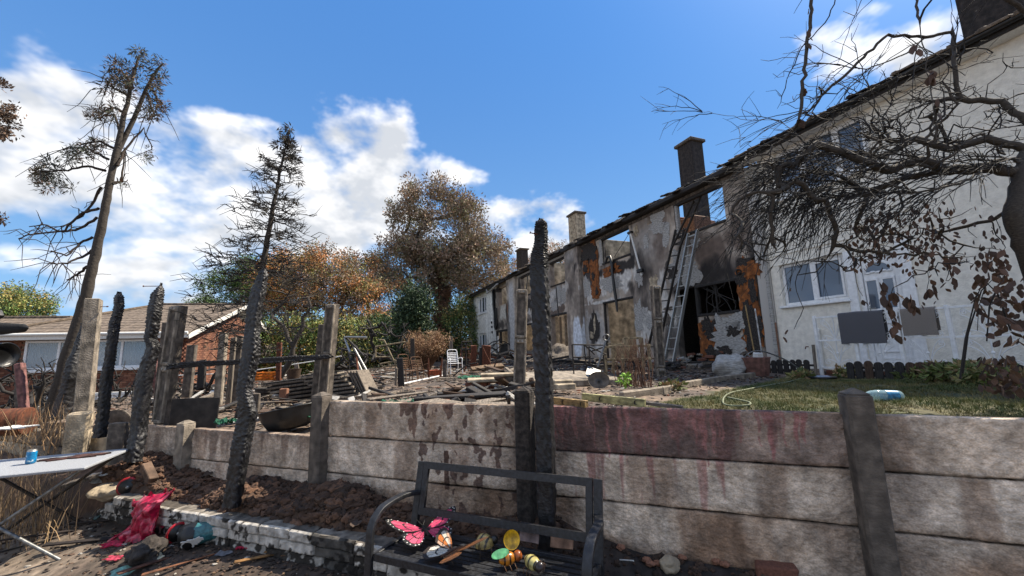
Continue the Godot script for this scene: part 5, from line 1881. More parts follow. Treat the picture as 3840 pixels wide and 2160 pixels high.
func conifer_dead() -> void:
	# small spire of a burnt conifer, every whorl of thin branches still on it
	var d := 5.1
	var base := at(902, 1600, d)
	var top := at(1085, 490, d + 0.15)
	var o := thing("dead_conifer", "dead burnt conifer with whorls of thin bare branches behind the broad charred post", "tree", base)
	var main := [base, at(925, 1430, d), at(950, 1250, d), at(985, 1000, d), at(1020, 800, d), at(1055, 620, d + 0.1), top]
	var s := Shape.new()
	s.pre = Transform3D(Basis.IDENTITY, -base)
	var P := PackedVector3Array()
	var R := PackedFloat32Array()
	for i in 60:
		var f := float(i) / 59 * (main.size() - 1)
		var k := mini(int(f), main.size() - 2)
		P.append(main[k].lerp(main[k + 1], f - k) + rv(0.005))
		R.append(lerpf(0.085, 0.007, pow(i / 59.0, 0.7)) * rnd(0.93, 1.07))
	s.tube(P, R, 10)
	part(o, "trunk", s, mats.barkdark)
	var t := Shape.new()
	t.pre = s.pre
	var pts := []
	for i in 210:
		var f := rnd(0.28, 0.985)
		var k := int(f * 59)
		var a := P[k]
		var an := rnd(0, TAU)
		var up := (f - 0.30) / 0.70
		var L := lerpf(0.80, 0.10, pow(maxf(up, 0.0), 1.25)) * rnd(0.65, 1.15) * smoothstep(-0.12, 0.12, up)
		var dir := Vector3(cos(an), 0, sin(an))
		var q := PackedVector3Array()
		var rise := rnd(-0.1, 0.7)
		var b := Vector3.ZERO
		for j in 8:
			var g := j / 7.0
			b = a + dir * L * g + Vector3.UP * L * (rise * g - 0.75 * g * g + 0.42 * g * g * g) + rv(0.022) * g
			q.append(b)
		t.tube(q, PackedFloat32Array([0.007, 0.006, 0.005, 0.0045, 0.004, 0.0034, 0.003, 0.0018]), 4)
		for n in 8:
			var j := rng.randi_range(2, 6)
			var sd := dir.rotated(Vector3.UP, rnd(0.5, 1.0) * (1 if rng.randf() < 0.5 else -1))
			var l2 := L * rnd(0.18, 0.5)
			t.tube(PackedVector3Array([q[j], q[j] + sd * l2 * 0.5 + Vector3.UP * l2 * rnd(-0.2, 0.45), q[j] + sd * l2 + Vector3.UP * l2 * rnd(-0.5, 0.6)]), PackedFloat32Array([0.005, 0.004, 0.002]), 4)
		if rng.randf() < 0.30 and (f > 0.85 or dir.x > 0.2 or rng.randf() < 0.3):
			pts.append(q[rng.randi_range(4, 7)] + Vector3.DOWN * 0.03 - base)
			if f > 0.85:
				for n in 1:
					pts.append(q[5] + rv(0.06) - base)
	part(o, "branches", t, mats.twig)
	for i in 16:
		pts.append(top + Vector3(rnd(-0.03, 0.05), rnd(-0.45, 0.06), rnd(-0.04, 0.04)) - base)
	foliage(o, pts, [lin(70, 66, 58), lin(84, 74, 62), lin(58, 56, 52)], [clump(25, 22, 0.05, 0.07, 0.22, 2.2)], 0.7, 1.2, "dead_needles", "needle")

func bare_tree() -> void:
	var d := 8.8
	var base := at(1052, 1420, d)
	var o := thing("bare_tree", "small bare blackened tree with a forked stem near the rusty tub", "tree", base)
	var ch := [[at(1052, 1420, d), at(1090, 1350, d), at(1100, 1300, d)], [at(1100, 1300, d), at(1130, 1240, d), at(1135, 1190, d), at(1165, 1150, d)], [at(1100, 1300, d), at(1080, 1270, d), at(1060, 1220, d), at(1020, 1190, d)]]
	for c in ch:
		for i in c.size():
			c[i] -= base
	var t := PackedVector3Array()
	for i in 46:
		t.append(at(rnd(1000, 1200), rnd(1060, 1230), d + rnd(-0.5, 0.5)) - base)
	var sk := grow(ch, t, 0.12, 0.25, 0.0, 0.4)
	var w := wood(sk, 0.009, 0.5, 0.075)
	part(o, "trunk", w[0], mats.barkdark)
	part(o, "branches", w[1], mats.twig)

func tangles() -> void:
	# burnt scrub at the left, before the brick house
	var n := 0
	for k in [[100, 1480, 6.5, 130, 110, "tangled burnt scrub at the far left below the lower windows"], [250, 1500, 7.2, 150, 90, "tangled burnt scrub between the two brick houses"], [520, 1490, 8.0, 170, 110, "tangled burnt scrub before the white garage door"], [740, 1440, 9.0, 140, 70, "low burnt scrub before the brick gable"], [1430, 1300, 13.0, 110, 80, "blackened bush behind the broken metal frames"], [1290, 1350, 12.0, 90, 60, "burnt scrub left of the leaning metal poles"]]:
		var base := at(k[0], k[1] + k[4] * 0.7, k[2])
		var o := thing("burnt_scrub", k[5], "shrub", base)
		var t := PackedVector3Array()
		for i in 90:
			t.append(at(k[0] + rnd(-1, 1) * k[3], k[1] + rnd(-1.2, 0.8) * k[4], k[2] + rnd(-0.8, 0.8)) - base)
		var ch := []
		for i in 5:
			ch.append([Vector3(rnd(-0.5, 0.5), 0, rnd(-0.3, 0.3)), Vector3(rnd(-0.7, 0.7), 0.3, rnd(-0.4, 0.4))])
		var sk := grow(ch, t, 0.12, 0.4, 0.15, 0.0)
		var w := wood(sk, 0.007 + 0.0004 * k[2], 0.45, 0.05)
		if w[0].v.size():
			part(o, "stems", w[0], mats.twig)
		part(o, "twigs", w[1], mats.twig).set_meta("kind", "stuff")
		n += 1
	# the dead bush behind the stacked chairs
	var base := at(1600, 1385, 15)
	var o := thing("dead_bush", "dry tan dead bush standing behind the brown chairs", "shrub", base)
	var s := Shape.new()
	var pts := []
	for i in 240:
		var an := rnd(0, TAU)
		var sp := rnd(0, 0.55)
		var L := rnd(0.8, 1.45)
		var d := Vector3(cos(an) * sp, 1, sin(an) * sp).normalized()
		var q := PackedVector3Array()
		for j in 5:
			q.append(Vector3(cos(an), 0, sin(an)) * 0.1 + d * L * j / 4.0 + rv(0.04) + Vector3(cos(an), -0.3, sin(an)) * pow(j / 4.0, 2) * 0.2)
		s.tube(q, PackedFloat32Array([0.012, 0.01, 0.009, 0.007, 0.004]), 4)
		pts.append(q[4])
		pts.append(q[3])
	part(o, "stems", s, matc("drystem", c8(140, 104, 76)))
	foliage(o, pts, [lin(150, 118, 88), lin(132, 98, 70), lin(168, 136, 104)], [clump(31, 12, 0.12, 0.1, 0.25, -0.4)], 0.8, 1.2, "dead_leaves")

func near_tree() -> void:
	# the tree that hangs into the picture from the right: a dark leaning trunk, wiry boughs, dead leaves
	var d := 2.75
	var V := func(x: float, y: float, k: float) -> Vector3: return at(x, y, k)
	var base := Vector3(3.75, 1.16, -2.85)
	var o := thing("weeping_tree", "dark wiry half burnt tree reaching in from the right edge over the white house", "tree", base)
	var C := [
		[base, V.call(3960, 1250, 2.8), V.call(3870, 1000, 2.75), V.call(3800, 800, 2.75), V.call(3830, 640, 2.8), V.call(3880, 480, 2.9), V.call(3900, 250, 3.0), V.call(3850, 50, 3.1), V.call(3750, -250, 3.2)],
		[V.call(3830, 640, 2.8), V.call(3700, 630, 2.8), V.call(3560, 640, 2.85), V.call(3400, 665, 2.95), V.call(3250, 730, 3.05), V.call(3120, 740, 3.1)],
		[V.call(3830, 600, 2.8), V.call(3740, 600, 2.7), V.call(3600, 690, 2.6), V.call(3450, 720, 2.6), V.call(3300, 720, 2.6)],
		[V.call(3850, 560, 2.85), V.call(3700, 520, 2.9), V.call(3560, 560, 3.0), V.call(3430, 520, 3.1), V.call(3330, 530, 3.2), V.call(3270, 470, 3.2), V.call(3280, 380, 3.2), V.call(3250, 300, 3.2), V.call(3270, 220, 3.2)],
		[V.call(3330, 530, 3.2), V.call(3310, 440, 3.3), V.call(3350, 380, 3.3)],
		[V.call(3880, 480, 2.9), V.call(3760, 380, 3.0), V.call(3600, 370, 3.1), V.call(3580, 250, 3.1), V.call(3570, 120, 3.2), V.call(3560, -60, 3.2)],
		[V.call(3600, 370, 3.1), V.call(3480, 380, 3.2), V.call(3370, 340, 3.3)],
		[V.call(3430, 520, 3.1), V.call(3300, 590, 3.2), V.call(3150, 560, 3.3), V.call(3020, 600, 3.4), V.call(2900, 640, 3.5), V.call(2800, 760, 3.5)],
		[V.call(3250, 730, 3.05), V.call(3150, 660, 3.1), V.call(3060, 640, 3.1), V.call(2950, 690, 3.15), V.call(2870, 790, 3.2)],
		[V.call(3560, 640, 2.85), V.call(3450, 600, 2.8), V.call(3330, 640, 2.8), V.call(3200, 590, 2.8), V.call(3060, 540, 2.85), V.call(2980, 620, 2.9)],
		[V.call(3570, 120, 3.2), V.call(3470, 140, 3.2), V.call(3330, 130, 3.2), V.call(3120, 320, 3.3), V.call(3020, 430, 3.4)],
		[V.call(3470, 140, 3.2), V.call(3400, 200, 3.2), V.call(3250, 260, 3.3), V.call(3120, 240, 3.3)],
		[V.call(2960, 470, 3.5), V.call(2920, 450, 3.6), V.call(2800, 450, 3.7), V.call(2700, 430, 3.8), V.call(2620, 415, 3.9)],
	]
	# above the frame the boughs go on, and fine shoots hang down from them
	C.append([V.call(3850, 50, 3.1), V.call(3600, -150, 3.0), V.call(3300, -200, 2.9), V.call(3050, -140, 2.9)])
	C.append([V.call(3050, -140, 2.9), V.call(3045, 40, 2.9), V.call(3025, 160, 2.92), V.call(3010, 330, 2.95), V.call(2995, 450, 2.95)])
	C.append([V.call(3300, -200, 2.9), V.call(3230, 0, 2.9), V.call(3170, 150, 2.9), V.call(3140, 240, 2.95)])
	C.append([V.call(3420, -180, 2.7), V.call(3440, 60, 2.6), V.call(3465, 180, 2.5), V.call(3490, 330, 2.45), V.call(3510, 520, 2.4)])
	C.append([V.call(3300, -200, 2.9), V.call(3150, -60, 3.0), V.call(3110, 60, 3.0), V.call(3020, 160, 3.1), V.call(2950, 300, 3.2)])
	for c in C:
		for i in c.size():
			c[i] = c[i] - base
	var t := PackedVector3Array()
	var reg := func(x: float, y: float, rx: float, ry: float, n: int, d0: float, d1: float) -> void:
		for i in n:
			var an := rnd(0, TAU)
			var r := sqrt(rnd(0, 1))
			t.append(at(x + cos(an) * rx * r, y + sin(an) * ry * r, rnd(d0, d1)) - base)
	reg.call(3000, 640, 260, 120, 230, 2.8, 3.5)
	reg.call(3300, 560, 300, 130, 260, 2.6, 3.5)
	reg.call(3600, 480, 260, 180, 240, 2.5, 3.4)
	reg.call(3200, 420, 300, 110, 120, 2.9, 3.5)
	reg.call(3650, 280, 200, 160, 46, 2.8, 3.4)
	reg.call(3000, 300, 200, 150, 16, 3.0, 3.6)
	var base_n := t.size()
	# weeping ends
	for i in 300:
		var x := rnd(2720, 3560)
		var y := rnd(740, 900) + (rnd(0, 140) if x > 2760 else 0.0)
		t.append(at(x, y, rnd(2.7, 3.4)) - base)
	for i in 40:
		t.append(at(rnd(3420, 3780), rnd(760, 1060), rnd(2.5, 3.1)) - base)
	for k in [[2990, 1090], [2975, 1230], [3240, 1110], [3350, 1080], [3360, 1200], [3345, 1255], [3480, 1120], [3010, 1000], [3170, 1010], [2870, 930], [2850, 960]]:
		t.append(at(k[0], k[1], rnd(2.9, 3.2)) - base)
	# out of the frame the crown goes on above and behind, as the hanging shoots imply
	for i in 90:
		t.append(Vector3(rnd(-1.6, 1.6), rnd(2.4, 4.6), rnd(-1.0, 2.6)))
	var arr := Array(t)
	var sk := grow(C, PackedVector3Array(arr), 0.055, 0.2, -0.04, 0.0)
	var w := wood(sk, 0.0026, 0.42, 0.17, 9)
	part(o, "trunk", w[0], mats.barkdark)
	part(o, "twigs", w[1], mats.twig).set_meta("kind", "stuff")
	# long wiry shoots sweep off the boughs, to the left and down at their ends
	var long_ := Shape.new()
	var mains := []
	for c in range(1, 13):
		for p in C[c]:
			mains.append(p)
	for i in 400:
		var c: Array = C[rng.randi_range(1, 12)]
		var k := rng.randi_range(0, c.size() - 2)
		var a: Vector3 = c[k].lerp(c[k + 1], rnd(0, 1))
		var td: Vector3 = (c[k + 1] - c[k]).normalized()
		var px := inv_px(a + base)
		if px.y < 150 or px.y > 830 or (px.y < 480 and rng.randf() < 0.7):
			continue
		var dir := (td * 0.6 + cam_basis * Vector3(rnd(-1.1, 0.15), rnd(-0.5, 0.5), rnd(-0.4, 0.4))).normalized()
		var L := rnd(0.25, 0.85)
		var q := PackedVector3Array()
		var side := rv(1.0).cross(dir).normalized() * rnd(-0.2, 0.2)
		for j in 9:
			var f := j / 8.0
			q.append(a + dir * L * f + side * L * f * f + Vector3.DOWN * L * 0.28 * f * f + rv(0.008))
		long_.tube(q, PackedFloat32Array([0.0048, 0.0044, 0.004, 0.0036, 0.0032, 0.0028, 0.0024, 0.002, 0.0015]), 5, false)
		for n in 4:
			var j := rng.randi_range(2, 7)
			var d2 := (dir + rv(0.75) + Vector3.DOWN * 0.25).normalized()
			var l2 := rnd(0.08, 0.3)
			long_.tube(PackedVector3Array([q[j], q[j] + d2 * l2 * 0.5 + rv(0.01), q[j] + d2 * l2 + Vector3.DOWN * 0.03]), PackedFloat32Array([0.0028, 0.0022, 0.0014]), 4, false)
	for i in 130:
		var a := at(rnd(2830, 3200), rnd(600, 780), rnd(2.9, 3.4)) - base
		var dir := (cam_basis * Vector3(rnd(-1.0, -0.1), rnd(-0.9, 0.1), rnd(-0.3, 0.3))).normalized()
		var L := rnd(0.25, 0.6)
		var q := PackedVector3Array()
		for j in 8:
			var f := j / 7.0
			q.append(a + dir * L * f + Vector3.DOWN * L * 0.45 * f * f + rv(0.01))
		long_.tube(q, PackedFloat32Array([0.0045, 0.004, 0.0035, 0.003, 0.0026, 0.0022, 0.002, 0.0014]), 4, false)
		for n in 3:
			var j := rng.randi_range(2, 6)
			var d2 := (dir + rv(0.7) + Vector3.DOWN * 0.5).normalized()
			var l2 := rnd(0.06, 0.22)
			long_.tube(PackedVector3Array([q[j], q[j] + d2 * l2]), PackedFloat32Array([0.0022, 0.0012]), 4, false)
	part(o, "long_shoots", long_, mats.twig).set_meta("kind", "stuff")
	# dead leaves: curled, hanging under the right hand boughs
	var lm := [leaf_mesh(1), leaf_mesh(2), leaf_mesh(3), leaf_mesh(4)]
	var lms := []
	for k in [c8(104, 80, 68), c8(126, 96, 80), c8(86, 68, 60)]:
		var m: StandardMaterial3D = mat("deadleaf%d" % k.r8, k, 0.8, "speck", 6.0)
		m.backlight_enabled = true
		m.backlight = Color.WHITE * 0.25
		lms.append(m)
	var xs := []
	for i in sk.tips.size():
		var p: Vector3 = sk.N[sk.tips[i]] + base
		var c := inv_px(p)
		var want := 0
		if c.x > 3300 and c.x < 3900 and c.y > 720 and c.y < 1080:
			want = 2
		elif c.x > 3180 and c.y > 820 and c.y < 1300:
			want = 3
		elif c.x > 2960 and c.y > 1040:
			want = 2
		elif c.y < -100:
			want = 3
		for n in want:
			xs.append(Transform3D(Basis.from_euler(Vector3(rnd(-0.5, 0.5), rnd(0, TAU), rnd(-0.5, 0.5))).scaled(Vector3.ONE * rnd(0.026, 0.05)), p - base + rv(0.06)))
	# rows of leaves down single shoots, and the leafy spray low at the right edge
	for k in [[3355, 1070, 3345, 1260, 14, 2.9], [3300, 1060, 3330, 1150, 8, 2.9], [3480, 1060, 3490, 1130, 6, 2.8], [3390, 1090, 3430, 1150, 8, 2.8], [3560, 960, 3570, 1060, 8, 2.8], [2990, 470, 2995, 440, 1, 2.95], [3015, 350, 3010, 330, 2, 2.95], [3025, 160, 3035, 105, 3, 2.9], [3030, 30, 3026, 60, 1, 2.9], [3430, 170, 3450, 190, 2, 2.5], [3480, 230, 3520, 420, 8, 2.42]]:
		for n in int(k[4]):
			var f := rnd(0, 1)
			xs.append(Transform3D(Basis.from_euler(Vector3(rnd(-0.4, 0.4), rnd(0, TAU), rnd(-0.4, 0.4))).scaled(Vector3.ONE * rnd(0.045, 0.085)), at(lerpf(k[0], k[2], f), lerpf(k[1], k[3], f), k[5]) - base + rv(0.015)))
	for k in [[3750, 1120, 110, 90, 60], [3720, 1080, 70, 60, 30], [3780, 1230, 90, 60, 34], [3740, 1390, 70, 60, 60], [3800, 1440, 60, 40, 30], [3720, 980, 60, 60, 30]]:
		for n in int(k[4]):
			xs.append(Transform3D(Basis.from_euler(Vector3(rnd(-0.7, 0.7), rnd(0, TAU), rnd(-0.9, 0.9))).scaled(Vector3.ONE * rnd(0.038, 0.07)), at(k[0] + rnd(-1, 1) * k[2], k[1] + rnd(-1, 1) * k[3], rnd(2.5, 2.9)) - base))
	xs.sort_custom(func(p, q): return p.basis.x.length() > q.basis.x.length())
	pieces(o, "leaf", lm, lms, xs, 220)
	# long arching shoots at the foot of the railing
	for k in [[[3610, 1400], [3630, 1250], [3680, 1090], [3730, 1040]], [[3600, 1420], [3620, 1270], [3655, 1130], [3690, 1050]], [[3790, 1240], [3740, 1100], [3700, 1060], [3670, 1150], [3665, 1240]], [[3740, 1080], [3710, 1150], [3700, 1280]]]:
		var q := PackedVector3Array()
		for p in k:
			q.append(at(p[0], p[1], 2.75) - base)
		var s := Shape.new()
		s.tube(q, PackedFloat32Array([0.006, 0.005, 0.004, 0.002]), 5)
		part(o, "shoot", s, mats.twig)

func inv_px(p: Vector3) -> Vector2:
	var c := cam_basis.inverse() * (p - EYE)
	return Vector2(1920 + F * c.x / -c.z, 1080 - F * c.y / -c.z)

func edge_branch() -> void:
	# an out-of-frame tree sends two scorched boughs in at the left edge
	var d := 6.0
	var base := at(-260, 1500, d)
	var o := thing("scorched_tree", "tree beyond the left edge, only two scorched brown sprays of it showing", "tree", base)
	var C := [[Vector3.ZERO, at(-230, 900, d) - base, at(-180, 300, d) - base, at(-170, 100, d) - base], [at(-190, 420, d) - base, at(-90, 420, d) - base, at(20, 440, d) - base, at(60, 445, d) - base], [at(-180, 310, d) - base, at(-60, 320, d) - base, at(5, 310, d) - base], [at(-215, 800, d) - base, at(-80, 830, d) - base, at(0, 825, d) - base]]
	var t := PackedVector3Array()
	var pts := []
	for k in [[10, 430, 50, 30, 16], [20, 500, 36, 22, 12], [0, 310, 14, 14, 5], [0, 825, 8, 14, 3], [-150, 300, 120, 200, 30]]:
		for n in int(k[4]):
			t.append(at(k[0] + rnd(-1, 1) * k[2], k[1] + rnd(-1, 1) * k[3], d + rnd(-0.3, 0.3)) - base)
	var sk := grow(C, t, 0.1, 0.15, 0.0, 0.0)
	var w := wood(sk, 0.005, 0.5, 0.12)
	part(o, "trunk", w[0], mats.bark)
	part(o, "twigs", w[1], mats.twigbrown).set_meta("kind", "stuff")
	for i in sk.tips:
		for n in 2:
			pts.append(sk.N[i] + rv(0.05))
	foliage(o, pts, [lin(92, 72, 60), lin(76, 62, 54), lin(108, 84, 66)], [clump(41, 24, 0.08, 0.06, 0.4, 1.2)], 0.7, 1.3)


# ---------- foreground objects ----------
var bench_x := Transform3D(Basis(Vector3(0.917, 0, 0.399), Vector3.UP, Vector3(-0.399, 0, 0.917)), Vector3(-0.695, 0.04, -3.01))

func curve(pts: Array, n := 6) -> PackedVector3Array:
	# a smooth line through the points
	var o := PackedVector3Array()
	for i in pts.size() - 1:
		var a: Vector3 = pts[maxi(i - 1, 0)]
		var b: Vector3 = pts[i]
		var c: Vector3 = pts[i + 1]
		var d: Vector3 = pts[mini(i + 2, pts.size() - 1)]
		for j in n:
			o.append(b.cubic_interpolate(c, a, d, float(j) / n))
	o.append(pts[pts.size() - 1])
	return o

func flat_strip(s: Shape, q: PackedVector3Array, side: Vector3, w: float, th: float) -> void:
	# a flat bar bent along q; side is its width direction
	var P := PackedVector3Array()
	for i in q.size():
		var t := (q[mini(i + 1, q.size() - 1)] - q[maxi(i - 1, 0)]).normalized()
		var up := side.cross(t).normalized()
		var e := th * 0.3
		for k in [Vector2(-w + e, th), Vector2(w - e, th), Vector2(w, th - e), Vector2(w, -th + e), Vector2(w - e, -th), Vector2(-w + e, -th), Vector2(-w, -th + e), Vector2(-w, th - e)]:
			P.append(q[i] + side * k.x * 0.5 + up * k.y * 0.5)
	s.grid(P, q.size(), 8, true, PackedColorArray(), PackedVector2Array(), false)

func make_bench() -> void:
	var o := thing("garden_bench", "black metal garden bench with an empty back frame and curved arms, standing before the wall", "bench", bench_x.origin, bench_x.basis)
	var L := 1.30
	var W := Color.WHITE
	for x in [0.025, L - 0.025]:
		# rear post, arm bending into the front leg, side rail
		var s := Shape.new()
		s.bar(Vector3(x, 0.0, 0.10), Vector3(x, 0.42, 0.09), 0.05, 0.03, Vector3.BACK)
		s.bar(Vector3(x, 0.42, 0.09), Vector3(x, 0.845, 0.0), 0.05, 0.03, Vector3.BACK)
		part(o, "rear_post", s, mats.blackmetal)
		s = Shape.new()
		var xo: float = x + (-0.03 if x < 0.5 else 0.03)
		flat_strip(s, curve([Vector3(x, 0.655, 0.05), Vector3(xo, 0.668, 0.17), Vector3(xo, 0.665, 0.33), Vector3(xo, 0.645, 0.40), Vector3(xo, 0.60, 0.45), Vector3(xo, 0.53, 0.472), Vector3(xo, 0.3, 0.478), Vector3(xo, 0.0, 0.49)], 6), Vector3.RIGHT, 0.05, 0.028)
		part(o, "arm", s, mats.blackmetal)
		s = Shape.new()
		s.bar(Vector3(x, 0.415, 0.08), Vector3(x, 0.425, 0.472), 0.03, 0.04)
		part(o, "side_rail", s, mats.blackmetal)
	for k in [[0.845, 0.0, "top_rail"], [0.565, 0.058, "lower_rail"]]:
		var s := Shape.new()
		for i in 26:
			var a := 0.055 + (L - 0.11) * i / 26.0
			var b := 0.055 + (L - 0.11) * (i + 1) / 26.0
			var sc := exp(-pow((a - (0.60 if k[0] > 0.7 else 0.7)) / 0.085, 2)) * (1.0 if k[0] > 0.7 else 0.45)
			s.tint = Color(1, 1, 1).lerp(Color(3.6, 2.3, 1.6), sc)
			s.box(xf(Vector3((a + b) / 2, k[0] - 0.018, k[1] + 0.012), 0, -0.2), Vector3(b - a, 0.045, 0.028))
		part(o, k[2], s, mats.blackmetal)
	for x in [0.075, L - 0.075]:
		var s := Shape.new()
		s.bar(Vector3(x, 0.56, 0.068), Vector3(x, 0.835, 0.012), 0.04, 0.026, Vector3.BACK)
		part(o, "back_stile", s, mats.blackmetal)
	var s := Shape.new()
	s.box(xf(Vector3(L / 2, 0.425, 0.457)), Vector3(L - 0.06, 0.045, 0.03), 0.004)
	part(o, "front_rail", s, mats.blackmetal)
	s = Shape.new()
	s.box(xf(Vector3(L / 2, 0.42, 0.09)), Vector3(L - 0.06, 0.04, 0.03), 0.004)
	part(o, "rear_rail", s, mats.blackmetal)
	for i in 8:
		s = Shape.new()
		for j in 13:
			var a := 0.035 + (L - 0.07) * j / 13.0
			var b := 0.035 + (L - 0.07) * (j + 1) / 13.0
			var slat_pale := clampf(0.6 * nz.get_noise_2d(a * 260, i * 90) + (0.55 if i in [1, 2, 3] and a > 0.75 else -0.1), 0, 1)  # mix towards a pale tone, random plus a patch on rear right slats
			s.tint = Color.WHITE.lerp(Color(4.2, 3.5, 3.0), slat_pale)
			s.box(xf(Vector3((a + b) / 2, 0.437 - 0.012 * sin(PI * i / 7.0), 0.125 + 0.044 * i)), Vector3(b - a, 0.008, 0.031))
		part(o, "slat", s, mats.blackmetal)

func bp(x: float, z: float, y := 0.442) -> Vector3:
	return bench_x * Vector3(x, y, z * 0.86)

func wing(o: Node3D, called: String, x: Transform3D, outline: Array, c1: Color, c2: Color, edge: Color, dots: bool, cells: int) -> void:
	# a painted tin wing: dark sheet with raised coloured cells and pale dots along its outer edge
	var po := PackedVector2Array(outline)
	var s := Shape.new()
	s.tint = edge
	s.slab(x, po, 0.003)
	var w := part(o, called, s, mats.paint)
	# cells fan out from the root at the origin
	var far := []
	for i in range(1, po.size()):
		far.append(po[i])
	var m := far.size()
	for k in cells:
		var a := 0.03 + float(k) / cells * 0.94
		var b := 0.03 + (k + 0.86) / cells * 0.94
		var pts := PackedVector2Array()
		var f := func(t: float) -> Vector2:
			var g := t * (m - 1)
			var i := mini(int(g), m - 2)
			return far[i].lerp(far[i + 1], g - i)
		var pa: Vector2 = f.call(a)
		var pm: Vector2 = f.call((a + b) / 2)
		var pb: Vector2 = f.call(b)
		var cs := Shape.new()
		cs.tint = c1.lerp(c2, float(k % 3) / 2.0)
		cs.slab(x * Transform3D(Basis.IDENTITY, Vector3(0, 0, 0.0032)), PackedVector2Array([pa * 0.16 + (pb - pa) * 0.0, pa * 0.50, pm * 0.53, pb * 0.50, pb * 0.16]), 0.0012)
		cs.slab(x * Transform3D(Basis.IDENTITY, Vector3(0, 0, 0.0032)), PackedVector2Array([pa * 0.56, pa * 0.84, pm * 0.87, pb * 0.84, pb * 0.56, pm * 0.59]), 0.0012)
		part(w, "wing_cell", cs, mats.paint)
		if dots:
			for q in [pa * 0.935, pm * 0.945]:
				var ds := Shape.new()
				ds.tint = lin(235, 232, 226)
				var ring := PackedVector2Array()
				for n in 8:
					ring.append(q + Vector2(cos(TAU * n / 8), sin(TAU * n / 8)) * 0.0045)
				ds.slab(x * Transform3D(Basis.IDENTITY, Vector3(0, 0, 0.0032)), ring, 0.0012)
				part(w, "wing_spot", ds, mats.paint)

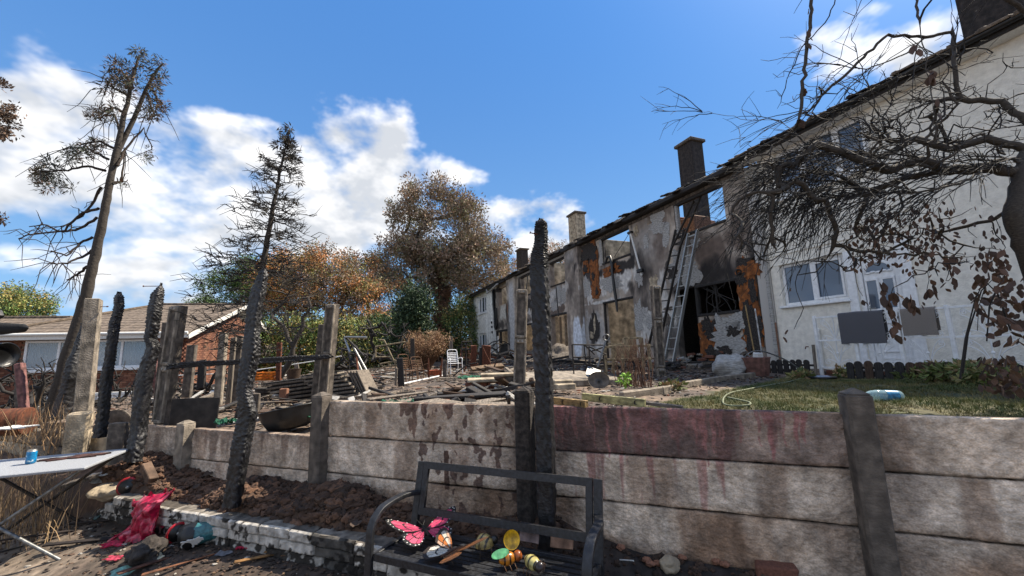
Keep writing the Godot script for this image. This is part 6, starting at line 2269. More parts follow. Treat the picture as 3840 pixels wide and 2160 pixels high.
func make_ornaments() -> void:
	var V := func(x: float, y: float) -> Vector2: return Vector2(x, y)
	var fore := [V.call(0, 0), V.call(0.03, 0.03), V.call(0.10, 0.075), V.call(0.165, 0.10), V.call(0.19, 0.095), V.call(0.185, 0.06), V.call(0.16, 0.02), V.call(0.12, -0.015), V.call(0.06, -0.02)]
	var hind := [V.call(0, 0), V.call(0.06, -0.012), V.call(0.11, -0.025), V.call(0.125, -0.06), V.call(0.11, -0.10), V.call(0.08, -0.125), V.call(0.045, -0.12), V.call(0.02, -0.08), V.call(0.008, -0.04)]
	# pink butterfly: lies on the left end of the seat, its four wings spread and a little raised
	var p := bp(0.20, 0.24, 0.485)
	var o := thing("butterfly_ornament", "pink tin butterfly with black veins and white dots on the left of the bench seat", "garden ornament", p, Basis(Vector3.UP, 0.45))
	var pink := lin(232, 70, 116)
	var pink2 := lin(222, 92, 124)
	var blk := lin(24, 22, 26)
	var flat := Basis(Vector3.RIGHT, -PI / 2)
	for sd in [-1, 1]:
		var mir := Basis.from_scale(Vector3(sd, 1, 1))
		for k in [[fore, "fore_wing", 0.2, 5], [hind, "hind_wing", 0.1, 5]]:
			var b := Basis(Vector3(0, 0, 1), sd * k[2]) * flat
			var ol := []
			for q in k[0]:
				ol.append(Vector2(q.x * sd, q.y) * 1.2)
			wing(o, k[1], Transform3D(Basis(Vector3.RIGHT, 0.2) * b, Vector3(sd * 0.008, 0.012, 0)), ol, pink, pink2, blk, true, k[3])
	var s := Shape.new()
	s.tint = blk
	s.tube(PackedVector3Array([Vector3(0, 0.012, 0.09), Vector3(0, 0.014, 0.05), Vector3(0, 0.016, 0), Vector3(0, 0.016, -0.05), Vector3(0, 0.012, -0.07)]), PackedFloat32Array([0.004, 0.008, 0.011, 0.01, 0.006]), 9)
	part(o, "body", s, mats.paint)
	s = Shape.new()
	s.tint = blk
	for sd in [-1, 1]:
		s.tube(PackedVector3Array([Vector3(0, 0.014, -0.065), Vector3(sd * 0.02, 0.03, -0.1), Vector3(sd * 0.03, 0.04, -0.125)]), PackedFloat32Array([0.002]), 5)
		for z in [-0.03, 0.0, 0.03]:
			s.tube(PackedVector3Array([Vector3(0, 0.01, z), Vector3(sd * 0.03, -0.01, z), Vector3(sd * 0.045, -0.045, z)]), PackedFloat32Array([0.0018]), 5)
	part(o, "wire_legs", s, mats.paint)
	# orange and white butterfly, tilted with one wing up, its colour partly burnt away
	p = bp(0.50, 0.42, 0.475)
	o = thing("butterfly_ornament", "scorched orange and white tin butterfly beside the pink one, one brown wing raised", "garden ornament", p, Basis(Vector3.UP, -0.75))
	var org := lin(196, 112, 44)
	for sd in [-1, 1]:
		for k in [[fore, "fore_wing", 0.12 if sd < 0 else 0.42, 5], [hind, "hind_wing", 0.06 if sd < 0 else 0.36, 5]]:
			var b := Basis(Vector3(0, 0, 1), sd * k[2]) * flat
			var ol := []
			for q in k[0]:
				ol.append(Vector2(q.x * sd, q.y) * 1.1)
			if sd < 0:
				wing(o, k[1], Transform3D(Basis(Vector3.RIGHT, 0.12) * b, Vector3(sd * 0.008, 0.012, 0)), ol, org if k[1] == "fore_wing" else lin(222, 220, 210), lin(214, 206, 190), lin(52, 40, 32), false, k[3])
			else:
				wing(o, k[1], Transform3D(Basis(Vector3.RIGHT, 0.12) * b, Vector3(sd * 0.008, 0.012, 0)), ol, lin(138, 88, 46), lin(120, 76, 44), lin(112, 74, 44), false, k[3])
	s = Shape.new()
	s.tint = lin(90, 58, 34)
	s.tube(PackedVector3Array([Vector3(0, 0.012, 0.08), Vector3(0, 0.016, 0), Vector3(0, 0.012, -0.07)]), PackedFloat32Array([0.005, 0.011, 0.006]), 9)
	part(o, "body", s, mats.paint)
	s = Shape.new()
	s.tint = lin(80, 60, 46)
	for sd in [-1, 1]:
		for z in [-0.03, 0.03]:
			s.tube(PackedVector3Array([Vector3(0, 0.01, z), Vector3(sd * 0.03, -0.01, z), Vector3(sd * 0.045, -0.035, z)]), PackedFloat32Array([0.0018]), 5)
	part(o, "wire_legs", s, mats.paint)
	# ladybird: a cream dome with dark bands on wire legs
	p = bp(0.635, 0.27, 0.485)
	o = thing("ladybird_ornament", "cream domed tin ladybird with dark bands, on wire legs in the middle of the seat", "garden ornament", p, Basis(Vector3.UP, -0.5))
	var P := PackedVector3Array()
	var C := PackedColorArray()
	for i in 15:
		var ph := PI / 2 * i / 14.0
		for j in 40:
			var an := -TAU * j / 40
			var q := Vector3(cos(ph) * cos(an), sin(ph), cos(ph) * sin(an))
			P.append(q * Vector3(0.056, 0.062, 0.056))
			var band := absf(q.x) < 0.10 or absf(absf(q.x) - 0.62) < 0.08
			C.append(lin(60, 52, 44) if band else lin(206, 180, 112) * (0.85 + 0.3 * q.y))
	s = Shape.new()
	s.grid(P, 15, 40, true, C)
	part(o, "shell", s, mats.gloss)
	s = Shape.new()
	s.tint = lin(44, 40, 38)
	s.ball(Transform3D(Basis.from_scale(Vector3(0.024, 0.024, 0.024)), Vector3(0.045, 0.022, -0.04)), 12, 8)
	part(o, "head", s, mats.gloss)
	s = Shape.new()
	s.tint = lin(70, 56, 44)
	for k in 6:
		var an := TAU * k / 6 + 0.3
		var dr := Vector3(cos(an), 0, sin(an))
		s.tube(PackedVector3Array([dr * 0.045 + Vector3.UP * 0.006, dr * 0.062 + Vector3.UP * 0.012, dr * 0.07 + Vector3.DOWN * 0.043]), PackedFloat32Array([0.002]), 5)
	part(o, "wire_legs", s, mats.paint)
	# bee: orange and black body, one green wing lying, one yellow wing upright
	p = bp(0.82, 0.36, 0.478)
	o = thing("bee_ornament", "orange striped tin bee with a green wing and an upright yellow wing", "garden ornament", p, Basis(Vector3.UP, 0.35) )
	bee(o, lin(232, 146, 44), lin(30, 24, 22), lin(206, 112, 50), false)
	s = Shape.new()
	s.tint = lin(110, 190, 132)
	var el := PackedVector2Array()
	for i in 20:
		el.append(Vector2(cos(TAU * i / 20) * 0.05, sin(TAU * i / 20) * 0.026))
	s.slab(Transform3D(Basis(Vector3(0, 0, 1), 0.15) * Basis(Vector3.RIGHT, -1.05), Vector3(-0.05, 0.045, 0.03)), el, 0.003)
	part(o, "green_wing", s, mats.gloss)
	s = Shape.new()
	s.tint = lin(240, 190, 30)
	P = PackedVector3Array()
	for i in 8:
		for j in 24:
			var r := i / 7.0
			var q := Vector2(cos(TAU * j / 24), sin(TAU * j / 24)) * r
			P.append(Vector3(q.x * 0.046, q.y * 0.05, 0.012 * r * r))
	s.grid(P, 8, 24, true)
	var yw := part(o, "yellow_wing", s, mats.gloss)
	yw.transform = Transform3D(Basis(Vector3.UP, -0.2) * Basis(Vector3.RIGHT, -0.25), Vector3(0.04, 0.075, -0.04))
	# the second bee, tipped forward
	p = bp(0.97, 0.37, 0.488)
	o = thing("bee_ornament", "cream and black striped bee with a dark head, tipped forward near the right arm", "garden ornament", p, Basis(Vector3.UP, -1.0) * Basis(Vector3.RIGHT, 0.3))
	bee(o, lin(236, 220, 140), lin(24, 22, 24), lin(62, 52, 50), true)
	# crumbs of white ash
	for k in 5:
		var cs := Shape.new()
		cs.box(xf(Vector3(0, 0.004, 0), rnd(0, 3)), Vector3(rnd(0.012, 0.026), 0.008, rnd(0.01, 0.018)), 0.002, 0.003, rng)
		single("ash_flake", "small white flake lying on the bench slats below the cream striped bee", "debris", cs, mats.whitepaint, "white flakes on the bench", bp(1.04 + 0.018 * k, 0.44 + rnd(-0.02, 0.02), 0.441))

func bee(o: Node3D, c1: Color, c2: Color, head: Color, big: bool) -> void:
	var P := PackedVector3Array()
	var C := PackedColorArray()
	var L := 0.052 if not big else 0.062
	for i in 25:
		var f := i / 24.0
		var r := sin(PI * clampf(f * 0.94 + 0.03, 0, 1))
		r = pow(r, 0.65) * 0.035
		for j in 24:
			var an := -TAU * j / 24
			P.append(Vector3((f - 0.5) * 2 * L, sin(an) * r, cos(an) * r))
			C.append(c2 if fposmod(f * 3.4 + 0.2, 1.0) < 0.3 and f < 0.9 else c1)
	var s := Shape.new()
	s.grid(P, 25, 24, true, C)
	part(o, "body", s, mats.gloss)
	s = Shape.new()
	s.tint = head
	s.ball(Transform3D(Basis.from_scale(Vector3(0.026, 0.028, 0.028)), Vector3(L + 0.008, 0.004, 0)), 14, 9)
	part(o, "head", s, mats.gloss)
	s = Shape.new()
	s.tint = lin(110, 70, 36)
	for k in 3:
		for sd in [-1, 1]:
			var x := (k - 1) * 0.03
			s.tube(PackedVector3Array([Vector3(x, -0.015, sd * 0.028), Vector3(x, -0.02, sd * 0.048), Vector3(x + 0.005, -0.036, sd * 0.055)]), PackedFloat32Array([0.002]), 5)
	part(o, "wire_legs", s, mats.paint)
	s = Shape.new()
	s.tint = lin(40, 30, 26)
	for sd in [-1, 1]:
		s.tube(PackedVector3Array([Vector3(L + 0.02, 0.02, sd * 0.01), Vector3(L + 0.035, 0.045, sd * 0.02)]), PackedFloat32Array([0.0016]), 5)
	part(o, "antennae", s, mats.paint)

func make_table() -> void:
	# axes: x along the table to the left, z across it, away from the camera
	var ax := Vector3(-0.93, 0, 0.36).normalized()
	var az := Vector3(-0.36, 0, -0.93).normalized()
	var o := thing("folding_table", "grey topped folding table on thin crossed metal legs at the lower left", "table", Vector3(-3.58, 0.02, -3.49), Basis(ax, Vector3.UP, ax.cross(Vector3.UP)))
	var s := Shape.new()
	s.box(xf(Vector3(0.55, 0.756, 0.37)), Vector3(1.1, 0.022, 0.74), 0.008)
	part(o, "tabletop", s, mat("tabletop", c8(176, 180, 186), 0.55, "fine", 5.0, "grain", 0.2))
	for z in [0.08, 0.62]:
		for k in [[0.05, 1.0], [1.0, 0.05]]:
			s = Shape.new()
			s.tube(PackedVector3Array([Vector3(k[0], 0.742, z), Vector3(k[1], 0.0, z + (0.025 if k[0] < 0.5 else -0.005))]), PackedFloat32Array([0.013]), 9)
			part(o, "leg", s, mats.greymetal if z < 0.3 else mats.burntmetal)
			s = Shape.new()
			s.tube(PackedVector3Array([Vector3(k[1], 0.025, z + (0.025 if k[0] < 0.5 else -0.005)), Vector3(k[1] , -0.01, z + (0.025 if k[0] < 0.5 else -0.005))]), PackedFloat32Array([0.017]), 9)
			part(o, "foot", s, mats.blackpl)
	for k in [[1.0, 0.03, "stretcher"], [0.05, 0.03, "stretcher"], [0.06, 0.732, "under_rail"], [0.99, 0.732, "under_rail"]]:
		s = Shape.new()
		s.rod(Vector3(k[0], k[1], 0.08), Vector3(k[0], k[1], 0.62), 0.009, 8)
		part(o, k[2], s, mats.greymetal)
	# the drinks can
	var cp := o.transform * Vector3(0.62, 0.702, -0.33)
	cp = on_patio(114, 1739, 0.787)
	o = thing("drinks_can", "bright blue drinks can standing on the folding table", "can", cp)
	s = Shape.new()
	s.tint = lin(20, 150, 214)
	s.lathe(xf(Vector3.ZERO), [Vector2(0.0, 0.004), Vector2(0.022, 0.004), Vector2(0.026, 0.0), Vector2(0.033, 0.012), Vector2(0.033, 0.1), Vector2(0.033, 0.104)], 24)
	part(o, "body", s, mats.gloss)
	s = Shape.new()
	s.lathe(xf(Vector3.ZERO), [Vector2(0.033, 0.104), Vector2(0.027, 0.114), Vector2(0.028, 0.117), Vector2(0.025, 0.113), Vector2(0.0, 0.112)], 24)
	part(o, "lid", s, mats.alu)
	s = Shape.new()
	s.box(xf(Vector3(0.005, 0.116, 0)), Vector3(0.022, 0.002, 0.014), 0.0008)
	part(o, "ring_pull", s, mats.alu)
	s = Shape.new()       # pale patches of print on the label
	s.tint = lin(196, 226, 240)
	for k in [[-0.5, 0.028, 0.016, 0.012], [-0.1, 0.024, 0.02, 0.007], [0.25, 0.03, 0.01, 0.014], [-1.1, 0.07, 0.014, 0.012]]:
		var q := Basis(Vector3.UP, k[0] + 0.9)
		s.box(Transform3D(q, q * Vector3(0, k[1], 0.0328)), Vector3(k[2], k[3], 0.0012))
	part(o, "print", s, mats.paint)
	# burnt scraps on the table
	for k in [[255, 1716, 4.0, 0.34, 0.08], [340, 1704, 4.1, 0.28, 0.09], [200, 1720, 3.95, 0.16, 0.05]]:
		s = Shape.new()
		s.slab(Transform3D(Basis(Vector3.RIGHT, -PI / 2), Vector3.ZERO), ragged(k[3] / 2, k[4] / 2, int(k[0]), 0.5), 0.012)
		var q := on_patio(k[0], k[1] + 4, 0.788)
		single("burnt_scrap", "reddish black burnt scrap lying on the back of the folding table", "debris", s, matc("scrap", c8(92, 58, 50)), "burnt scraps on the table", q, Basis(Vector3.UP, 0.4))

func make_video_camera() -> void:
	# a news camera at the left edge, on a tripod just outside the picture
	var c := at(-110, 1330, 1.6)
	var o := thing("video_camera", "black video camera with furry microphone reaching in at the left edge", "camera", Vector3(c.x, 0.0, c.z))
	var h := c.y
	var s := Shape.new()
	s.box(xf(Vector3(-0.05, h, 0)), Vector3(0.22, 0.11, 0.1), 0.015)
	part(o, "body", s, mats.blackpl)
	s = Shape.new()
	var lx := Transform3D(Basis(Vector3(0, 0, 1), -PI / 2), Vector3(0.06, h - 0.005, 0))
	s.lathe(lx.translated(Vector3(-0.07, 0, 0)), [Vector2(0.036, 0.0), Vector2(0.036, 0.06), Vector2(0.046, 0.075), Vector2(0.05, 0.15), Vector2(0.045, 0.15), Vector2(0.04, 0.135), Vector2(0.0, 0.13)], 24)
	part(o, "lens_hood", s, mats.blackpl)
	s = Shape.new()
	var P := []
	var R := PackedFloat32Array()
	for i in 14:
		var f := i / 13.0
		P.append(Vector3(-0.05 + 0.29 * f, h + 0.098, 0.02))
		R.append(0.024 * pow(sin(PI * clampf(f * 0.93 + 0.07, 0.0, 1.0)), 0.3) * rnd(0.95, 1.06))
	s.tube(PackedVector3Array(P), R, 18)
	part(o, "microphone", s, mats.fuzzy)
	s = Shape.new()
	s.box(xf(Vector3(0.085, h + 0.145, 0.02), 0, 0, 0.5), Vector3(0.07, 0.035, 0.03), 0.006)
	s.box(xf(Vector3(0.05, h + 0.07, 0.02)), Vector3(0.03, 0.04, 0.03), 0.004)
	s.box(xf(Vector3(0.07, h + 0.122, 0.02)), Vector3(0.02, 0.03, 0.02), 0.004)
	part(o, "mount", s, mats.blackpl)
	s = Shape.new()
	s.box(xf(Vector3(0.1, h + 0.15, 0.037), 0, 0, 0.5), Vector3(0.03, 0.03, 0.004), 0.001)
	part(o, "label_plate", s, mats.greymetal)
	s = Shape.new()
	s.rod(Vector3(-0.08, h - 0.06, 0), Vector3(-0.08, h - 0.4, 0), 0.02)
	part(o, "tripod_column", s, mats.blackpl)
	for k in 3:
		s = Shape.new()
		var an := TAU * k / 3 + 2.2
		s.rod(Vector3(-0.08, h - 0.25, 0), Vector3(-0.08 + cos(an) * 0.4, 0.0, sin(an) * 0.4), 0.014)
		part(o, "tripod_leg", s, mats.blackpl)

func on_patio(px: float, py: float, y := -1.0) -> Vector3:
	if y == -1.0:
		return on_ground(px, py)
	var r := ray(px, py)
	return EYE + r * ((y - EYE.y) / r.y)

func lump(called: String, label: String, cat: String, pos: Vector3, sz: Vector3, m: Material, lumps := 0.4, group := "", ry := 0.0) -> void:
	var s := Shape.new()
	var big := FastNoiseLite.new()
	big.seed = int(pos.x * 100) + int(sz.x * 977)
	big.frequency = 0.02
	big.fractal_octaves = 4
	s.ball(Transform3D(Basis.from_scale(sz), Vector3(0, sz.y * 0.6, 0)), 40, 24, lumps, big)
	single(called, label, cat, s, m, group, pos, Basis(Vector3.UP, ry))

func make_litter() -> void:
	# the melted pink plastic sheet
	var P := PackedVector3Array()
	var C := PackedColorArray()
	var p0 := on_ground(500, 2042) + Vector3.UP * 0.05
	for i in 26:
		for j in 40:
			var u := j / 39.0
			var v := i / 25.0
			var x := lerpf(-0.32, 0.24, u) * lerpf(0.55, 1.0, absf(v - 0.4) * 1.4) + 0.12 * v * (1 - u)
			var y := 0.30 * v - 0.05 + 0.12 * u * v + 0.07 * nz.get_noise_2d(u * 150, v * 150) + (0.09 * nz.get_noise_2d(u * 700, 3.0) if i == 25 else 0.0)
			var z := -0.12 * v + 0.10 * nz.get_noise_2d(u * 130 + 40, v * 130) + 0.035 * nz.get_noise_2d(u * 500, v * 400)
			if i == 0:
				y += 0.05 * nz.get_noise_2d(u * 600, 50.0)
			P.append(Vector3(x, y, z))
			var n := nz.get_noise_2d(u * 420, v * 300)
			C.append(lin(222, 34, 84).lerp(lin(240, 128, 150), clampf(n * 2.2 - 0.1, 0, 1)).lerp(lin(96, 20, 40), clampf(-n * 1.6 - 0.15, 0, 1)))
	var s := Shape.new()
	s.grid(P, 26, 40, false, C, PackedVector2Array(), true)
	s.grid(P, 26, 40, false, C)
	for i in s.v.size():
		s.v[i] += s.n[i] * 0.004
	var sm := s
	single("melted_plastic", "large crumpled sheet of melted bright pink plastic on the ground by the edging", "debris", sm, mats.gloss, "", p0, Basis(Vector3.UP, -0.2))
	for k in [[560, 2000, 0.22, 0.1, 3], [430, 2052, 0.14, 0.06, 5], [640, 1985, 0.16, 0.09, 7], [905, 2055, 0.1, 0.06, 9], [925, 2068, 0.05, 0.04, 11], [430, 2112, 0.1, 0.04, 12]]:
		s = Shape.new()
		s.tint = lin(226, 52, 92) if int(k[4]) % 2 else lin(214, 84, 104)
		var a := Transform3D(Basis(Vector3.RIGHT, -1.2), Vector3.ZERO)
		s.slab(a, ragged(k[2] / 2, k[3] / 2, int(k[4]), 0.7), 0.008)
		single("melted_plastic", "small ragged drip of melted pink plastic lying on the dirt", "debris", s, mats.gloss, "pink plastic drips", on_patio(k[0], k[1]) + Vector3.UP * 0.02, Basis(Vector3.UP, rnd(-1, 1)))
	# toy wheels
	for k in [[478, 1835, 0.34, 0.075, "black toy wheel with a red rim lying on the heap beside the edging", 0.5], [664, 2022, 0.09, 0.07, "black toy wheel with a red rim between the pink sheet and the teal pot", 0.9]]:
		var o := thing("toy_wheel", k[4], "toy wheel", lift(on_ground(k[0], k[1] + 16), 0.06), Basis(Vector3.UP, k[5]) * Basis(Vector3(0, 0, 1), 0.2))
		s = Shape.new()
		var ring := PackedVector3Array()
		for i in 25:
			ring.append(Vector3(cos(TAU * i / 24) * k[3], sin(TAU * i / 24) * k[3], 0))
		s.tint = lin(206, 44, 56)
		s.tube(ring, PackedFloat32Array([0.012]), 8, false)
		part(o, "rim", s, mats.gloss)
		s = Shape.new()
		s.lathe(Transform3D(Basis(Vector3.RIGHT, PI / 2), Vector3(0, 0, 0.0)), [Vector2(0, -0.02), Vector2(k[3] * 0.93, -0.012), Vector2(k[3] * 0.93, 0.012), Vector2(0.02, 0.02), Vector2(0.0, 0.03)], 24)
		part(o, "disc", s, mats.blackpl)
		s = Shape.new()
		s.ball(Transform3D(Basis.from_scale(Vector3.ONE * 0.016), Vector3(0, 0, 0.022)), 10, 6)
		part(o, "hub", s, mats.alu)
	# the half melted teal pot with its black collar
	var o := thing("plastic_pot", "teal plastic pot on its side with a melted black rim, against the edging", "plant pot", lift(on_ground(750, 2050), 0.09), Basis(Vector3.UP, 0.35) * Basis(Vector3(0, 0, 1), -PI / 2 + 0.12))
	s = Shape.new()
	s.tint = lin(74, 138, 144)
	s.lathe(xf(Vector3.ZERO), [Vector2(0.0, 0.145), Vector2(0.055, 0.145), Vector2(0.066, 0.135), Vector2(0.085, -0.06), Vector2(0.08, -0.06), Vector2(0.06, 0.12)], 26)
	part(o, "pot", s, mats.gloss)
	s = Shape.new()
	s.lathe(xf(Vector3.ZERO), [Vector2(0.088, -0.02), Vector2(0.1, -0.07), Vector2(0.085, -0.12), Vector2(0.06, -0.1), Vector2(0.084, -0.04)], 26)
	for i in s.v.size():
		s.v[i] += s.v[i].normalized() * 0.02 * nz.get_noise_3dv(s.v[i] * 700)
	part(o, "melted_rim", s, mats.blackpl)
	s = Shape.new()
	s.slab(Transform3D(Basis(Vector3.UP, 0.6), Vector3(0.03, -0.03, 0.085)), ragged(0.04, 0.05, 3, 0.5), 0.004)
	part(o, "torn_label", s, mats.whitepaint)
	# lumps of charred stuff
	lump("charred_lump", "rounded lump of charred matter on the dirt below the pink sheet", "debris", on_ground(540, 2105), Vector3(0.12, 0.085, 0.11), mats.soot_concrete, 0.7)
	lump("charred_lump", "brown scorched lump between the pink sheet and the edging", "debris", on_patio(580, 1985), Vector3(0.1, 0.1, 0.09), mats.soil, 0.7)
	lump("stone_slab", "pale broken stone slab on the heap left of the edging", "stone", on_ground(415, 1890), Vector3(0.17, 0.08, 0.15), mats.plaster, 0.25)
	s = Shape.new()
	s.box(xf(Vector3.ZERO), Vector3(0.5, 0.03, 0.13), 0.004, 0.006, rng)
	single("broken_plank", "weathered plank sloping across the heap above the pale slab", "plank", s, mats.greywood, "", lift(on_ground(360, 1850), 0.06), Basis(Vector3.UP, 0.5) * Basis(Vector3(0, 0, 1), 0.25))
	s = Shape.new()
	s.box(xf(Vector3.ZERO), Vector3(0.22, 0.11, 0.075), 0.006, 0.006, rng)
	single("brick", "dirt covered brick tilted on the earth heap left of the low wall post", "brick", s, mats.soil, "", lift(on_ground(555, 1800), 0.04), Basis(Vector3.UP, -0.5) * Basis(Vector3(0, 0, 1), -0.6))
	# rusty ring, boards, slivers
	o = thing("rusty_pipe_end", "short rusty pipe ring lying on the dirt before the edging", "pipe", on_ground(1218, 2082), Basis(Vector3.RIGHT, 0.25))
	s = Shape.new()
	s.lathe(xf(Vector3.ZERO), [Vector2(0.038, 0.0), Vector2(0.045, 0.0), Vector2(0.045, 0.065), Vector2(0.04, 0.065), Vector2(0.038, 0.0)], 22)
	part(o, "ring", s, mats.burntmetal)
	for k in [[1000, 2100, 0.4, 0.5, c8(160, 118, 70)], [1060, 2085, 0.3, -0.2, c8(140, 104, 66)], [1110, 2092, 0.2, 0.1, c8(120, 88, 60)], [700, 2120, 0.5, 0.6, c8(134, 88, 60)], [560, 2130, 0.35, 0.9, c8(110, 72, 56)], [1420, 2120, 0.4, -0.5, c8(130, 104, 80)], [350, 2035, 0.7, 0.2, c8(48, 42, 40)], [250, 2010, 0.8, 0.5, c8(60, 52, 48)], [420, 1960, 0.7, 0.15, c8(70, 60, 54)], [160, 2050, 0.9, 0.9, c8(44, 40, 38)]]:
		s = Shape.new()
		s.tint = k[4].srgb_to_linear()
		s.box(xf(Vector3.ZERO), Vector3(k[2], 0.012, rnd(0.02, 0.05)), 0.003, 0.004, rng)
		single("wood_splinter", "%s strip of %s splintered wood on the dirt %s" % ["long" if k[2] > 0.5 else "short", "burnt black" if k[4].r < 0.3 else ("pale tan" if k[4].r > 0.5 else "brown"), "near the table legs" if k[0] < 500 else ("before the pink sheet" if k[0] < 800 else ("beside the rusty ring" if k[0] < 1300 else "under the left bench arm"))], "debris", s, mats.matte, "wood splinters in the foreground", on_patio(k[0], k[1]) + Vector3.UP * 0.02, Basis(Vector3.UP, k[3]) * Basis(Vector3(0, 0, 1), rnd(-0.05, 0.05)))
	for k in [[1120, 2066, 0.09, c8(226, 226, 222)], [1150, 2070, 0.1, c8(236, 236, 234)], [1170, 2062, 0.06, c8(190, 196, 204)], [1080, 2052, 0.09, c8(190, 186, 120)], [1090, 2058, 0.05, c8(226, 222, 210)], [1235, 2095, 0.07, c8(206, 178, 140)], [1275, 2112, 0.04, c8(190, 130, 96)], [735, 2010, 0.14, c8(200, 190, 160)], [590, 2106, 0.12, c8(210, 206, 180)], [480, 2150, 0.18, c8(140, 196, 180)], [840, 2090, 0.1, c8(92, 96, 106)], [990, 2065, 0.08, c8(100, 106, 116)], [1020, 2060, 0.07, c8(90, 92, 98)], [390, 1790, 0.13, c8(226, 228, 226)], [372, 1812, 0.12, c8(220, 220, 216)], [355, 1830, 0.1, c8(206, 208, 206)], [365, 1945, 0.1, c8(84, 130, 130)], [1180, 2080, 0.06, c8(230, 230, 226)]]:
		s = Shape.new()
		s.tint = k[3].srgb_to_linear()
		s.slab(Transform3D(Basis(Vector3.RIGHT, -1.1), Vector3.ZERO), ragged(k[2] / 2, k[2] / 4, int(k[0]), 0.5, 14), 0.006)
		single("plastic_shard", "curled %s shard of plastic lying in the dirt, %s" % [["white", "pale", "grey", "yellowish", "teal"][4 if k[3].g > k[3].r + 0.1 else (0 if k[3].b > 0.85 else (2 if k[3].r < 0.5 else (3 if k[3].b < 0.55 else 1)))], "on the heap behind the table" if k[1] < 1840 else "before the block edging"], "debris", s, mats.gloss, "plastic shards in the dirt", lift(on_ground(k[0], k[1]), 0.012), Basis(Vector3.UP, rnd(-0.8, 0.8)))
	# by the foot of the wall on the right
	lump("stone", "pale pink rounded stone at the foot of the wall right of the bench", "stone", on_ground(2513, 2140), Vector3(0.06, 0.045, 0.05), mats.plaster, 0.3)
	s = Shape.new()
	s.box(xf(Vector3.ZERO), Vector3(0.2, 0.06, 0.1), 0.008, 0.008, rng)
	single("brick", "dull red brick half sunk in the soot at the bottom edge, right of the bench", "brick", s, mats.brick_b, "", lift(on_ground(2910, 2158), 0.03), Basis(Vector3.UP, -0.4))
	s = Shape.new()
	s.rod(Vector3(-0.05, 0, 0), Vector3(0.05, 0.03, 0), 0.004, 6)
	single("white_stick", "thin white stick in the soot right of the bench", "debris", s, mats.whitepaint, "", lift(on_ground(2352, 2135), 0.02), Basis(Vector3.UP, -0.9))
	for k in [[2425, 2118], [2440, 2132], [2470, 2128], [2690, 2130], [2720, 2138], [2560, 2112], [2330, 2075]]:
		lump("brick_crumb", "small crumb of pale brick in the soot at the wall's foot", "debris", lift(on_ground(k[0], k[1]), 0.01), Vector3(0.026, 0.016, 0.02), mats.brick_c, 0.5, "brick crumbs by the wall")
	# printed tile scraps under the bench
	for k in [[1985, 1998, 0.12, "painted wall tile scrap under the bench back, left of the charred post"], [2108, 2020, 0.14, "orange and grey tile scrap under the bench back, right of the charred post"]]:
		s = Shape.new()
		s.tint = lin(150, 132, 128) if k[0] < 2000 else lin(176, 138, 114)
		s.box(xf(Vector3.ZERO), Vector3(k[2], 0.10, 0.012), 0.002, 0.004, rng)
		single("tile_scrap", k[3], "tile", s, mats.matte, "", at(k[0], k[1], 2.62), Basis(Vector3.UP, -0.4) * Basis(Vector3.RIGHT, -0.4))
	# clods of burnt earth on the bed and soot crumbs over the dirt
	var xs := []
	var cs := []
	for i in 5200:
		var a := rnd(-1.2, 5.3)
		var b := rnd(0.02, 0.38)
		var q := wp(a, 0, b)
		q.y = ground_y(q.x, q.z) + 0.004
		var heap := exp(-pow((a - 2.55) / 0.5, 2)) + exp(-pow((a - 3.5) / 0.4, 2)) + 0.4 * exp(-pow((a - 4.9) / 0.5, 2))
		if rnd(0, 1) > 0.35 + heap:
			continue
		xs.append(Transform3D(Basis.from_euler(rv(PI)).scaled(Vector3(rnd(0.7, 1.5), 0.75, rnd(0.6, 1.1)) * (0.005 + 0.024 * pow(rnd(0, 1), 2.5)) * (1.0 + heap * 0.8)), q))
		var c := lin(140, 106, 84).lerp(lin(84, 68, 58), clampf(rnd(0, 1) * (0.6 + 0.5 * heap) + (0.6 if a < 0.8 else 0.0), 0, 1))
		cs.append(c * rnd(0.6, 1.25))
	var cl := Shape.new()
	var cn := FastNoiseLite.new()
	cn.frequency = 0.055
	cl.ball(Transform3D.IDENTITY, 11, 8, 1.3, cn)
	var o2 := thing("earth_clods", "loose burnt clods of earth covering the bed between wall and edging", "soil")
	o2.set_meta("kind", "stuff")
	many(o2, "clods", cl.mesh(), mats.clod, xs, cs)
	xs = []
	cs = []
	for i in 5200:
		var a := rnd(-1.8, 6.2)
		var b := 0.50 + pow(rnd(0, 1), 1.5) * 1.8
		var q := wp(a, 0, b)
		q.y = ground_y(q.x, q.z) + 0.006
		var dens := 1.0 - smoothstep(0.9, 1.9, b + 0.35 * maxf(a - 2.6, -1.5) - 0.25)
		if rnd(0, 1) > 0.08 + dens:
			continue
		xs.append(Transform3D(Basis.from_euler(rv(PI)).scaled(Vector3(rnd(0.6, 2.2), 0.6, 1) * rnd(0.003, 0.012)), q))
		var t := rnd(0, 1)
		cs.append(lin(70, 60, 54) if t < 0.5 else (lin(120, 96, 80) if t < 0.86 else (lin(150, 122, 96) if t < 0.96 else lin(206, 200, 190))))
	o2 = thing("soot_crumbs", "crumbs of charcoal, splinters and dirt strewn over the ground before the edging", "debris")
	o2.set_meta("kind", "stuff")
	many(o2, "crumbs", cl.mesh(), mats.matte, xs, cs)
	# fallen leaves curled on the heap
	var lm := leaf_mesh(6)
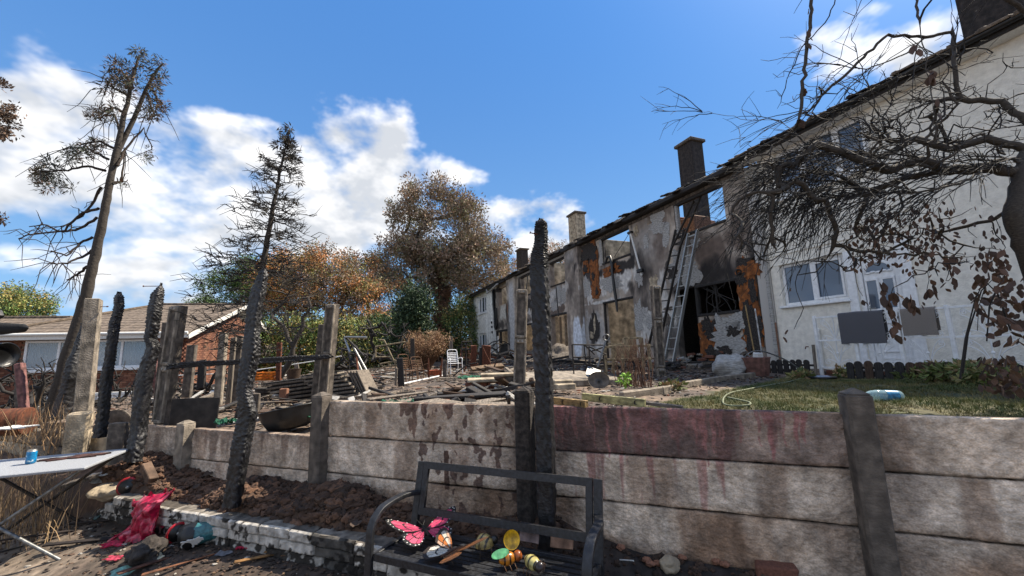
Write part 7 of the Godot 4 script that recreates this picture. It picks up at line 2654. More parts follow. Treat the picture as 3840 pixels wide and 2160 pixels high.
	for k in [[770, 1800, 0.5], [800, 1785, 0.52], [745, 1830, 0.45], [1400, 1985, 0.36], [1440, 1975, 0.38], [1345, 2000, 0.35], [690, 1850, 0.4], [1010, 2096, 0.04], [1240, 2096, 0.04]]:
		var m := part(self, "dead_leaf", lm, matc("fallen", c8(92, 74, 62)))
		m.transform = Transform3D(Basis.from_euler(Vector3(-1.3 + rnd(-0.3, 0.3), rnd(0, TAU), 0)).scaled(Vector3.ONE * rnd(0.08, 0.15)), lift(on_ground(k[0], k[1]), 0.03))
		tag(m, "curled brown dead leaf lying on the burnt earth bed", "leaf", "fallen leaves on the bed")

func make_dry_grass() -> void:
	var s := Shape.new()
	for i in 800:
		var px := rnd(-60, 330)
		var d := rnd(3.7, 5.2)
		var b := at(px, 1700, d)
		b.y = lerpf(0.05, 0.75, smoothstep(4.1, 4.9, d))
		if px > 200 and rnd(0, 1) < 0.6:
			continue
		var h := rnd(0.2, 0.7) * (1.0 if d < 4.3 else 0.7)
		var ln := rv(0.2)
		var c := lin(168, 142, 108).lerp(lin(112, 92, 72), rnd(0, 1))
		s.tint = c
		var sd := Vector3(rnd(-1, 1), 0, rnd(-1, 1)).normalized() * rnd(0.002, 0.004)
		var m := b + Vector3(ln.x * 0.4, h * 0.55, ln.z * 0.4)
		var t := b + Vector3(ln.x, h, ln.z)
		s.quad(b - sd, b + sd, m + sd * 0.8, m - sd * 0.8)
		s.tri(m - sd * 0.8, m + sd * 0.8, t)
	var o := single("dry_grass", "tall dry straw coloured grass growing behind the folding table", "grass", s, mats.leaf)
	o.set_meta("kind", "stuff")
	for k in [[165, 1690, 150, 1500, 200, 1430], [180, 1700, 215, 1560, 240, 1480], [200, 1700, 232, 1560, 225, 1530], [160, 1650, 170, 1560, 165, 1510], [60, 1640, 20, 1560, 0, 1530], [215, 1690, 150, 1590, 120, 1440]]:
		s = Shape.new()
		s.tint = lin(170, 136, 100)
		var d := 4.5
		s.tube(curve([at(k[0], k[1], d), at(k[2], k[3], d), at(k[4], k[5], d)], 5), PackedFloat32Array([0.007, 0.006, 0.005, 0.005, 0.004, 0.004, 0.004, 0.003, 0.003, 0.002, 0.002]), 5)
		single("dry_stalk", "thin dry plant stalk standing behind the folding table", "plant", s, mats.matte, "dry stalks at the left")


# ---------- the white house's garden ----------
func scroll(s: Shape, x: Transform3D, r: float, turns: float, dir: float) -> void:
	var q := PackedVector3Array()
	for i in 22:
		var f := i / 21.0
		var an := PI / 2 - dir * turns * TAU * f
		q.append(x * Vector3(cos(an) * r * (1 - 0.78 * f), sin(an) * r * (1 - 0.78 * f) - r, 0))
	s.tube(q, PackedFloat32Array([0.0055]), 5)

func rail_panel(o: Node3D, u0: float, u1: float, w: float, parts_only_low := false) -> void:
	# wrought iron scrolls between two railing posts, in railing axes (x = u, y = v, z into the house)
	var s := Shape.new()
	var m := (u0 + u1) / 2
	var hw := (u1 - u0) / 2 * 0.8
	s.rod(Vector3(m, -0.42, 0), Vector3(m, 0.37, 0), 0.007, 6)
	part(o, "upright", s, mats.upvc)
	for lv in [-0.36, 0.02]:
		for sd in [-1.0, 1.0]:
			for k in [[0.0, 0.075, 1.0], [0.17, 0.065, -1.0], [0.27, 0.05, 1.0]]:
				s = Shape.new()
				s.tube(curve([Vector3(m, lv + 0.0, 0), Vector3(m + sd * hw * 0.35, lv + k[0] * 0.7 + 0.05, 0), Vector3(m + sd * hw * 0.75, lv + k[0] + 0.075, 0)], 5), PackedFloat32Array([0.0055]), 5)
				scroll(s, Transform3D(Basis.from_scale(Vector3(1, k[2], 1)), Vector3(m + sd * hw * 0.75, lv + k[0] + 0.075, 0)), k[1] * 0.6, 1.3, sd)
				part(o, "scroll", s, mats.upvc)
	s = Shape.new()
	s.ball(Transform3D(Basis.from_scale(Vector3(0.02, 0.02, 0.012)), Vector3(m, -0.19, 0.0)), 10, 6)
	part(o, "rosette", s, mats.upvc)

func make_front_garden() -> void:
	# railing in front of the white door
	var o := thing("railing", "white wrought iron railing with scrolls before the white house door", "railing", fp(4.37, -0.52, 1.4), Basis(fd, Vector3.UP, -fn))
	var sh := Transform3D(Basis.IDENTITY, Vector3(-4.37, 0.52, 0))
	var us := [4.37, 3.82, 3.28, 2.75, 2.1, 1.4]
	for u in us:
		var s := Shape.new()
		s.pre = sh
		s.bar(Vector3(u, -0.56, 0), Vector3(u, 0.42, 0), 0.045, 0.045, Vector3.BACK, 0.006)
		part(o, "railing_post", s, mats.upvc)
	for v in [0.385, 0.01, -0.42]:
		var s := Shape.new()
		s.pre = sh
		s.bar(Vector3(4.37, v, 0), Vector3(1.4, v, 0), 0.022, 0.028)
		part(o, "rail", s, mats.upvc)
	var sub := Node3D.new()
	for i in us.size() - 1:
		var hold := Node3D.new()
		hold.name = numbered(o, "scroll_panel")
		hold.position = Vector3(-4.37, 0.52, 0)
		o.add_child(hold, true)
		rail_panel(hold, us[i + 1] + 0.02, us[i] - 0.02, 0.0)
	sub.free()
	# two mats hung over the rail
	for k in [[4.0, 3.42, -0.05, 0.425, "dark grey door mat hung over the white railing, left of the other mat", c8(122, 122, 128)], [3.22, 2.86, 0.04, 0.41, "lighter brownish grey mat hung over the white railing, right of the dark one", c8(176, 166, 158)]]:
		var s := Shape.new()
		var P := PackedVector3Array()
		var U := []
		for q in [Vector2(k[2], -0.028), Vector2(lerpf(k[2], k[3], 0.5), -0.03), Vector2(k[3] - 0.02, -0.026), Vector2(k[3], -0.012), Vector2(k[3] + 0.006, 0.0), Vector2(k[3], 0.014), Vector2(k[3] - 0.02, 0.03), Vector2(k[2] + 0.06, 0.034)]:
			U.append(q)
		for th in [0.0, 0.009]:
			P = PackedVector3Array()
			for q in U:
				for j in 14:
					var u := lerpf(k[0], k[1], j / 13.0)
					P.append(Vector3(u, q.x + (0.01 * nz.get_noise_2d(u * 300, q.x * 100)), q.y + (th if q.y > 0 else -th) + 0.003 * nz.get_noise_2d(u * 200, q.x * 300)))
			s.grid(P, U.size(), 14, false)
		s.tint = (k[5] as Color).srgb_to_linear()
		for i in s.c.size():
			s.c[i] = s.tint
		single("door_mat", k[4], "mat", s, mat("mats_cloth", Color.WHITE, 1.0, "speck", 3.0, "grain", 1.0), "", fp(0, 0, 1.4), Basis(fd, Vector3.UP, -fn))
	# brown picket fences with round heads
	for k in [[5.42, 4.42, 1.42, "low dark picket fence left of the white railing posts"], [3.8, 1.2, 1.75, "low dark picket fence along the lawn before the white railing"]]:
		o = thing("picket_fence", k[3], "fence", fp(k[0], -0.56, k[2]), Basis(fd, Vector3.UP, -fn))
		var L: float = k[0] - k[1]
		var n := int(L / 0.115)
		for i in n:
			var s := Shape.new()
			var pl := PackedVector2Array([Vector2(-0.045, 0.0), Vector2(0.045, 0.0), Vector2(0.045, 0.2)])
			for j in 9:
				pl.append(Vector2(cos(PI * j / 8) * 0.05, 0.215 + sin(PI * j / 8) * 0.05))
			pl.append(Vector2(-0.045, 0.2))
			s.slab(Transform3D(Basis(Vector3(0, 0, 1), rnd(-0.04, 0.04)), Vector3(-0.05 - i * 0.115, rnd(-0.02, 0.01), -0.03)), pl, 0.016)
			part(o, "picket", s, [mats.charwood, mats.brownwood][0 if rng.randf() < 0.75 else 1])
		for y in [0.07, 0.17]:
			var s := Shape.new()
			s.bar(Vector3(0, y, -0.006), Vector3(-L, y, -0.006), 0.018, 0.035)
			part(o, "rail", s, mats.charwood)
	var s := Shape.new()
	s.bar(Vector3.ZERO, Vector3(0.02, 0.55, 0), 0.04, 0.03)
	single("stake", "weathered stake standing at the left railing post", "stake", s, mats.greywood, "", fp(4.4, -0.6, 1.5))
	# brick plinth of the terrace in front of the door
	o = thing("brick_plinth", "dark red brick plinth under the white railing", "wall", fp(4.45, -0.6, 1.3), Basis(fd, Vector3.UP, -fn))
	for row in 2:
		for i in 14:
			s = Shape.new()
			s.box(xf(Vector3(-0.11 - i * 0.225 - 0.11 * row, 0.03 + row * 0.075, 0)), Vector3(0.215, 0.066, 0.1), 0.006, 0.002, rng)
			part(o, "brick", s, [mats.brick_b, mats.tile_dark][rng.randi() % 2])
	s = Shape.new()
	s.box(xf(Vector3(-1.6, 0.05, 0.65)), Vector3(3.3, 0.12, 1.15), 0.01)
	part(o, "paving", s, mats.concrete_dark)
	# lawn: kerb, grass, weeds, hose, bottle, disc
	o = thing("lawn_kerb", "pale concrete kerb between the lawn and the burnt garden", "kerb")
	var ks := [on_ground(2330, 1500), on_ground(2480, 1478), on_ground(2590, 1452), on_ground(2700, 1432), on_ground(2835, 1413)]
	for i in ks.size() - 1:
		s = Shape.new()
		s.bar(ks[i] + Vector3(0, 0.02, 0), ks[i + 1] + Vector3(0, 0.02, 0), 0.06, 0.12, Vector3.UP, 0.012)
		part(o, "kerb_stone", s, mats.concrete)
	var xs := []
	var cs := []
	for i in 60000:
		var x := rnd(0.5, 7.0)
		var z := rnd(-7.6, -0.9)
		var b := wall_perp(x, z)
		if b > -0.07 or lawn_side(x, z) < 0.06 or Vector3(x, 0, z).dot(fn) + 8.5 < 1.85:
			continue
		var patchy := nz.get_noise_2d(x * 70, z * 70) + 0.5 * nz.get_noise_2d(x * 200, z * 200)
		if rnd(-0.5, 0.6) > patchy + 0.35:
			continue
		var p := Vector3(x, ground_y(x, z) - 0.004, z)
		xs.append(Transform3D(Basis.from_euler(Vector3(rnd(-0.3, 0.3), rnd(0, TAU), rnd(-0.3, 0.3))).scaled(Vector3(1, rnd(0.6, 1.2), 1) * rnd(0.7, 1.3)), p))
		var c := lin(104, 100, 56).lerp(lin(74, 86, 42), clampf(0.5 + patchy * 1.3, 0, 1))
		c = c.lerp(lin(152, 128, 84), clampf(rnd(-0.8, 0.7) - patchy, 0, 1) * 0.5)
		cs.append(c * rnd(0.8, 1.2))
	var gm := Shape.new()
	for i in 8:
		var an := rnd(0, TAU)
		var l := Vector3(cos(an), 0, sin(an))
		var sd := Vector3(-sin(an), 0, cos(an)) * 0.0022
		var q := l * rnd(0, 0.018) + rv(0.006) * Vector3(1, 0, 1)
		var h := rnd(0.016, 0.036)
		gm.tint = Color.WHITE * rnd(0.75, 1.2)
		gm.tri(q - sd, q + sd, q + l * h * rnd(0.4, 1.1) + Vector3.UP * h)
	o = thing("lawn_grass", "patchy dry green grass of the lawn behind the retaining wall", "grass")
	o.set_meta("kind", "stuff")
	many(o, "blades", gm.mesh(), mats.leaf, xs, cs)
	for k in [[3440, 1425, 0.22, 60, "leafy yellow green weeds before the dark picket fence, middle of the lawn edge"], [3560, 1432, 0.3, 90, "spreading weeds before the dark picket fence, right of the middle clump"], [3700, 1440, 0.32, 90, "weeds at the right end of the lawn below the dead leaves"], [3010, 1425, 0.14, 30, "small weeds at the foot of the fence left of the railing"], [3170, 1416, 0.16, 34, "dry weeds below the railing steps"], [2515, 1470, 0.1, 22, "tuft of grass at the bend of the lawn kerb"]]:
		var c := on_ground(k[0], k[1])
		var pts := []
		for i in int(k[3]):
			pts.append(Vector3(rnd(-1, 1) * k[2] * 1.5, rnd(0.02, 1) * k[2] * 0.55, rnd(-1, 1) * k[2] * 0.6))
		o = thing("weeds", k[4], "plant", c, Basis(Vector3.UP, 0.8))
		foliage(o, pts, [lin(104, 116, 60), lin(128, 122, 74), lin(84, 98, 52), lin(140, 118, 84)], [clump(51, 14, 0.06, 0.07, 0.5, 0.2)], 0.7, 1.3, "leaves")
	o = thing("garden_hose", "thin pale hose looping over the lawn from the wall to the disc", "hose")
	var q := []
	for k in [[3020, 1422], [2960, 1440], [2880, 1452], [2800, 1468], [2745, 1480], [2718, 1500], [2716, 1526], [2760, 1534], [2810, 1530], [2812, 1522], [2780, 1512], [2730, 1500]]:
		q.append(on_ground(k[0], k[1]) + Vector3.UP * 0.022)
	s = Shape.new()
	s.tube(curve(q, 6), PackedFloat32Array([0.007]), 6)
	part(o, "hose", s, matc("hose", c8(150, 158, 128)))
	o = thing("wheel_disc", "flat dark disc with a pale blue hub lying on the lawn by the picket fence", "wheel", on_ground(3085, 1424) + Vector3.UP * 0.03)
	s = Shape.new()
	s.lathe(xf(Vector3.ZERO), [Vector2(0.0, -0.012), Vector2(0.17, -0.02), Vector2(0.18, 0.0), Vector2(0.165, 0.014), Vector2(0.12, 0.008), Vector2(0.0, 0.012)], 28)
	part(o, "disc", s, mats.blackpl)
	s = Shape.new()
	s.tint = lin(176, 192, 214)
	s.lathe(xf(Vector3.ZERO), [Vector2(0.1, 0.009), Vector2(0.07, 0.026), Vector2(0.0, 0.03)], 20)
	part(o, "hub", s, mats.gloss)
	var bp_ := on_ground(3318, 1506) + Vector3.UP * 0.045
	o = thing("water_bottle", "clear plastic water bottle with a blue label lying on the lawn edge", "bottle", bp_, (Basis(Vector3.UP, -0.12) * Basis(Vector3(0, 0, 1), PI / 2 - 0.06)).scaled(Vector3.ONE * 1.2))
	s = Shape.new()
	s.lathe(xf(Vector3.ZERO), [Vector2(0.0, -0.10), Vector2(0.034, -0.10), Vector2(0.038, -0.09), Vector2(0.036, -0.02), Vector2(0.038, 0.03), Vector2(0.036, 0.05), Vector2(0.03, 0.08), Vector2(0.014, 0.115), Vector2(0.013, 0.13)], 22)
	part(o, "body", s, mats.bottle)
	s = Shape.new()
	s.tint = lin(66, 156, 214)
	s.lathe(xf(Vector3.ZERO), [Vector2(0.0385, -0.075), Vector2(0.0385, 0.0)], 22)
	part(o, "label", s, mats.gloss)
	s = Shape.new()
	s.tint = lin(200, 220, 240)
	s.lathe(xf(Vector3.ZERO), [Vector2(0.0145, 0.122), Vector2(0.0155, 0.124), Vector2(0.0155, 0.14), Vector2(0.0, 0.14)], 14)
	part(o, "cap", s, mats.gloss)
	# the yellowed pieces of metal section lying on the wall top
	for k in [[2185, 1488, 2300, 1478, 2420, 1512, 0.055, "green and rust coloured piece of metal section with two holes, lying on the wall top", c8(176, 170, 120)], [2078, 1502, 2140, 1508, 2200, 1516, 0.05, "rusty yellow piece of metal section under the charred post side", c8(170, 140, 90)]]:
		s = Shape.new()
		var a := at(k[0], k[1], 3.12)
		var b := at(k[4], k[5], 2.86)
		var m := mat("section%d" % k[8].r8, k[8], 0.7, "charsoot", 1.6, "grain", 0.6)
		s.bar(Vector3.ZERO, b - a, 0.035, k[6])
		o = thing("metal_section", k[7], "debris", a)
		part(o, "channel", s, m)
		for f in [0.3, 0.85]:
			var h := Shape.new()
			h.lathe(Transform3D(Basis(Vector3.RIGHT, PI / 2), (b - a) * f + Vector3(0, 0, 0.018)), [Vector2(0.0, 0.0), Vector2(0.013, 0.0), Vector2(0.013, 0.006), Vector2(0.016, 0.006), Vector2(0.016, 0.0)], 14)
			part(o, "hole_rim", h, mats.blackpl)
	s = Shape.new()
	s.bar(Vector3.ZERO, at(2560, 1528, 2.8) - at(2400, 1508, 2.95), 0.06, 0.02)
	single("metal_section", "flat grey strip lying on the wall top at the kerb's near end", "debris", s, mats.concrete_dark, "", at(2400, 1508, 2.95))
	for k in [[2795, 1145, 2835, 1315, "broom pole of pale wood leaning before the orange insulation column", c8(190, 160, 110), 0.012], [2831, 1158, 2862, 1318, "thin white pole leaning beside the wooden broom pole", c8(222, 222, 220), 0.013], [2908, 1210, 2930, 1345, "reddish wooden batten leaning on the white house downpipe", c8(150, 110, 88), 0.016]]:
		s = Shape.new()
		s.tint = k[5].srgb_to_linear()
		s.rod(at(k[2], k[3] + 40, 7.4), at(k[0], k[1], 7.6), k[6], 8)
		single("leaning_pole", k[4], "pole", s, mats.matte)

# ---------- the burnt gardens ----------
func ladder(called: String, label: String, b0: Vector3, b1: Vector3, t0: Vector3, t1: Vector3, n: int, m: Material, w: float, lean: Vector3) -> void:
	var o := thing(called, label, "ladder", b0)
	for k in [[b0, t0], [b1, t1]]:
		var s := Shape.new()
		s.bar(k[0] - b0, k[1] - b0, w * 0.45, w, lean)
		part(o, "stile", s, m)
	for i in n:
		var f := (i + 0.6) / n
		var s := Shape.new()
		s.bar(b0.lerp(t0, f) - b0, b1.lerp(t1, f) - b0, 0.03, 0.03)
		part(o, "rung", s, m)

func frame(o: Node3D, pts: Array, r: float, m: Material, called := "tube") -> void:
	for k in pts:
		var s := Shape.new()
		s.tube(PackedVector3Array(k), PackedFloat32Array([r]), 7)
		part(o, called, s, m)

func chair(label: String, pos: Vector3, yaw: float, m: Material, slats: int, tip := 0.0, kind := "garden_chair", cat := "chair") -> void:
	var o := thing(kind, label, cat, pos, (Basis(Vector3.UP, yaw) * Basis(Vector3.RIGHT, tip)).scaled(Vector3.ONE * 0.74))
	for sd in [-1, 1]:
		var s := Shape.new()
		s.tube(curve([Vector3(sd * 0.25, 0.0, 0.24), Vector3(sd * 0.25, 0.42, 0.2), Vector3(sd * 0.26, 0.62, 0.16), Vector3(sd * 0.26, 0.63, -0.1), Vector3(sd * 0.24, 0.6, -0.2)], 4), PackedFloat32Array([0.016]), 7)
		part(o, "arm", s, m)
		s = Shape.new()
		s.tube(curve([Vector3(sd * 0.22, 0.0, -0.26), Vector3(sd * 0.22, 0.42, -0.18), Vector3(sd * 0.21, 0.9, -0.3)], 4), PackedFloat32Array([0.017]), 7)
		part(o, "rear_leg", s, m)
	var t := Shape.new()
	t.tube(curve([Vector3(-0.21, 0.9, -0.3), Vector3(-0.14, 0.96, -0.315), Vector3(0.14, 0.96, -0.315), Vector3(0.21, 0.9, -0.3)], 4), PackedFloat32Array([0.017]), 7)
	part(o, "top_rail", t, m)
	for i in slats:
		t = Shape.new()
		var y := 0.5 + 0.4 * i / slats
		t.box(xf(Vector3(0, y, -0.19 - 0.11 * (y - 0.45) / 0.45), 0, -0.2), Vector3(0.42, 0.032, 0.012), 0.004)
		part(o, "back_slat", t, m)
	for i in 6:
		t = Shape.new()
		t.box(xf(Vector3(0, 0.42, -0.16 + i * 0.075)), Vector3(0.46, 0.014, 0.05), 0.004)
		part(o, "seat_slat", t, m)

func plank(label: String, a: Vector3, b: Vector3, w: float, th: float, m: Material, group := "", called := "plank", cat := "plank") -> void:
	var s := Shape.new()
	var z := (b - a).normalized()
	var x := Vector3.UP.cross(z).normalized()
	s.box(Transform3D(Basis(x, z.cross(x), z), (b - a) / 2), Vector3(w, th, a.distance_to(b)), 0.006, 0.01, rng)
	single(called, label, cat, s, m, group, a)

func lift(p: Vector3, h: float) -> Vector3:
	return p + Vector3.UP * h

func make_burnt_gardens() -> void:
	var s: Shape
	var o: Node3D
	# ladders at the front of the burnt house
	var g := on_ground(2505, 1385)
	var bx0 := fp(9.35, -0.52, 1.25)
	var onf := func(x: float, y: float, w: float, v := -9.0) -> Vector3:
		var q := on_facade(x, y, w)
		return fp(q.x, q.y if v < -8.0 else v, w)
	ladder("ladder", "pale aluminium ladder leaning on the burnt house by the kitchen opening", onf.call(2488, 1345, 1.1, -0.52), onf.call(2520, 1345, 1.1, -0.52), onf.call(2582, 876, 0.12), onf.call(2616, 862, 0.12), 13, mats.alu, 0.085, fn)
	ladder("ladder", "burnt dark ladder leaning behind the pale one and reaching into the upper gap", onf.call(2412, 1320, 1.0, -0.52), onf.call(2452, 1320, 1.0, -0.52), onf.call(2534, 862, 0.1), onf.call(2566, 856, 0.1), 12, mats.burntmetal, 0.07, fn)
	ladder("ladder", "twisted top section of a burnt ladder standing in the upper window gap", fp(8.6, 2.6, 0.3), fp(8.25, 2.6, 0.3), fp(8.0, 3.95, -0.15), fp(7.75, 4.0, -0.15), 4, mats.burntmetal, 0.06, fn)
	var tone := func(m: Material) -> String:
		for k in [["brick_b", "dark red"], ["brick_c", "pinkish"], ["concrete", "pale grey"], ["concrete_dark", "grey"], ["bare_white", "whitish"], ["soot_concrete", "sooty black"], ["charwood", "charred black"], ["greywood", "weathered grey"], ["brownwood", "brown"], ["rust", "rusty brown"]]:
			if mats[k[0]] == m:
				return k[1]
		return "burnt"
	var front := func(u: float) -> String:
		for k in [[7.4, "by the pink bucket"], [8.3, "below the kitchen window"], [9.3, "at the kitchen doorway"], [10.6, "at the foot of the ladders"], [13.7, "behind the cream shelf frame"], [15.2, "by the pale pilaster foot"], [17.2, "before the open ground floor room"], [19.0, "before the pier behind the tall charred post"], [21.0, "left of the tall charred post"], [99.0, "before the end house door"]]:
			if u < k[0]:
				return k[1]
		return ""
	var garden := func(x: float, y: float) -> String:
		var w := "far" if y < 1430 else ("near" if y > 1500 else "middle")
		for k in [[800, "before the brick gable"], [1000, "behind the broad charred post"], [1230, "left of the rail's right post"], [1400, "by the leaning slabs"], [1620, "by the brown chairs"], [1850, "left of the thin panelled post"], [9999, "right of the thin panelled post"]]:
			if x < k[0]:
				return k[1] + ", %s part of the garden" % w
		return ""
	# rubble in front of the burnt house
	var bm := Shape.new()
	bm.box(xf(Vector3.ZERO), Vector3(0.215, 0.065, 0.1), 0.006, 0.004, rng)
	var brick := bm.mesh()
	var n := 0
	for i in 110:
		var u := rnd(6.6, 12.6)
		var w := rnd(0.1, 1.5)
		var p := fp(u, 0, w)
		p.y = ground_y(p.x, p.z) + rnd(0.0, 0.28) * exp(-pow((u - 7.4) / 1.6, 2)) * (1.6 - w) + 0.03
		var bmat: Material = [mats.brick_b, mats.brick_c, mats.concrete, mats.concrete_dark, mats.bare_white, mats.soot_concrete][rng.randi() % 6]
		var m := part(self, "brick", brick, bmat)
		m.transform = Transform3D(Basis.from_euler(Vector3(rnd(-0.6, 0.6), rnd(0, TAU), rnd(-0.6, 0.6))).scaled(Vector3.ONE * rnd(0.6, 1.2)), p)
		tag(m, "%s fallen brick in the rubble %s" % [tone.call(bmat), front.call(u)], "brick", "fallen bricks before the burnt house")
	for i in 46:
		var u := rnd(6.4, 12.8)
		var a := fp(u, 0, rnd(0.2, 2.6))
		a.y = ground_y(a.x, a.z) + rnd(0.03, 0.14)
		var an := rnd(0, TAU)
		var L := rnd(0.4, 1.4)
		var b := a + Vector3(cos(an) * L, rnd(-0.02, 0.12), sin(an) * L)
		var tm: Material = mats.charwood if rng.randf() < 0.8 else mats.greywood
		plank("%s %s timber lying in the rubble %s" % ["long" if L > 0.9 else "short", tone.call(tm), front.call(u)], a, b, rnd(0.04, 0.1), rnd(0.03, 0.07), tm, "charred timbers before the burnt house", "charred_timber", "timber")
	for i in 70:
		var u := rnd(13.8, 24.0)
		var a := fp(u, 0, rnd(0.2, 4.0))
		a.y = ground_y(a.x, a.z) + rnd(0.03, 0.3) * (1.0 if u > 15 else 0.6)
		var an := rnd(0, TAU)
		var L := rnd(0.4, 1.8)
		var tm: Material = mats.charwood if rng.randf() < 0.7 else (mats.greywood if rng.randf() < 0.6 else mats.rust)
		plank("%s %s timber in the heaps %s" % ["long" if L > 1.1 else "short", tone.call(tm), front.call(u)], a, a + Vector3(cos(an) * L, rnd(-0.05, 0.35), sin(an) * L), rnd(0.05, 0.12), rnd(0.04, 0.08), tm, "charred timbers before the middle house", "charred_timber", "timber")
	# a heap of grey rubble spilling out of the middle house
	var P := PackedVector3Array()
	for i in 24:
		for j in 60:
			var u := lerpf(14.6, 21.5, j / 59.0)
			var w := lerpf(-1.5, 1.6, i / 23.0)
			var p := fp(u, 0, w)
			var h := 0.75 * exp(-pow((u - 16.2) / 1.3, 2)) + 0.45 * exp(-pow((u - 19.6) / 1.0, 2))
			p.y = ground_y(p.x, p.z) - 0.04 + h * smoothstep(1.6, -0.4, w) * (1.0 + 0.5 * nz.get_noise_2d(u * 160, w * 160)) + 0.06 * nz.get_noise_2d(u * 500, w * 500)
			P.append(p)
	s = Shape.new()
	s.grid(P, 24, 60, false, PackedColorArray(), PackedVector2Array(), true)
	o = single("rubble_heap", "grey heap of rubble spilling from the gutted middle house", "rubble", s, mats.concrete_dark)
	o.set_meta("kind", "stuff")
	lump("rubble_sack", "grey white rubble sack slumped beside the pink bucket", "sack", on_ground(2745, 1412), Vector3(0.3, 0.24, 0.25), mats.bare_white, 0.35)
	o = thing("bucket", "dusty pink round planter bucket before the orange insulation column", "bucket", on_ground(2838, 1412) + Vector3.UP * 0.0)
	s = Shape.new()
	s.tint = lin(144, 104, 94)
	s.lathe(xf(Vector3.ZERO), [Vector2(0.17, 0.0), Vector2(0.19, 0.02), Vector2(0.23, 0.3), Vector2(0.245, 0.32), Vector2(0.23, 0.33), Vector2(0.2, 0.3), Vector2(0.0, 0.28)], 26)
	part(o, "tub", s, mats.matte)
	s = Shape.new()
	s.tube(curve([Vector3(-0.22, 0.32, 0.05), Vector3(-0.1, 0.42, 0.1), Vector3(0.12, 0.42, 0.1), Vector3(0.5, 0.25, 0.1), Vector3(0.75, 0.02, 0.15)], 5), PackedFloat32Array([0.012]), 6)
	part(o, "bent_rod", s, mats.greymetal)
	s = Shape.new()
	s.box(xf(Vector3(0.06, 0.36, 0.0), 0.4, 0.2), Vector3(0.14, 0.08, 0.1), 0.01, 0.01, rng)
	part(o, "paper_scrap", s, mats.whitepaint)
	# timber shelving frame, wire airer, shovel, dish, blue scrap
	var d := 6.6
	var V := func(x: float, y: float, k := 0.0) -> Vector3: return at(x, y, d + k)
	o = thing("shelf_frame", "bare cream coloured shelf frame standing before the opening of the burnt house", "frame", V.call(2270, 1408))
	var cream := matc("creamframe", c8(168, 152, 122))
	for k in [[2272, 1408, 2268, 1300, 0.0], [2335, 1400, 2340, 1268, 0.3], [2412, 1405, 2405, 1266, 0.0], [2440, 1385, 2430, 1290, 0.3], [2300, 1400, 2300, 1300, 0.4]]:
		s = Shape.new()
		s.bar(V.call(k[0], k[1], k[4]) - o.position, V.call(k[2], k[3], k[4]) - o.position, 0.05, 0.04, Vector3.BACK)
		part(o, "upright", s, cream)
	for k in [[2268, 1302, 2440, 1296, 0.0], [2270, 1348, 2445, 1346, 0.0], [2272, 1364, 2330, 1366, 0.0], [2340, 1268, 2405, 1268, 0.3], [2268, 1304, 2340, 1290, 0.1], [2330, 1350, 2412, 1348, 0.3], [2280, 1290, 2330, 1290, 0.4]]:
		s = Shape.new()
		s.bar(V.call(k[0], k[1], k[4]) - o.position, V.call(k[2], k[3], k[4]) - o.position, 0.04, 0.035)
		part(o, "cross_bar", s, cream)
	o = thing("wire_rack", "rusted wire rack frame standing left of the cream shelf frame", "frame", V.call(2160, 1420))
	var ps := []
	for k in [[2152, 1402, 2145, 1292], [2202, 1405, 2190, 1292], [2218, 1432, 2208, 1300], [2274, 1445, 2262, 1330], [2145, 1292, 2262, 1294], [2150, 1340, 2215, 1338], [2152, 1365, 2220, 1366], [2208, 1300, 2275, 1330], [2190, 1292, 2230, 1330], [2215, 1318, 2270, 1300]]:
		ps.append([V.call(k[0], k[1], -0.3) - o.position, V.call(k[2], k[3], -0.3) - o.position])
	frame(o, ps, 0.011, mats.burntmetal, "wire")
	o = thing("shovel", "shovel with a steel shaft leaning at the cream shelf frame, blade on the ground", "shovel", V.call(2220, 1420, -0.5))
	s = Shape.new()
	s.rod(V.call(2242, 1375, -0.5) - o.position, V.call(2272, 1276, -0.4) - o.position, 0.015, 8)
	part(o, "shaft", s, mats.greymetal)
	s = Shape.new()
	var hc: Vector3 = V.call(2274, 1266, -0.4) - o.position
	var ring := PackedVector3Array()
	for i in 13:
		ring.append(hc + Vector3(cos(TAU * i / 12) * 0.05, sin(TAU * i / 12) * 0.045, 0))
	s.tube(ring, PackedFloat32Array([0.011]), 6, false)
	part(o, "handle", s, mats.greymetal)
	s = Shape.new()
	s.slab(Transform3D(Basis(Vector3.UP, 0.4) * Basis(Vector3.RIGHT, -0.9) * Basis(Vector3(0, 0, 1), -0.6), V.call(2225, 1402, -0.5) - o.position), PackedVector2Array([Vector2(-0.1, 0.14), Vector2(0.1, 0.14), Vector2(0.11, -0.1), Vector2(0.0, -0.17), Vector2(-0.11, -0.1)]), 0.006)
	part(o, "blade", s, mats.greymetal)
	o = thing("satellite_dish", "small grey satellite dish lying face out on the ground below the shovel", "dish", V.call(2245, 1428, -0.9), Basis(Vector3.UP, -0.2) * Basis(Vector3.RIGHT, PI / 2 - 0.45))
	s = Shape.new()
	s.lathe(Transform3D(Basis.from_scale(Vector3(1, 1, 0.85)), Vector3.ZERO), [Vector2(0.0, -0.03), Vector2(0.08, -0.02), Vector2(0.14, 0.02), Vector2(0.15, 0.02), Vector2(0.08, -0.008), Vector2(0.0, -0.014)], 26)
	part(o, "reflector", s, mats.concrete_dark)
	s = Shape.new()
	s.rod(Vector3(0, -0.02, 0), Vector3(0, 0.02, 0), 0.012, 8)
	part(o, "boss", s, mats.blackpl)
	# concrete base of a shed, blocks, planter with stone cap
	o = thing("concrete_slab", "cracked concrete slab edge below the wire rack, right of the tall charred post", "slab", V.call(2180, 1440, -0.6), Basis(Vector3.UP, 0.15))
	s = Shape.new()
	s.box(xf(Vector3(-0.1, 0.03, -1.0)), Vector3(1.5, 0.1, 2.2), 0.02, 0.02, rng)
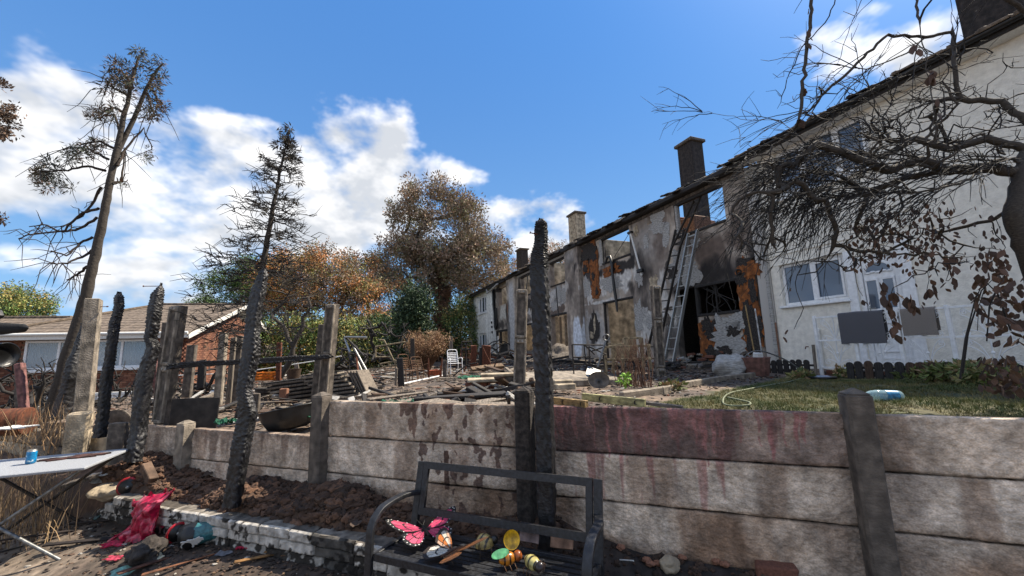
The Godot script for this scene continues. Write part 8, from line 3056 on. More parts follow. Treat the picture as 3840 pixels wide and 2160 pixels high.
	part(o, "slab", s, mats.concrete)
	for k in [[2110, 1434, 5.2, 0.0, "concrete block lying on another beside the tall charred post"], [2118, 1450, 5.0, 0.1, "concrete block under another beside the tall charred post"]]:
		s = Shape.new()
		s.box(xf(Vector3.ZERO), Vector3(0.24, 0.065, 0.12), 0.008, 0.004, rng)
		single("concrete_block", k[4], "block", s, mats.plaster, "", at(k[0], k[1], k[2]), Basis(Vector3.UP, 0.2 + k[3]))
	o = thing("brick_planter", "low brick planter with a pale stone cap left of the thin panelled post", "planter", at(1815, 1462, 5.9), Basis(Vector3.UP, 0.12))
	for row in 2:
		for i in 3:
			s = Shape.new()
			s.box(xf(Vector3(-0.16 + i * 0.155 - 0.03 * row, 0.03 + row * 0.06, 0)), Vector3(0.15, 0.055, 0.3), 0.006, 0.004, rng)
			part(o, "brick", s, [mats.brick_b, mats.rust][rng.randi() % 2])
	s = Shape.new()
	s.box(xf(Vector3(0, 0.145, 0)), Vector3(0.48, 0.045, 0.36), 0.01, 0.006, rng)
	part(o, "cap", s, mats.plaster)
	o = thing("brick_planter", "second brick pier with a long stone cap, just behind the thin panelled post", "planter", at(1910, 1440, 6.8), Basis(Vector3.UP, 0.1))
	for i in 3:
		s = Shape.new()
		s.box(xf(Vector3(-0.16 + i * 0.16, 0.06, 0)), Vector3(0.15, 0.13, 0.28), 0.006, 0.006, rng)
		part(o, "brick", s, [mats.brick_b, mats.concrete_dark][rng.randi() % 2])
	s = Shape.new()
	s.box(xf(Vector3(-0.1, 0.155, 0)), Vector3(0.75, 0.045, 0.34), 0.01, 0.006, rng)
	part(o, "cap", s, mats.plaster)
	o = thing("rusty_trough", "yellowed rusty enamel box standing among planks before the thin panelled post", "box", at(1850, 1500, 4.9), Basis(Vector3.UP, 0.1))
	s = Shape.new()
	s.slab(Transform3D(Basis.IDENTITY, Vector3(0, 0, 0.06)), PackedVector2Array([Vector2(-0.065, -0.01), Vector2(-0.01, -0.01), Vector2(0, 0.012), Vector2(0.01, -0.01), Vector2(0.065, -0.01), Vector2(0.08, 0.09), Vector2(-0.08, 0.09)]), 0.008)
	part(o, "front", s, mat("enamel", c8(178, 148, 112), 0.6, "charsoot", 2.0))
	s = Shape.new()
	s.box(xf(Vector3(0, 0.04, 0.0)), Vector3(0.13, 0.09, 0.11), 0.01)
	s.box(xf(Vector3(0, 0.085, 0.0)), Vector3(0.16, 0.012, 0.15), 0.003)
	part(o, "box", s, mats.rust)
	# flat boards and sheets just above the retaining wall
	for k in [[1560, 1496, 1900, 1478, 4.4, 4.5, 0.12, "burnt wide board lying above the retaining wall, farther one"], [1590, 1508, 1800, 1540, 4.0, 3.75, 0.24, "scorched flat door panel lying above the retaining wall"], [1690, 1530, 1870, 1500, 3.8, 4.2, 0.10, "grey board lying across the scorched door panel"], [1780, 1528, 1940, 1518, 3.75, 3.9, 0.14, "short broken board next to the retaining wall's dark post"], [1640, 1480, 1905, 1460, 5.0, 5.1, 0.08, "black burnt beam lying behind the flat boards"], [1380, 1500, 1600, 1470, 4.8, 5.3, 0.06, "long low batten edging the path above the wall"], [1440, 1518, 1560, 1500, 4.4, 4.6, 0.05, "thin grey batten above the retaining wall beside the green sheet"]]:
		var a := at(k[0], k[1], k[4])
		var b := at(k[2], k[3], k[5])
		a.y = maxf(a.y, ground_y(a.x, a.z) + 0.03)
		b.y = maxf(b.y, ground_y(b.x, b.z) + 0.04)
		plank(k[7], a, b, k[6] * 2.0, 0.035, mats.charwood if k[6] in [0.12, 0.08] else mats.greywood)
	for k in [[1730, 1495, 4.6, "brick lying on the flat boards left of the enamel box"], [1762, 1487, 4.7, "brick lying on the black beam"], [1650, 1512, 4.2, "blackened brick on the scorched door panel"]]:
		var m := single("brick", k[3], "brick", brick, [mats.brick_c, mats.rust, mats.soot_concrete][int(k[0]) % 3], "", at(k[0], k[1], k[2]), Basis(Vector3.UP, rnd(0, 3)))
		m.scale = Vector3.ONE * 0.9
	# green netting sheets
	for k in [[1480, 1520, 4.5, 0.42, "crumpled green plastic netting lying above the retaining wall"], [1775, 1420, 7.0, 0.5, "green tarpaulin crumpled before the rusty cabinets"], [1165, 1570, 4.2, 0.36, "green netting at the rim of the black tub"], [850, 1590, 4.4, 0.2, "small scrap of green netting behind the broad charred post"]]:
		P = PackedVector3Array()
		for i in 12:
			for j in 18:
				var x: float = (j / 17.0 - 0.5) * k[3]
				var z: float = (i / 11.0 - 0.5) * k[3] * 0.5
				P.append(Vector3(x + 0.03 * nz.get_noise_2d(j * 60, i * 60), 0.03 + 0.06 * nz.get_noise_2d(j * 45 + k[0], i * 45), z))
		s = Shape.new()
		s.tint = lin(34, 110, 84)
		s.grid(P, 12, 18, false, PackedColorArray(), PackedVector2Array(), true)
		var c := at(k[0], k[1], k[2])
		c.y = maxf(c.y, ground_y(c.x, c.z))
		single("green_netting", k[4], "netting", s, mats.matte, "", c, Basis(Vector3.UP, 0.4))
	# stacks of roof tiles or gravel boards
	for k in [[1150, 1500, 7.6, 0.78, 6, "left stack of grey slabs fallen sideways in front of the drums", 0.25], [1290, 1490, 7.3, 0.62, 7, "right stack of grey slabs beside the panelled post at the rail's end", 0.12]]:
		o = thing("slab_stack", k[5], "slab stack", at(k[0], k[1], k[2]), Basis(Vector3.UP, k[6]))
		for i in int(k[4]):
			s = Shape.new()
			s.box(xf(Vector3(-0.06 * i + rnd(-0.02, 0.02), 0.03 + i * 0.062, 0), 0, 0, 0.10 + rnd(-0.015, 0.015)), Vector3(k[3], 0.04, 0.4), 0.008, 0.006, rng)
			part(o, "slab", s, mats.greywood if i % 3 else mats.concrete)
			s = Shape.new()
			s.box(xf(Vector3(-0.06 * i, 0.06 + i * 0.062, 0.02), 0, 0, 0.10), Vector3(k[3] * 0.96, 0.02, 0.36), 0.004)
			part(o, "gap_strip", s, mats.dark_inside)
	o = thing("slab_stack", "slabs leaning on edge against the right slab stack", "slab stack", at(1372, 1478, 7.4), Basis(Vector3.UP, -0.3))
	for i in 4:
		s = Shape.new()
		s.box(xf(Vector3(-0.14 + i * 0.06, 0.2, 0), 0, 0, 0.55), Vector3(0.03, 0.52, 0.34), 0.006, 0.006, rng)
		part(o, "slab", s, mats.greywood)
	# drums, tub, crate
	for k in [[1000, 1500, 7.9, 0.22, 0.12, "burnt wheel drum lowest of the stack behind the broad charred post"], [1000, 1476, 7.9, 0.21, 0.12, "burnt wheel drum topmost of the stack behind the broad charred post"], [1062, 1500, 8.2, 0.22, 0.14, "burnt drum beside the left slab stack, at the bottom"], [1062, 1466, 8.2, 0.2, 0.14, "burnt drum beside the left slab stack, on top"]]:
		o = thing("burnt_drum", k[5], "drum", at(k[0], k[1], k[2]))
		s = Shape.new()
		s.lathe(xf(Vector3.ZERO), [Vector2(k[3] * 0.9, 0.0), Vector2(k[3], 0.02), Vector2(k[3] * 0.94, 0.05), Vector2(k[3] * 0.94, k[4] - 0.04), Vector2(k[3], k[4] - 0.01), Vector2(k[3] * 0.85, k[4]), Vector2(k[3] * 0.8, k[4] - 0.03), Vector2(0, k[4] - 0.03)], 24)
		part(o, "shell", s, mats.burntmetal)
	o = thing("rusty_tub", "wide rusty metal tub beside the bare blackened tree", "tub", at(1100, 1422, 10))
	s = Shape.new()
	s.lathe(xf(Vector3.ZERO), [Vector2(0.13, 0.0), Vector2(0.17, 0.24), Vector2(0.18, 0.25), Vector2(0.16, 0.25), Vector2(0.12, 0.03), Vector2(0.0, 0.03)], 24)
	part(o, "tub", s, matc("rusttub", c8(86, 64, 48)))
	o = thing("orange_crate", "bright orange plastic crate between the brick gable and the red post", "crate", at(1008, 1424, 10.5), Basis(Vector3.UP, 0.1))
	s = Shape.new()
	s.tint = lin(236, 128, 22)
	for y in [0.03, 0.1, 0.17]:
		s.box(xf(Vector3(0, y, 0.15)), Vector3(0.5, 0.05, 0.02), 0.004)
		s.box(xf(Vector3(0, y, -0.15)), Vector3(0.5, 0.05, 0.02), 0.004)
		for sd in [-1, 1]:
			s.box(xf(Vector3(sd * 0.24, y, 0)), Vector3(0.02, 0.05, 0.28), 0.004)
	for x in [-0.24, 0.24]:
		for z in [-0.145, 0.145]:
			s.box(xf(Vector3(x, 0.1, z)), Vector3(0.03, 0.22, 0.03), 0.004)
	s.box(xf(Vector3(0, 0.0, 0)), Vector3(0.5, 0.02, 0.3), 0.004)
	part(o, "crate", s, mats.matte)
	# the black tub resting on the low wall
	var tb := at(1090, 1645, 4.15)
	tb.y = 0.93
	o = thing("black_tub", "big black half round plastic tub tilted behind the low wall", "tub", tb, Basis(Vector3.UP, 0.38) * Basis(Vector3(0, 0, 1), 0.16) * Basis(Vector3.RIGHT, -0.12))
	s = Shape.new()
	s.lathe(Transform3D(Basis.from_scale(Vector3(1.0, 1, 0.7)), Vector3.ZERO), [Vector2(0.0, 0.0), Vector2(0.14, 0.0), Vector2(0.2, 0.03), Vector2(0.25, 0.12), Vector2(0.272, 0.2), Vector2(0.285, 0.2), Vector2(0.285, 0.212), Vector2(0.262, 0.212), Vector2(0.24, 0.12), Vector2(0.18, 0.04), Vector2(0.0, 0.03)], 36)
	part(o, "tub", s, mat("tub", c8(40, 43, 46), 0.38, "blotch", 1.5, "grain", 0.15))
	s = Shape.new()
	s.box(xf(Vector3.ZERO), Vector3(0.44, 0.44, 0.025), 0.006)
	var bd := at(728, 1568, 4.62)
	single("dark_board", "dark scorched square board standing behind the low wall", "board", s, mat("darkboard", c8(54, 49, 46), 0.8, "blotch", 2.0), "", bd, Basis(Vector3.UP, 0.42) * Basis(Vector3(0, 0, 1), -0.03) * Basis(Vector3.RIGHT, -0.05))
	for k in [[850, 1582, 4.9, 0.34, "white plastic sheet on the ground behind the broad charred post"], [960, 1568, 4.8, 0.22, "white plastic strip right of the broad charred post"], [55, 1605, 4.7, 0.3, "cream coloured strip on the ground by the rusty drum"], [1600, 1512, 4.1, 0.12, "small white frame above the retaining wall next to the green netting"], [1880, 1455, 5.6, 0.16, "white sheet lying on the planks behind the enamel box"]]:
		s = Shape.new()
		s.slab(Transform3D(Basis(Vector3.RIGHT, -PI / 2 + 0.25), Vector3.ZERO), ragged(k[3] / 2, k[3] / 7, int(k[0]), 0.4), 0.012)
		single("white_sheet", k[4], "sheet", s, mats.whitepaint, "", at(k[0], k[1], k[2]), Basis(Vector3.UP, 0.2))
	o = thing("rusty_drum", "rusty brown half drum lying at the far left behind the dry grass", "drum", at(20, 1590, 4.9), Basis(Vector3.UP, 0.3))
	s = Shape.new()
	s.lathe(Transform3D(Basis(Vector3(0, 0, 1), PI / 2), Vector3(0.2, 0.02, 0)), [Vector2(0.0, -0.01), Vector2(0.15, -0.01), Vector2(0.16, 0.0), Vector2(0.155, 0.2), Vector2(0.16, 0.4), Vector2(0.0, 0.4)], 26)
	part(o, "drum", s, mats.rust)
	o = thing("grey_drum", "grey dome shaped drum lid standing behind the thin charred post", "drum", at(428, 1592, 5.2), Basis(Vector3.UP, 0.2))
	s = Shape.new()
	s.lathe(Transform3D(Basis(Vector3.RIGHT, -PI / 2), Vector3.ZERO), [Vector2(0.0, 0.1), Vector2(0.12, 0.09), Vector2(0.17, 0.05), Vector2(0.18, 0.0), Vector2(0.0, 0.0)], 26)
	part(o, "lid", s, mats.concrete_dark)
	# leaning metal poles and frames
	d = 9.0
	for k in [[1326, 1302, 1425, 1480, "white metal pole leaning down to the right, the upper one", mats.alu], [1335, 1345, 1395, 1470, "white metal pole leaning beside the longer pole", mats.alu], [1292, 1264, 1375, 1265, "thin white rod lying level on the broken frame", mats.alu], [1292, 1268, 1312, 1322, "short white rod hanging from the level rod", mats.alu], [1300, 1268, 1365, 1335, "charred pole crossing behind the white poles", mats.charwood], [1335, 1318, 1345, 1420, "rusty brown stake behind the white poles", mats.rust]]:
		s = Shape.new()
		s.rod(V.call(k[2], k[3], 2.0), V.call(k[0], k[1], 2.4), 0.022, 8)
		single("metal_pole", k[4], "pole", s, k[5])
	o = thing("lounger", "bent cream tube frame of a broken lounger behind the slab stacks", "lounger", at(1450, 1380, 9.6))
	ps = []
	for k in [[1420, 1275, 1440, 1275], [1440, 1275, 1485, 1370], [1485, 1370, 1495, 1372], [1408, 1300, 1408, 1340], [1408, 1300, 1520, 1282], [1405, 1339, 1465, 1338], [1425, 1365, 1445, 1382], [1455, 1362, 1468, 1378], [1470, 1345, 1498, 1368], [1480, 1350, 1500, 1372], [1425, 1365, 1490, 1352], [1436, 1376, 1498, 1366]]:
		ps.append([at(k[0], k[1], 9.6) - o.position, at(k[2], k[3], 9.6) - o.position])
	frame(o, ps, 0.018, cream)
	# chairs
	chair("first of two brown slatted chairs stacked by the dark split post, the left one", at(1530, 1438, 10.2), 0.9, matc("brownchair", c8(120, 84, 56)), 6)
	chair("second brown slatted chair, right of the first and leaning", at(1578, 1432, 11.2), 0.7, matc("brownchair", c8(120, 84, 56)), 6, -0.15)
	chair("white plastic garden chair standing left of the rusty cabinets", at(1705, 1402, 12.2), 0.5, mats.upvc, 6)
	chair("rusty orange chair frame left of the end house corner", at(1745, 1372, 16), 0.2, mats.rust, 3)
	o = thing("orange_stool", "burnt orange framed stool near the white pipe", "stool", at(1630, 1416, 10.4), Basis(Vector3.UP, 0.3))
	for k in [[-0.15, 0.0, 0.1, -0.17, 0.5, 0.1], [0.15, 0.0, 0.1, 0.17, 0.48, 0.1], [-0.15, 0.0, -0.15, -0.16, 0.3, -0.15], [0.15, 0.0, -0.15, 0.16, 0.3, -0.15]]:
		s = Shape.new()
		s.rod(Vector3(k[0], k[1], k[2]), Vector3(k[3], k[4], k[5]), 0.016, 7)
		part(o, "leg", s, mats.rust)
	s = Shape.new()
	s.box(xf(Vector3(0, 0.12, 0.1)), Vector3(0.3, 0.11, 0.02), 0.004)
	s.box(xf(Vector3(0, 0.18, -0.02)), Vector3(0.3, 0.02, 0.26), 0.004)
	part(o, "seat", s, mat("burntorange", c8(184, 84, 30), 0.7, "blotch", 3.0))
	s = Shape.new()
	s.rod(on_ground(1512, 1448) + Vector3.UP * 0.05, on_ground(1662, 1416) + Vector3.UP * 0.05, 0.022, 8)
	single("white_pipe", "long white pipe lying on the ground from the split post to the small grey post", "pipe", s, mats.upvc)
	# rusty cabinets and frames before the end house
	d = 14.5
	for k in [[1764, 1382, 1786, 1295, "left rusty cabinet panel standing before the end house"], [1796, 1380, 1806, 1302, "grey brown cabinet panel between the two rusty ones"], [1808, 1385, 1838, 1296, "right rusty cabinet panel standing before the end house"]]:
		var a := at(k[0], k[1], d)
		var b := at(k[2], k[3], d)
		s = Shape.new()
		var w := maxf(absf(b.x - a.x), 0.1)
		s.box(xf(Vector3(w / 2, (b.y - a.y) / 2, 0), 0.2, 0, -0.05), Vector3(w, b.y - a.y, 0.12), 0.01, 0.02, rng)
		single("rusty_cabinet", k[4], "cabinet", s, mats.rust if k[0] != 1796 else mats.burntmetal, "", a)
	o = thing("gate", "tall thin rusty frame at the corner of the end house", "gate", at(1748, 1370, 15))
	ps = []
	for k in [[1732, 1365, 1732, 1282], [1748, 1370, 1748, 1282], [1768, 1320, 1768, 1281], [1732, 1282, 1770, 1281], [1732, 1310, 1768, 1310]]:
		ps.append([at(k[0], k[1], 15) - o.position, at(k[2], k[3], 15) - o.position])
	frame(o, ps, 0.03, mats.burntmetal)
	for k in [[1810, 1304, 1842, 1370, "orange rusted strut leaning on the right cabinet panel"], [1735, 1408, 1748, 1376, "orange rusted strut low before the left cabinet panel"], [1785, 1378, 1792, 1362, "short rusted strut between the crates"]]:
		s = Shape.new()
		s.bar(at(k[2], k[3], 13.6), at(k[0], k[1], 13.6), 0.07, 0.04)
		single("rusty_strut", k[4], "debris", s, mats.rust)
	for k in [[1800, 1398, 12.5, 0.5, "tan wooden box on its side before the rusty cabinets, the left one"], [1855, 1390, 12.5, 0.55, "tan wooden box on its side before the rusty cabinets, the right one"]]:
		s = Shape.new()
		s.box(xf(Vector3(0, 0.08, 0), 0.3, 0.2, 0.1), Vector3(k[3], 0.18, 0.3), 0.01, 0.03, rng)
		single("wooden_box", k[4], "box", s, matc("tanbox", c8(140, 114, 86)), "", at(k[0], k[1], k[2]))
	o = thing("cart_wheel_frame", "tangle of curved black iron frames before the end house door", "frame", fp(23.0, -0.4, 1.5))
	ps = []
	for i in 5:
		var ar := []
		var r := rnd(0.5, 1.1)
		var c := Vector3(rnd(-1.6, 1.6), 0, rnd(-1, 1))
		var ya := rnd(-0.8, 0.8)
		for j in 9:
			ar.append(c + Vector3(cos(PI * j / 8) * r * cos(ya), sin(PI * j / 8) * r, cos(PI * j / 8) * r * sin(ya)))
		ps.append(ar)
		ps.append([c + Vector3(-r, 0, 0), c + Vector3(rnd(-0.4, 0.9), r * 1.1, rnd(-0.3, 0.3))])
	frame(o, ps, 0.028, mats.burntmetal)
	# tripod of rusted iron in the middle
	for k in [[1850, 1385, 1880, 1300, 12.0, "curved burnt strut before the end house, nearest the panelled post"], [1700, 1410, 1790, 1360, 11.5, "burnt batten sticking out of the debris by the white chair"], [1440, 1440, 1340, 1440, 8.4, "arched burnt branch over the leaning slabs"]]:
		s = Shape.new()
		s.tube(curve([at(k[0], k[1], k[4]), at((k[0] + k[2]) / 2.0 + 4, (k[1] + k[3]) / 2.0 - 14, k[4]), at(k[2], k[3], k[4])], 6), PackedFloat32Array([0.02]), 6)
		single("burnt_strut", k[5], "debris", s, mats.burntmetal)
	# washing line wire
	s = Shape.new()
	s.tube(curve([at(660, 1408, 9.5), at(900, 1395, 9.5), at(1190, 1352, 9.5), at(1280, 1335, 9.5)], 8), PackedFloat32Array([0.012]), 5)
	single("washing_line", "pale sagging line stretched across the gardens behind the charred rail", "line", s, mats.whitepaint)
	# small stuff: chips over the gardens, pale gravel
	var chip := Shape.new()
	var cn := FastNoiseLite.new()
	cn.frequency = 0.04
	chip.ball(Transform3D(Basis.from_scale(Vector3(1, 0.5, 0.8)), Vector3.ZERO), 8, 5, 0.7, cn)
	var cm := chip.mesh()
	var xs := []
	var cs := []
	var xg := []
	var cg := []
	for i in 30000:
		var z := -3.0 - 18.0 * pow(rnd(0, 1), 1.6)
		var x := rnd(-9.5, 4.5)
		if wall_perp(x, z) > -0.1 or lawn_side(x, z) > -0.05 and x > 0.3:
			continue
		if Vector3(x, 0, z).dot(fn) + 8.5 < 0.15:
			continue
		var p := Vector3(x, ground_y(x, z) + 0.004, z)
		var far := clampf(-z / 8.0, 0.6, 2.0)
		var nn := nz.get_noise_2d(x * 55, z * 55)
		var px := inv_px(p)
		var gravel := exp(-pow((px.x - 1130) / 170, 2) - pow((px.y - 1515) / 34, 2)) + exp(-pow((px.x - 1380) / 130, 2) - pow((px.y - 1478) / 18, 2))
		if rnd(0, 1) < gravel * 1.2:
			xg.append(Transform3D(Basis.from_euler(rv(PI)).scaled(Vector3.ONE * rnd(0.01, 0.022) * far), p))
			cg.append(lin(206, 190, 164) * rnd(0.6, 1.15))
		var path := exp(-pow((px.x - 1560) / 160, 2) - pow((px.y - 1440) / 40, 2))
		if rnd(-0.6, 0.7) > nn + 0.25 - path:
			continue
		var t := rnd(0, 1)
		xs.append(Transform3D(Basis.from_euler(Vector3(rnd(-0.5, 0.5), rnd(0, TAU), rnd(-0.5, 0.5))).scaled(Vector3(rnd(0.6, 2.4), rnd(0.5, 1.0), 1) * rnd(0.008, 0.032) * far), p + Vector3.UP * rnd(0, 0.02)))
		cs.append(lin(62, 56, 52) if t < 0.42 else (lin(120, 102, 86) if t < 0.72 else (lin(140, 128, 114) if t < 0.88 else (lin(206, 204, 198) if t < 0.95 else lin(132, 76, 52)))))
	o = thing("scattered_debris", "scattered ash, splinters and chips covering the burnt gardens", "debris")
	o.set_meta("kind", "stuff")
	many(o, "chips", cm, mats.matte, xs, cs)
	o = thing("pale_gravel", "pale gravel patches around the slab stacks", "gravel")
	o.set_meta("kind", "stuff")
	many(o, "stones", cm, mats.matte, xg, cg)
	# larger loose pieces
	for i in 230:
		var px := rnd(620, 2050)
		var py := rnd(1380, 1560)
		var p := on_ground(px, py)
		if p.z > -3.6 or p.z < -20 or wall_perp(p.x, p.z) > -0.2 or (px > 1440 and px < 1720 and py > 1425 and py < 1490):
			continue
		var an := rnd(0, TAU)
		var L := rnd(0.25, 0.9) * clampf(-p.z / 8.0, 0.5, 1.6)
		p.y += 0.03
		var tm: Material = [mats.charwood, mats.greywood, mats.brownwood, mats.charwood, mats.bare_white][rng.randi() % 5]
		plank("%s %s broken wood %s" % ["long" if L > 0.8 else "small", tone.call(tm), garden.call(px, py)], p, p + Vector3(cos(an) * L, rnd(-0.01, 0.16), sin(an) * L), rnd(0.03, 0.12), rnd(0.015, 0.05), tm, "broken wood in the burnt gardens", "broken_wood", "debris")
	# path of trodden earth keeps clear; the edge of it is a low batten
	plank("long grey batten along the trodden earth path", on_ground(1120, 1515) + Vector3.UP * 0.02, on_ground(1560, 1475) + Vector3.UP * 0.02, 0.05, 0.04, mats.greywood)
	plank("kerb batten in front of the slab stacks", on_ground(960, 1522) + Vector3.UP * 0.02, on_ground(1190, 1510) + Vector3.UP * 0.02, 0.06, 0.06, mats.greywood)
	s = Shape.new()
	s.box(xf(Vector3(0, 0.12, 0)), Vector3(0.13, 0.24, 0.1), 0.01, 0.01, rng)
	single("red_brick_post", "short pink brick post standing before the drums", "post", s, mats.brick_c, "", on_ground(1062, 1512))
	# dried garden plants in front of the shelf frame
	for k in [[2350, 1450, 0.3, "dry brown plant stems before the cream shelf frame, left clump"], [2410, 1455, 0.34, "dry brown plant stems before the cream shelf frame, right clump"]]:
		s = Shape.new()
		for i in 26:
			var a := Vector3(rnd(-0.14, 0.14), 0, rnd(-0.1, 0.1))
			s.tube(PackedVector3Array([a, a + Vector3(rnd(-0.08, 0.08), k[2], rnd(-0.05, 0.05)), a + Vector3(rnd(-0.16, 0.16), k[2] * 1.9, rnd(-0.1, 0.1))]), PackedFloat32Array([0.006, 0.004, 0.002]), 4)
		single("dry_plant", k[3], "plant", s, matc("dryplant", c8(118, 84, 66)), "", on_ground(k[0], k[1]))
	o = thing("seedling", "small fresh green plant by the burnt garden's kerb", "plant", on_ground(2345, 1478))
	var pts := []
	for i in 8:
		pts.append(Vector3(rnd(-0.05, 0.05), rnd(0.08, 0.2), rnd(-0.04, 0.04)))
	foliage(o, pts, [lin(126, 170, 60)], [clump(61, 8, 0.03, 0.05, 0.55, 0.0)], 0.8, 1.2, "leaves")


# ---------- the brick houses at the left ----------
func brick_house(o: Node3D, L: float, D: float, h0: float, he: float, rise: float, right_gable: bool, wins: Array, hip := 0.0) -> void:
	# axes: x to the left along the front, y up from eye level, z away from the camera; the corner nearest the gable is the origin
	var s := Shape.new()
	s.box(xf(Vector3(L / 2, (h0 + he) / 2, D / 2)), Vector3(L - 0.24, he - h0, D - 0.24))
	part(o, "wall", s, mats.mortar)
	s = Shape.new()
	s.slab(Transform3D(Basis(Vector3(0, 0, 1), Vector3.UP, Vector3.LEFT), Vector3(0.12, he, 0)), PackedVector2Array([Vector2(0.12, -0.02), Vector2(D - 0.12, -0.02), Vector2(D / 2, rise - 0.1)]), -0.25)
	part(o, "gable", s, mats.mortar)
	# bricks: gable first, then front; the nearest ones are parts, the others one part
	var bm := []
	for k in 3:
		var b := Shape.new()
		b.box(xf(Vector3.ZERO), Vector3(0.215, 0.066, 0.05), 0.004)
		bm.append(b.mesh())
	var xs := []
	var y := h0
	var row := 0
	while y < he + rise:
		var z := 0.0 if row % 2 == 0 else 0.11
		while z < D:
			var ok := y < he or (y - he) < (rise - 0.08) * (1.0 - absf(z + 0.1 - D / 2) / (D / 2))
			if ok and right_gable:
				xs.append(Transform3D(Basis(Vector3.UP, PI / 2), Vector3(0.105 + rnd(-0.004, 0.004), y + 0.033, minf(z + 0.11, D - 0.1))))
			z += 0.225
		y += 0.075
		row += 1
	y = h0
	row = 0
	while y < he:
		var x := 0.0 if row % 2 == 0 else 0.11
		while x < L:
			var ok := true
			for w in wins:
				if x + 0.11 > w[0] - 0.1 and x + 0.11 < w[1] + 0.1 and y > w[2] - 0.08 and y < w[3] + 0.02:
					ok = false
			if ok:
				xs.append(Transform3D(Basis.IDENTITY, Vector3(x + 0.11, y + 0.033, 0.105 + rnd(-0.004, 0.004))))
			x += 0.225
		y += 0.075
		row += 1
	if not right_gable:
		xs = xs.filter(func(q): return q.origin.y > h0 + 1.2)
	pieces(o, "brick", bm, [mats.brick_a, mats.brick_b, mats.brick_c], xs, 200)
	# tiled roof: courses with a step at each
	var n := 13
	for sd in [0, 1]:
		for i in n:
			var f0 := float(i) / n
			var z0 := lerpf(-0.3, D / 2, f0) if sd == 0 else lerpf(D + 0.3, D / 2, f0)
			var yy := he - 0.06 + (rise + 0.08) * f0
			s = Shape.new()
			var sl := atan2(rise, D / 2)
			var Lr := L + 0.4 - hip * f0
			var m := int(Lr / 0.3)
			for j in m:
				s.tint = Color.WHITE * rnd(0.82, 1.15)
				s.box(Transform3D(Basis(Vector3.RIGHT, -sl + 0.03 if sd == 0 else sl - 0.03), Vector3(-0.2 + (j + 0.5) * Lr / m, yy + 0.1, z0 + (0.18 if sd == 0 else -0.18))), Vector3(Lr / m - 0.006, 0.06, 0.42))
			var c := part(o, "tile_course", s, mats.tile)
			c.set_meta("kind", "stuff")
	s = Shape.new()
	s.box(xf(Vector3((L - hip) / 2, he + rise + 0.1, D / 2)), Vector3(L + 0.4 - hip, 0.1, 0.22), 0.04)
	part(o, "ridge", s, mats.tile)
	if hip > 0.0:
		s = Shape.new()
		var hb := Vector3(L + 0.2 - hip, he + rise + 0.1, D / 2)
		s.tri(Vector3(L + 0.2, he + 0.04, -0.3), Vector3(L + 0.2, he + 0.04, D + 0.3), hb)
		s.tri(Vector3(L + 0.2, he - 0.02, D + 0.3), Vector3(L + 0.2, he - 0.02, -0.3), hb - Vector3(0, 0.06, 0))
		part(o, "hip_end", s, mats.tile)
		for z in [-0.3, D + 0.3]:
			s = Shape.new()
			s.bar(Vector3(L + 0.2, he + 0.06, z), hb + Vector3(0, 0.03, 0), 0.2, 0.07)
			part(o, "hip_tiles", s, mats.tile)
	s = Shape.new()
	s.box(xf(Vector3(L / 2, he - 0.06, -0.31)), Vector3(L + 0.36, 0.2, 0.03), 0.004)
	part(o, "fascia", s, mats.whitepaint)
	s = Shape.new()
	s.box(xf(Vector3(L / 2, he - 0.15, -0.14)), Vector3(L + 0.34, 0.02, 0.3), 0.004)
	part(o, "soffit", s, mats.whitepaint)
	s = Shape.new()
	s.rod(Vector3(-0.2, he + 0.01, -0.37), Vector3(L + 0.2, he + 0.01, -0.37), 0.05, 8)
	part(o, "gutter", s, mats.whitepaint)
	if right_gable:
		for sd in [0, 1]:
			s = Shape.new()
			var a := Vector3(-0.2, he - 0.12, -0.3 if sd == 0 else D + 0.3)
			var b := Vector3(-0.2, he + rise - 0.02, D / 2)
			s.bar(a, b, 0.03, 0.17)
			part(o, "barge_board", s, mats.whitepaint)
	for w in wins:
		s = Shape.new()
		var x0: float = w[0]
		var x1: float = w[1]
		var y0: float = w[2]
		var y1: float = w[3]
		var fw := 0.07
		s.box(xf(Vector3((x0 + x1) / 2, y1 - fw / 2, 0.09)), Vector3(x1 - x0, fw, 0.1), 0.004)
		s.box(xf(Vector3((x0 + x1) / 2, y0 + fw / 2, 0.09)), Vector3(x1 - x0, fw, 0.1), 0.004)
		s.box(xf(Vector3((x0 + x1) / 2, y0 - 0.04, 0.05)), Vector3(x1 - x0 + 0.2, 0.08, 0.2), 0.006)
		var k: int = w[4]
		for i in k + 1:
			s.box(xf(Vector3(lerpf(x0 + fw / 2, x1 - fw / 2, float(i) / k), (y0 + y1) / 2, 0.092)), Vector3(fw, y1 - y0 - fw * 2, 0.096), 0.004)
		if w[5]:
			s.box(xf(Vector3((x0 + x1) / 2, lerpf(y0, y1, 0.62), 0.094)), Vector3(x1 - x0 - fw * 2, 0.05, 0.08), 0.004)
		var wn_ := part(o, "window", s, mats.upvc)
		for i in k:
			s = Shape.new()
			var a := lerpf(x0 + fw / 2, x1 - fw / 2, float(i) / k) + fw / 2 + 0.004
			var b := lerpf(x0 + fw / 2, x1 - fw / 2, float(i + 1) / k) - fw / 2 - 0.004
			s.box(xf(Vector3((a + b) / 2, (y0 + y1) / 2, 0.075)), Vector3(b - a, y1 - y0 - fw * 2, 0.006))
			part(wn_, "pane", s, mats.glass)
			var P := PackedVector3Array()
			for r in 2:
				for j in 40:
					P.append(Vector3(lerpf(a, b, j / 39.0), lerpf(y0 + fw, y1 - fw, r), 0.1 + 0.014 * sin(j * 1.9) ))
			s = Shape.new()
			s.grid(P, 2, 40, false, PackedColorArray(), PackedVector2Array(), true)
			part(wn_, "net_curtain", s, matc("netcurtain", c8(126, 130, 128)))

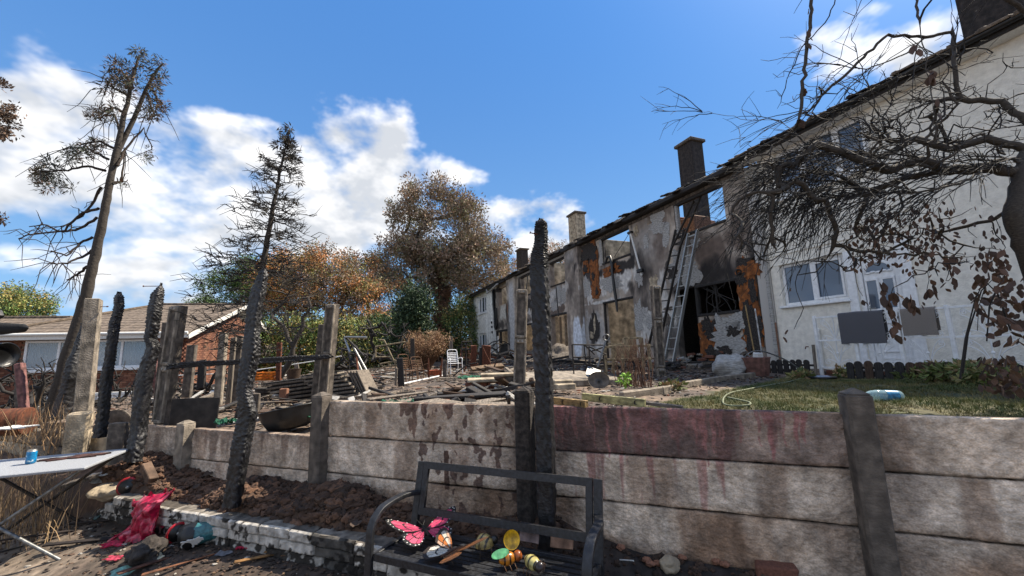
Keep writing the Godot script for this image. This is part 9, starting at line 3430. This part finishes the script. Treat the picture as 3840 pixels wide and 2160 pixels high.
func make_brick_houses() -> void:
	# corner of the gable, gable direction and front direction as measured
	var corner := at(700, 1250, 14.5)
	var gd := Vector3(-0.25, 0, -0.97).normalized()
	var fr := Vector3(-0.97, 0, 0.25).normalized()
	var o := thing("brick_house", "red brick house with tiled roof, white trimmed gable and curtained upper windows at left", "house", Vector3(corner.x, -1.0, corner.z), Basis(fr, Vector3.UP, gd * 1.0))
	# built from eye level: the root sits on the ground
	var he: float = corner.y + 1.0
	var wins := []
	for k in [[1.0, 4.6, he - 1.15, he - 0.18, 4, false], [1.3, 4.2, he - 2.9, he - 2.0, 3, false]]:
		wins.append(k)
	brick_house(o, 5.6, 9.4, 0.0, he, 1.5, true, wins, 2.6)
	var c2 := corner + fr * 5.7 + gd * -0.9
	var o2 := thing("brick_house", "lower brick house with tiled roof and white framed windows at the far left edge", "house", Vector3(c2.x, -1.6, c2.z), Basis(fr, Vector3.UP, gd * 1.0))
	var he2: float = corner.y - 0.70 + 1.6
	brick_house(o2, 8.2, 8.2, 0.0, he2, 1.5, false, [[0.4, 1.4, he2 - 1.2, he2 - 0.25, 2, true], [2.0, 4.4, he2 - 1.25, he2 - 0.22, 3, true], [5.2, 7.4, he2 - 1.25, he2 - 0.22, 3, true]], 3.6)
	var s := Shape.new()
	var g := at(480, 1480, 12.5)
	o = thing("garage_door", "white garage door panel behind burnt scrub below the brick house windows", "door", Vector3(g.x, 0.0, g.z), Basis(fr, Vector3.UP, gd))
	for i in 6:
		s = Shape.new()
		s.box(xf(Vector3(-1.2 + i * 0.44, 0.1, 0)), Vector3(0.42, 1.1, 0.04), 0.006)
		part(o, "panel", s, mats.upvc)
	s = Shape.new()
	s.box(xf(Vector3(-0.1, 0.68, 0)), Vector3(2.8, 0.09, 0.1), 0.006)
	part(o, "lintel", s, mats.whitepaint)


func _ready() -> void:
	rng.seed = 77
	nz.seed = 9
	nz.frequency = 0.01
	nz.fractal_octaves = 3
	# camera, sky, sun, exposure
	var cam := Camera3D.new()
	cam.name = "camera"
	cam.transform = Transform3D(cam_basis, EYE)
	cam.fov = rad_to_deg(2.0 * atan(1080.0 / F))
	cam.near = 0.05
	cam.far = 2000
	add_child(cam)
	cam.current = true
	var env := Environment.new()
	env.background_mode = Environment.BG_SKY
	env.sky = make_sky()
	env.background_energy_multiplier = 1.0
	env.tonemap_mode = Environment.TONE_MAPPER_LINEAR
	env.tonemap_exposure = 5.2
	env.sdfgi_enabled = true
	env.ssao_enabled = true
	env.ssil_enabled = true
	var we := WorldEnvironment.new()
	we.name = "world"
	we.environment = env
	add_child(we)
	var sun := DirectionalLight3D.new()
	sun.name = "sun"
	sun.basis = Basis.looking_at(sun_dir())
	sun.light_energy = 0.62
	sun.light_color = Color(1.0, 0.95, 0.87)
	sun.light_angular_distance = 0.5
	sun.shadow_enabled = true
	add_child(sun)
	make_textures()
	make_materials()
	make_ground()
	make_walls()
	make_posts()
	make_terrace()
	make_trees()
	make_bench()
	make_ornaments()
	make_table()
	make_video_camera()
	make_litter()
	make_dry_grass()
	make_front_garden()
	make_burnt_gardens()
	make_brick_houses()
	#CALLS
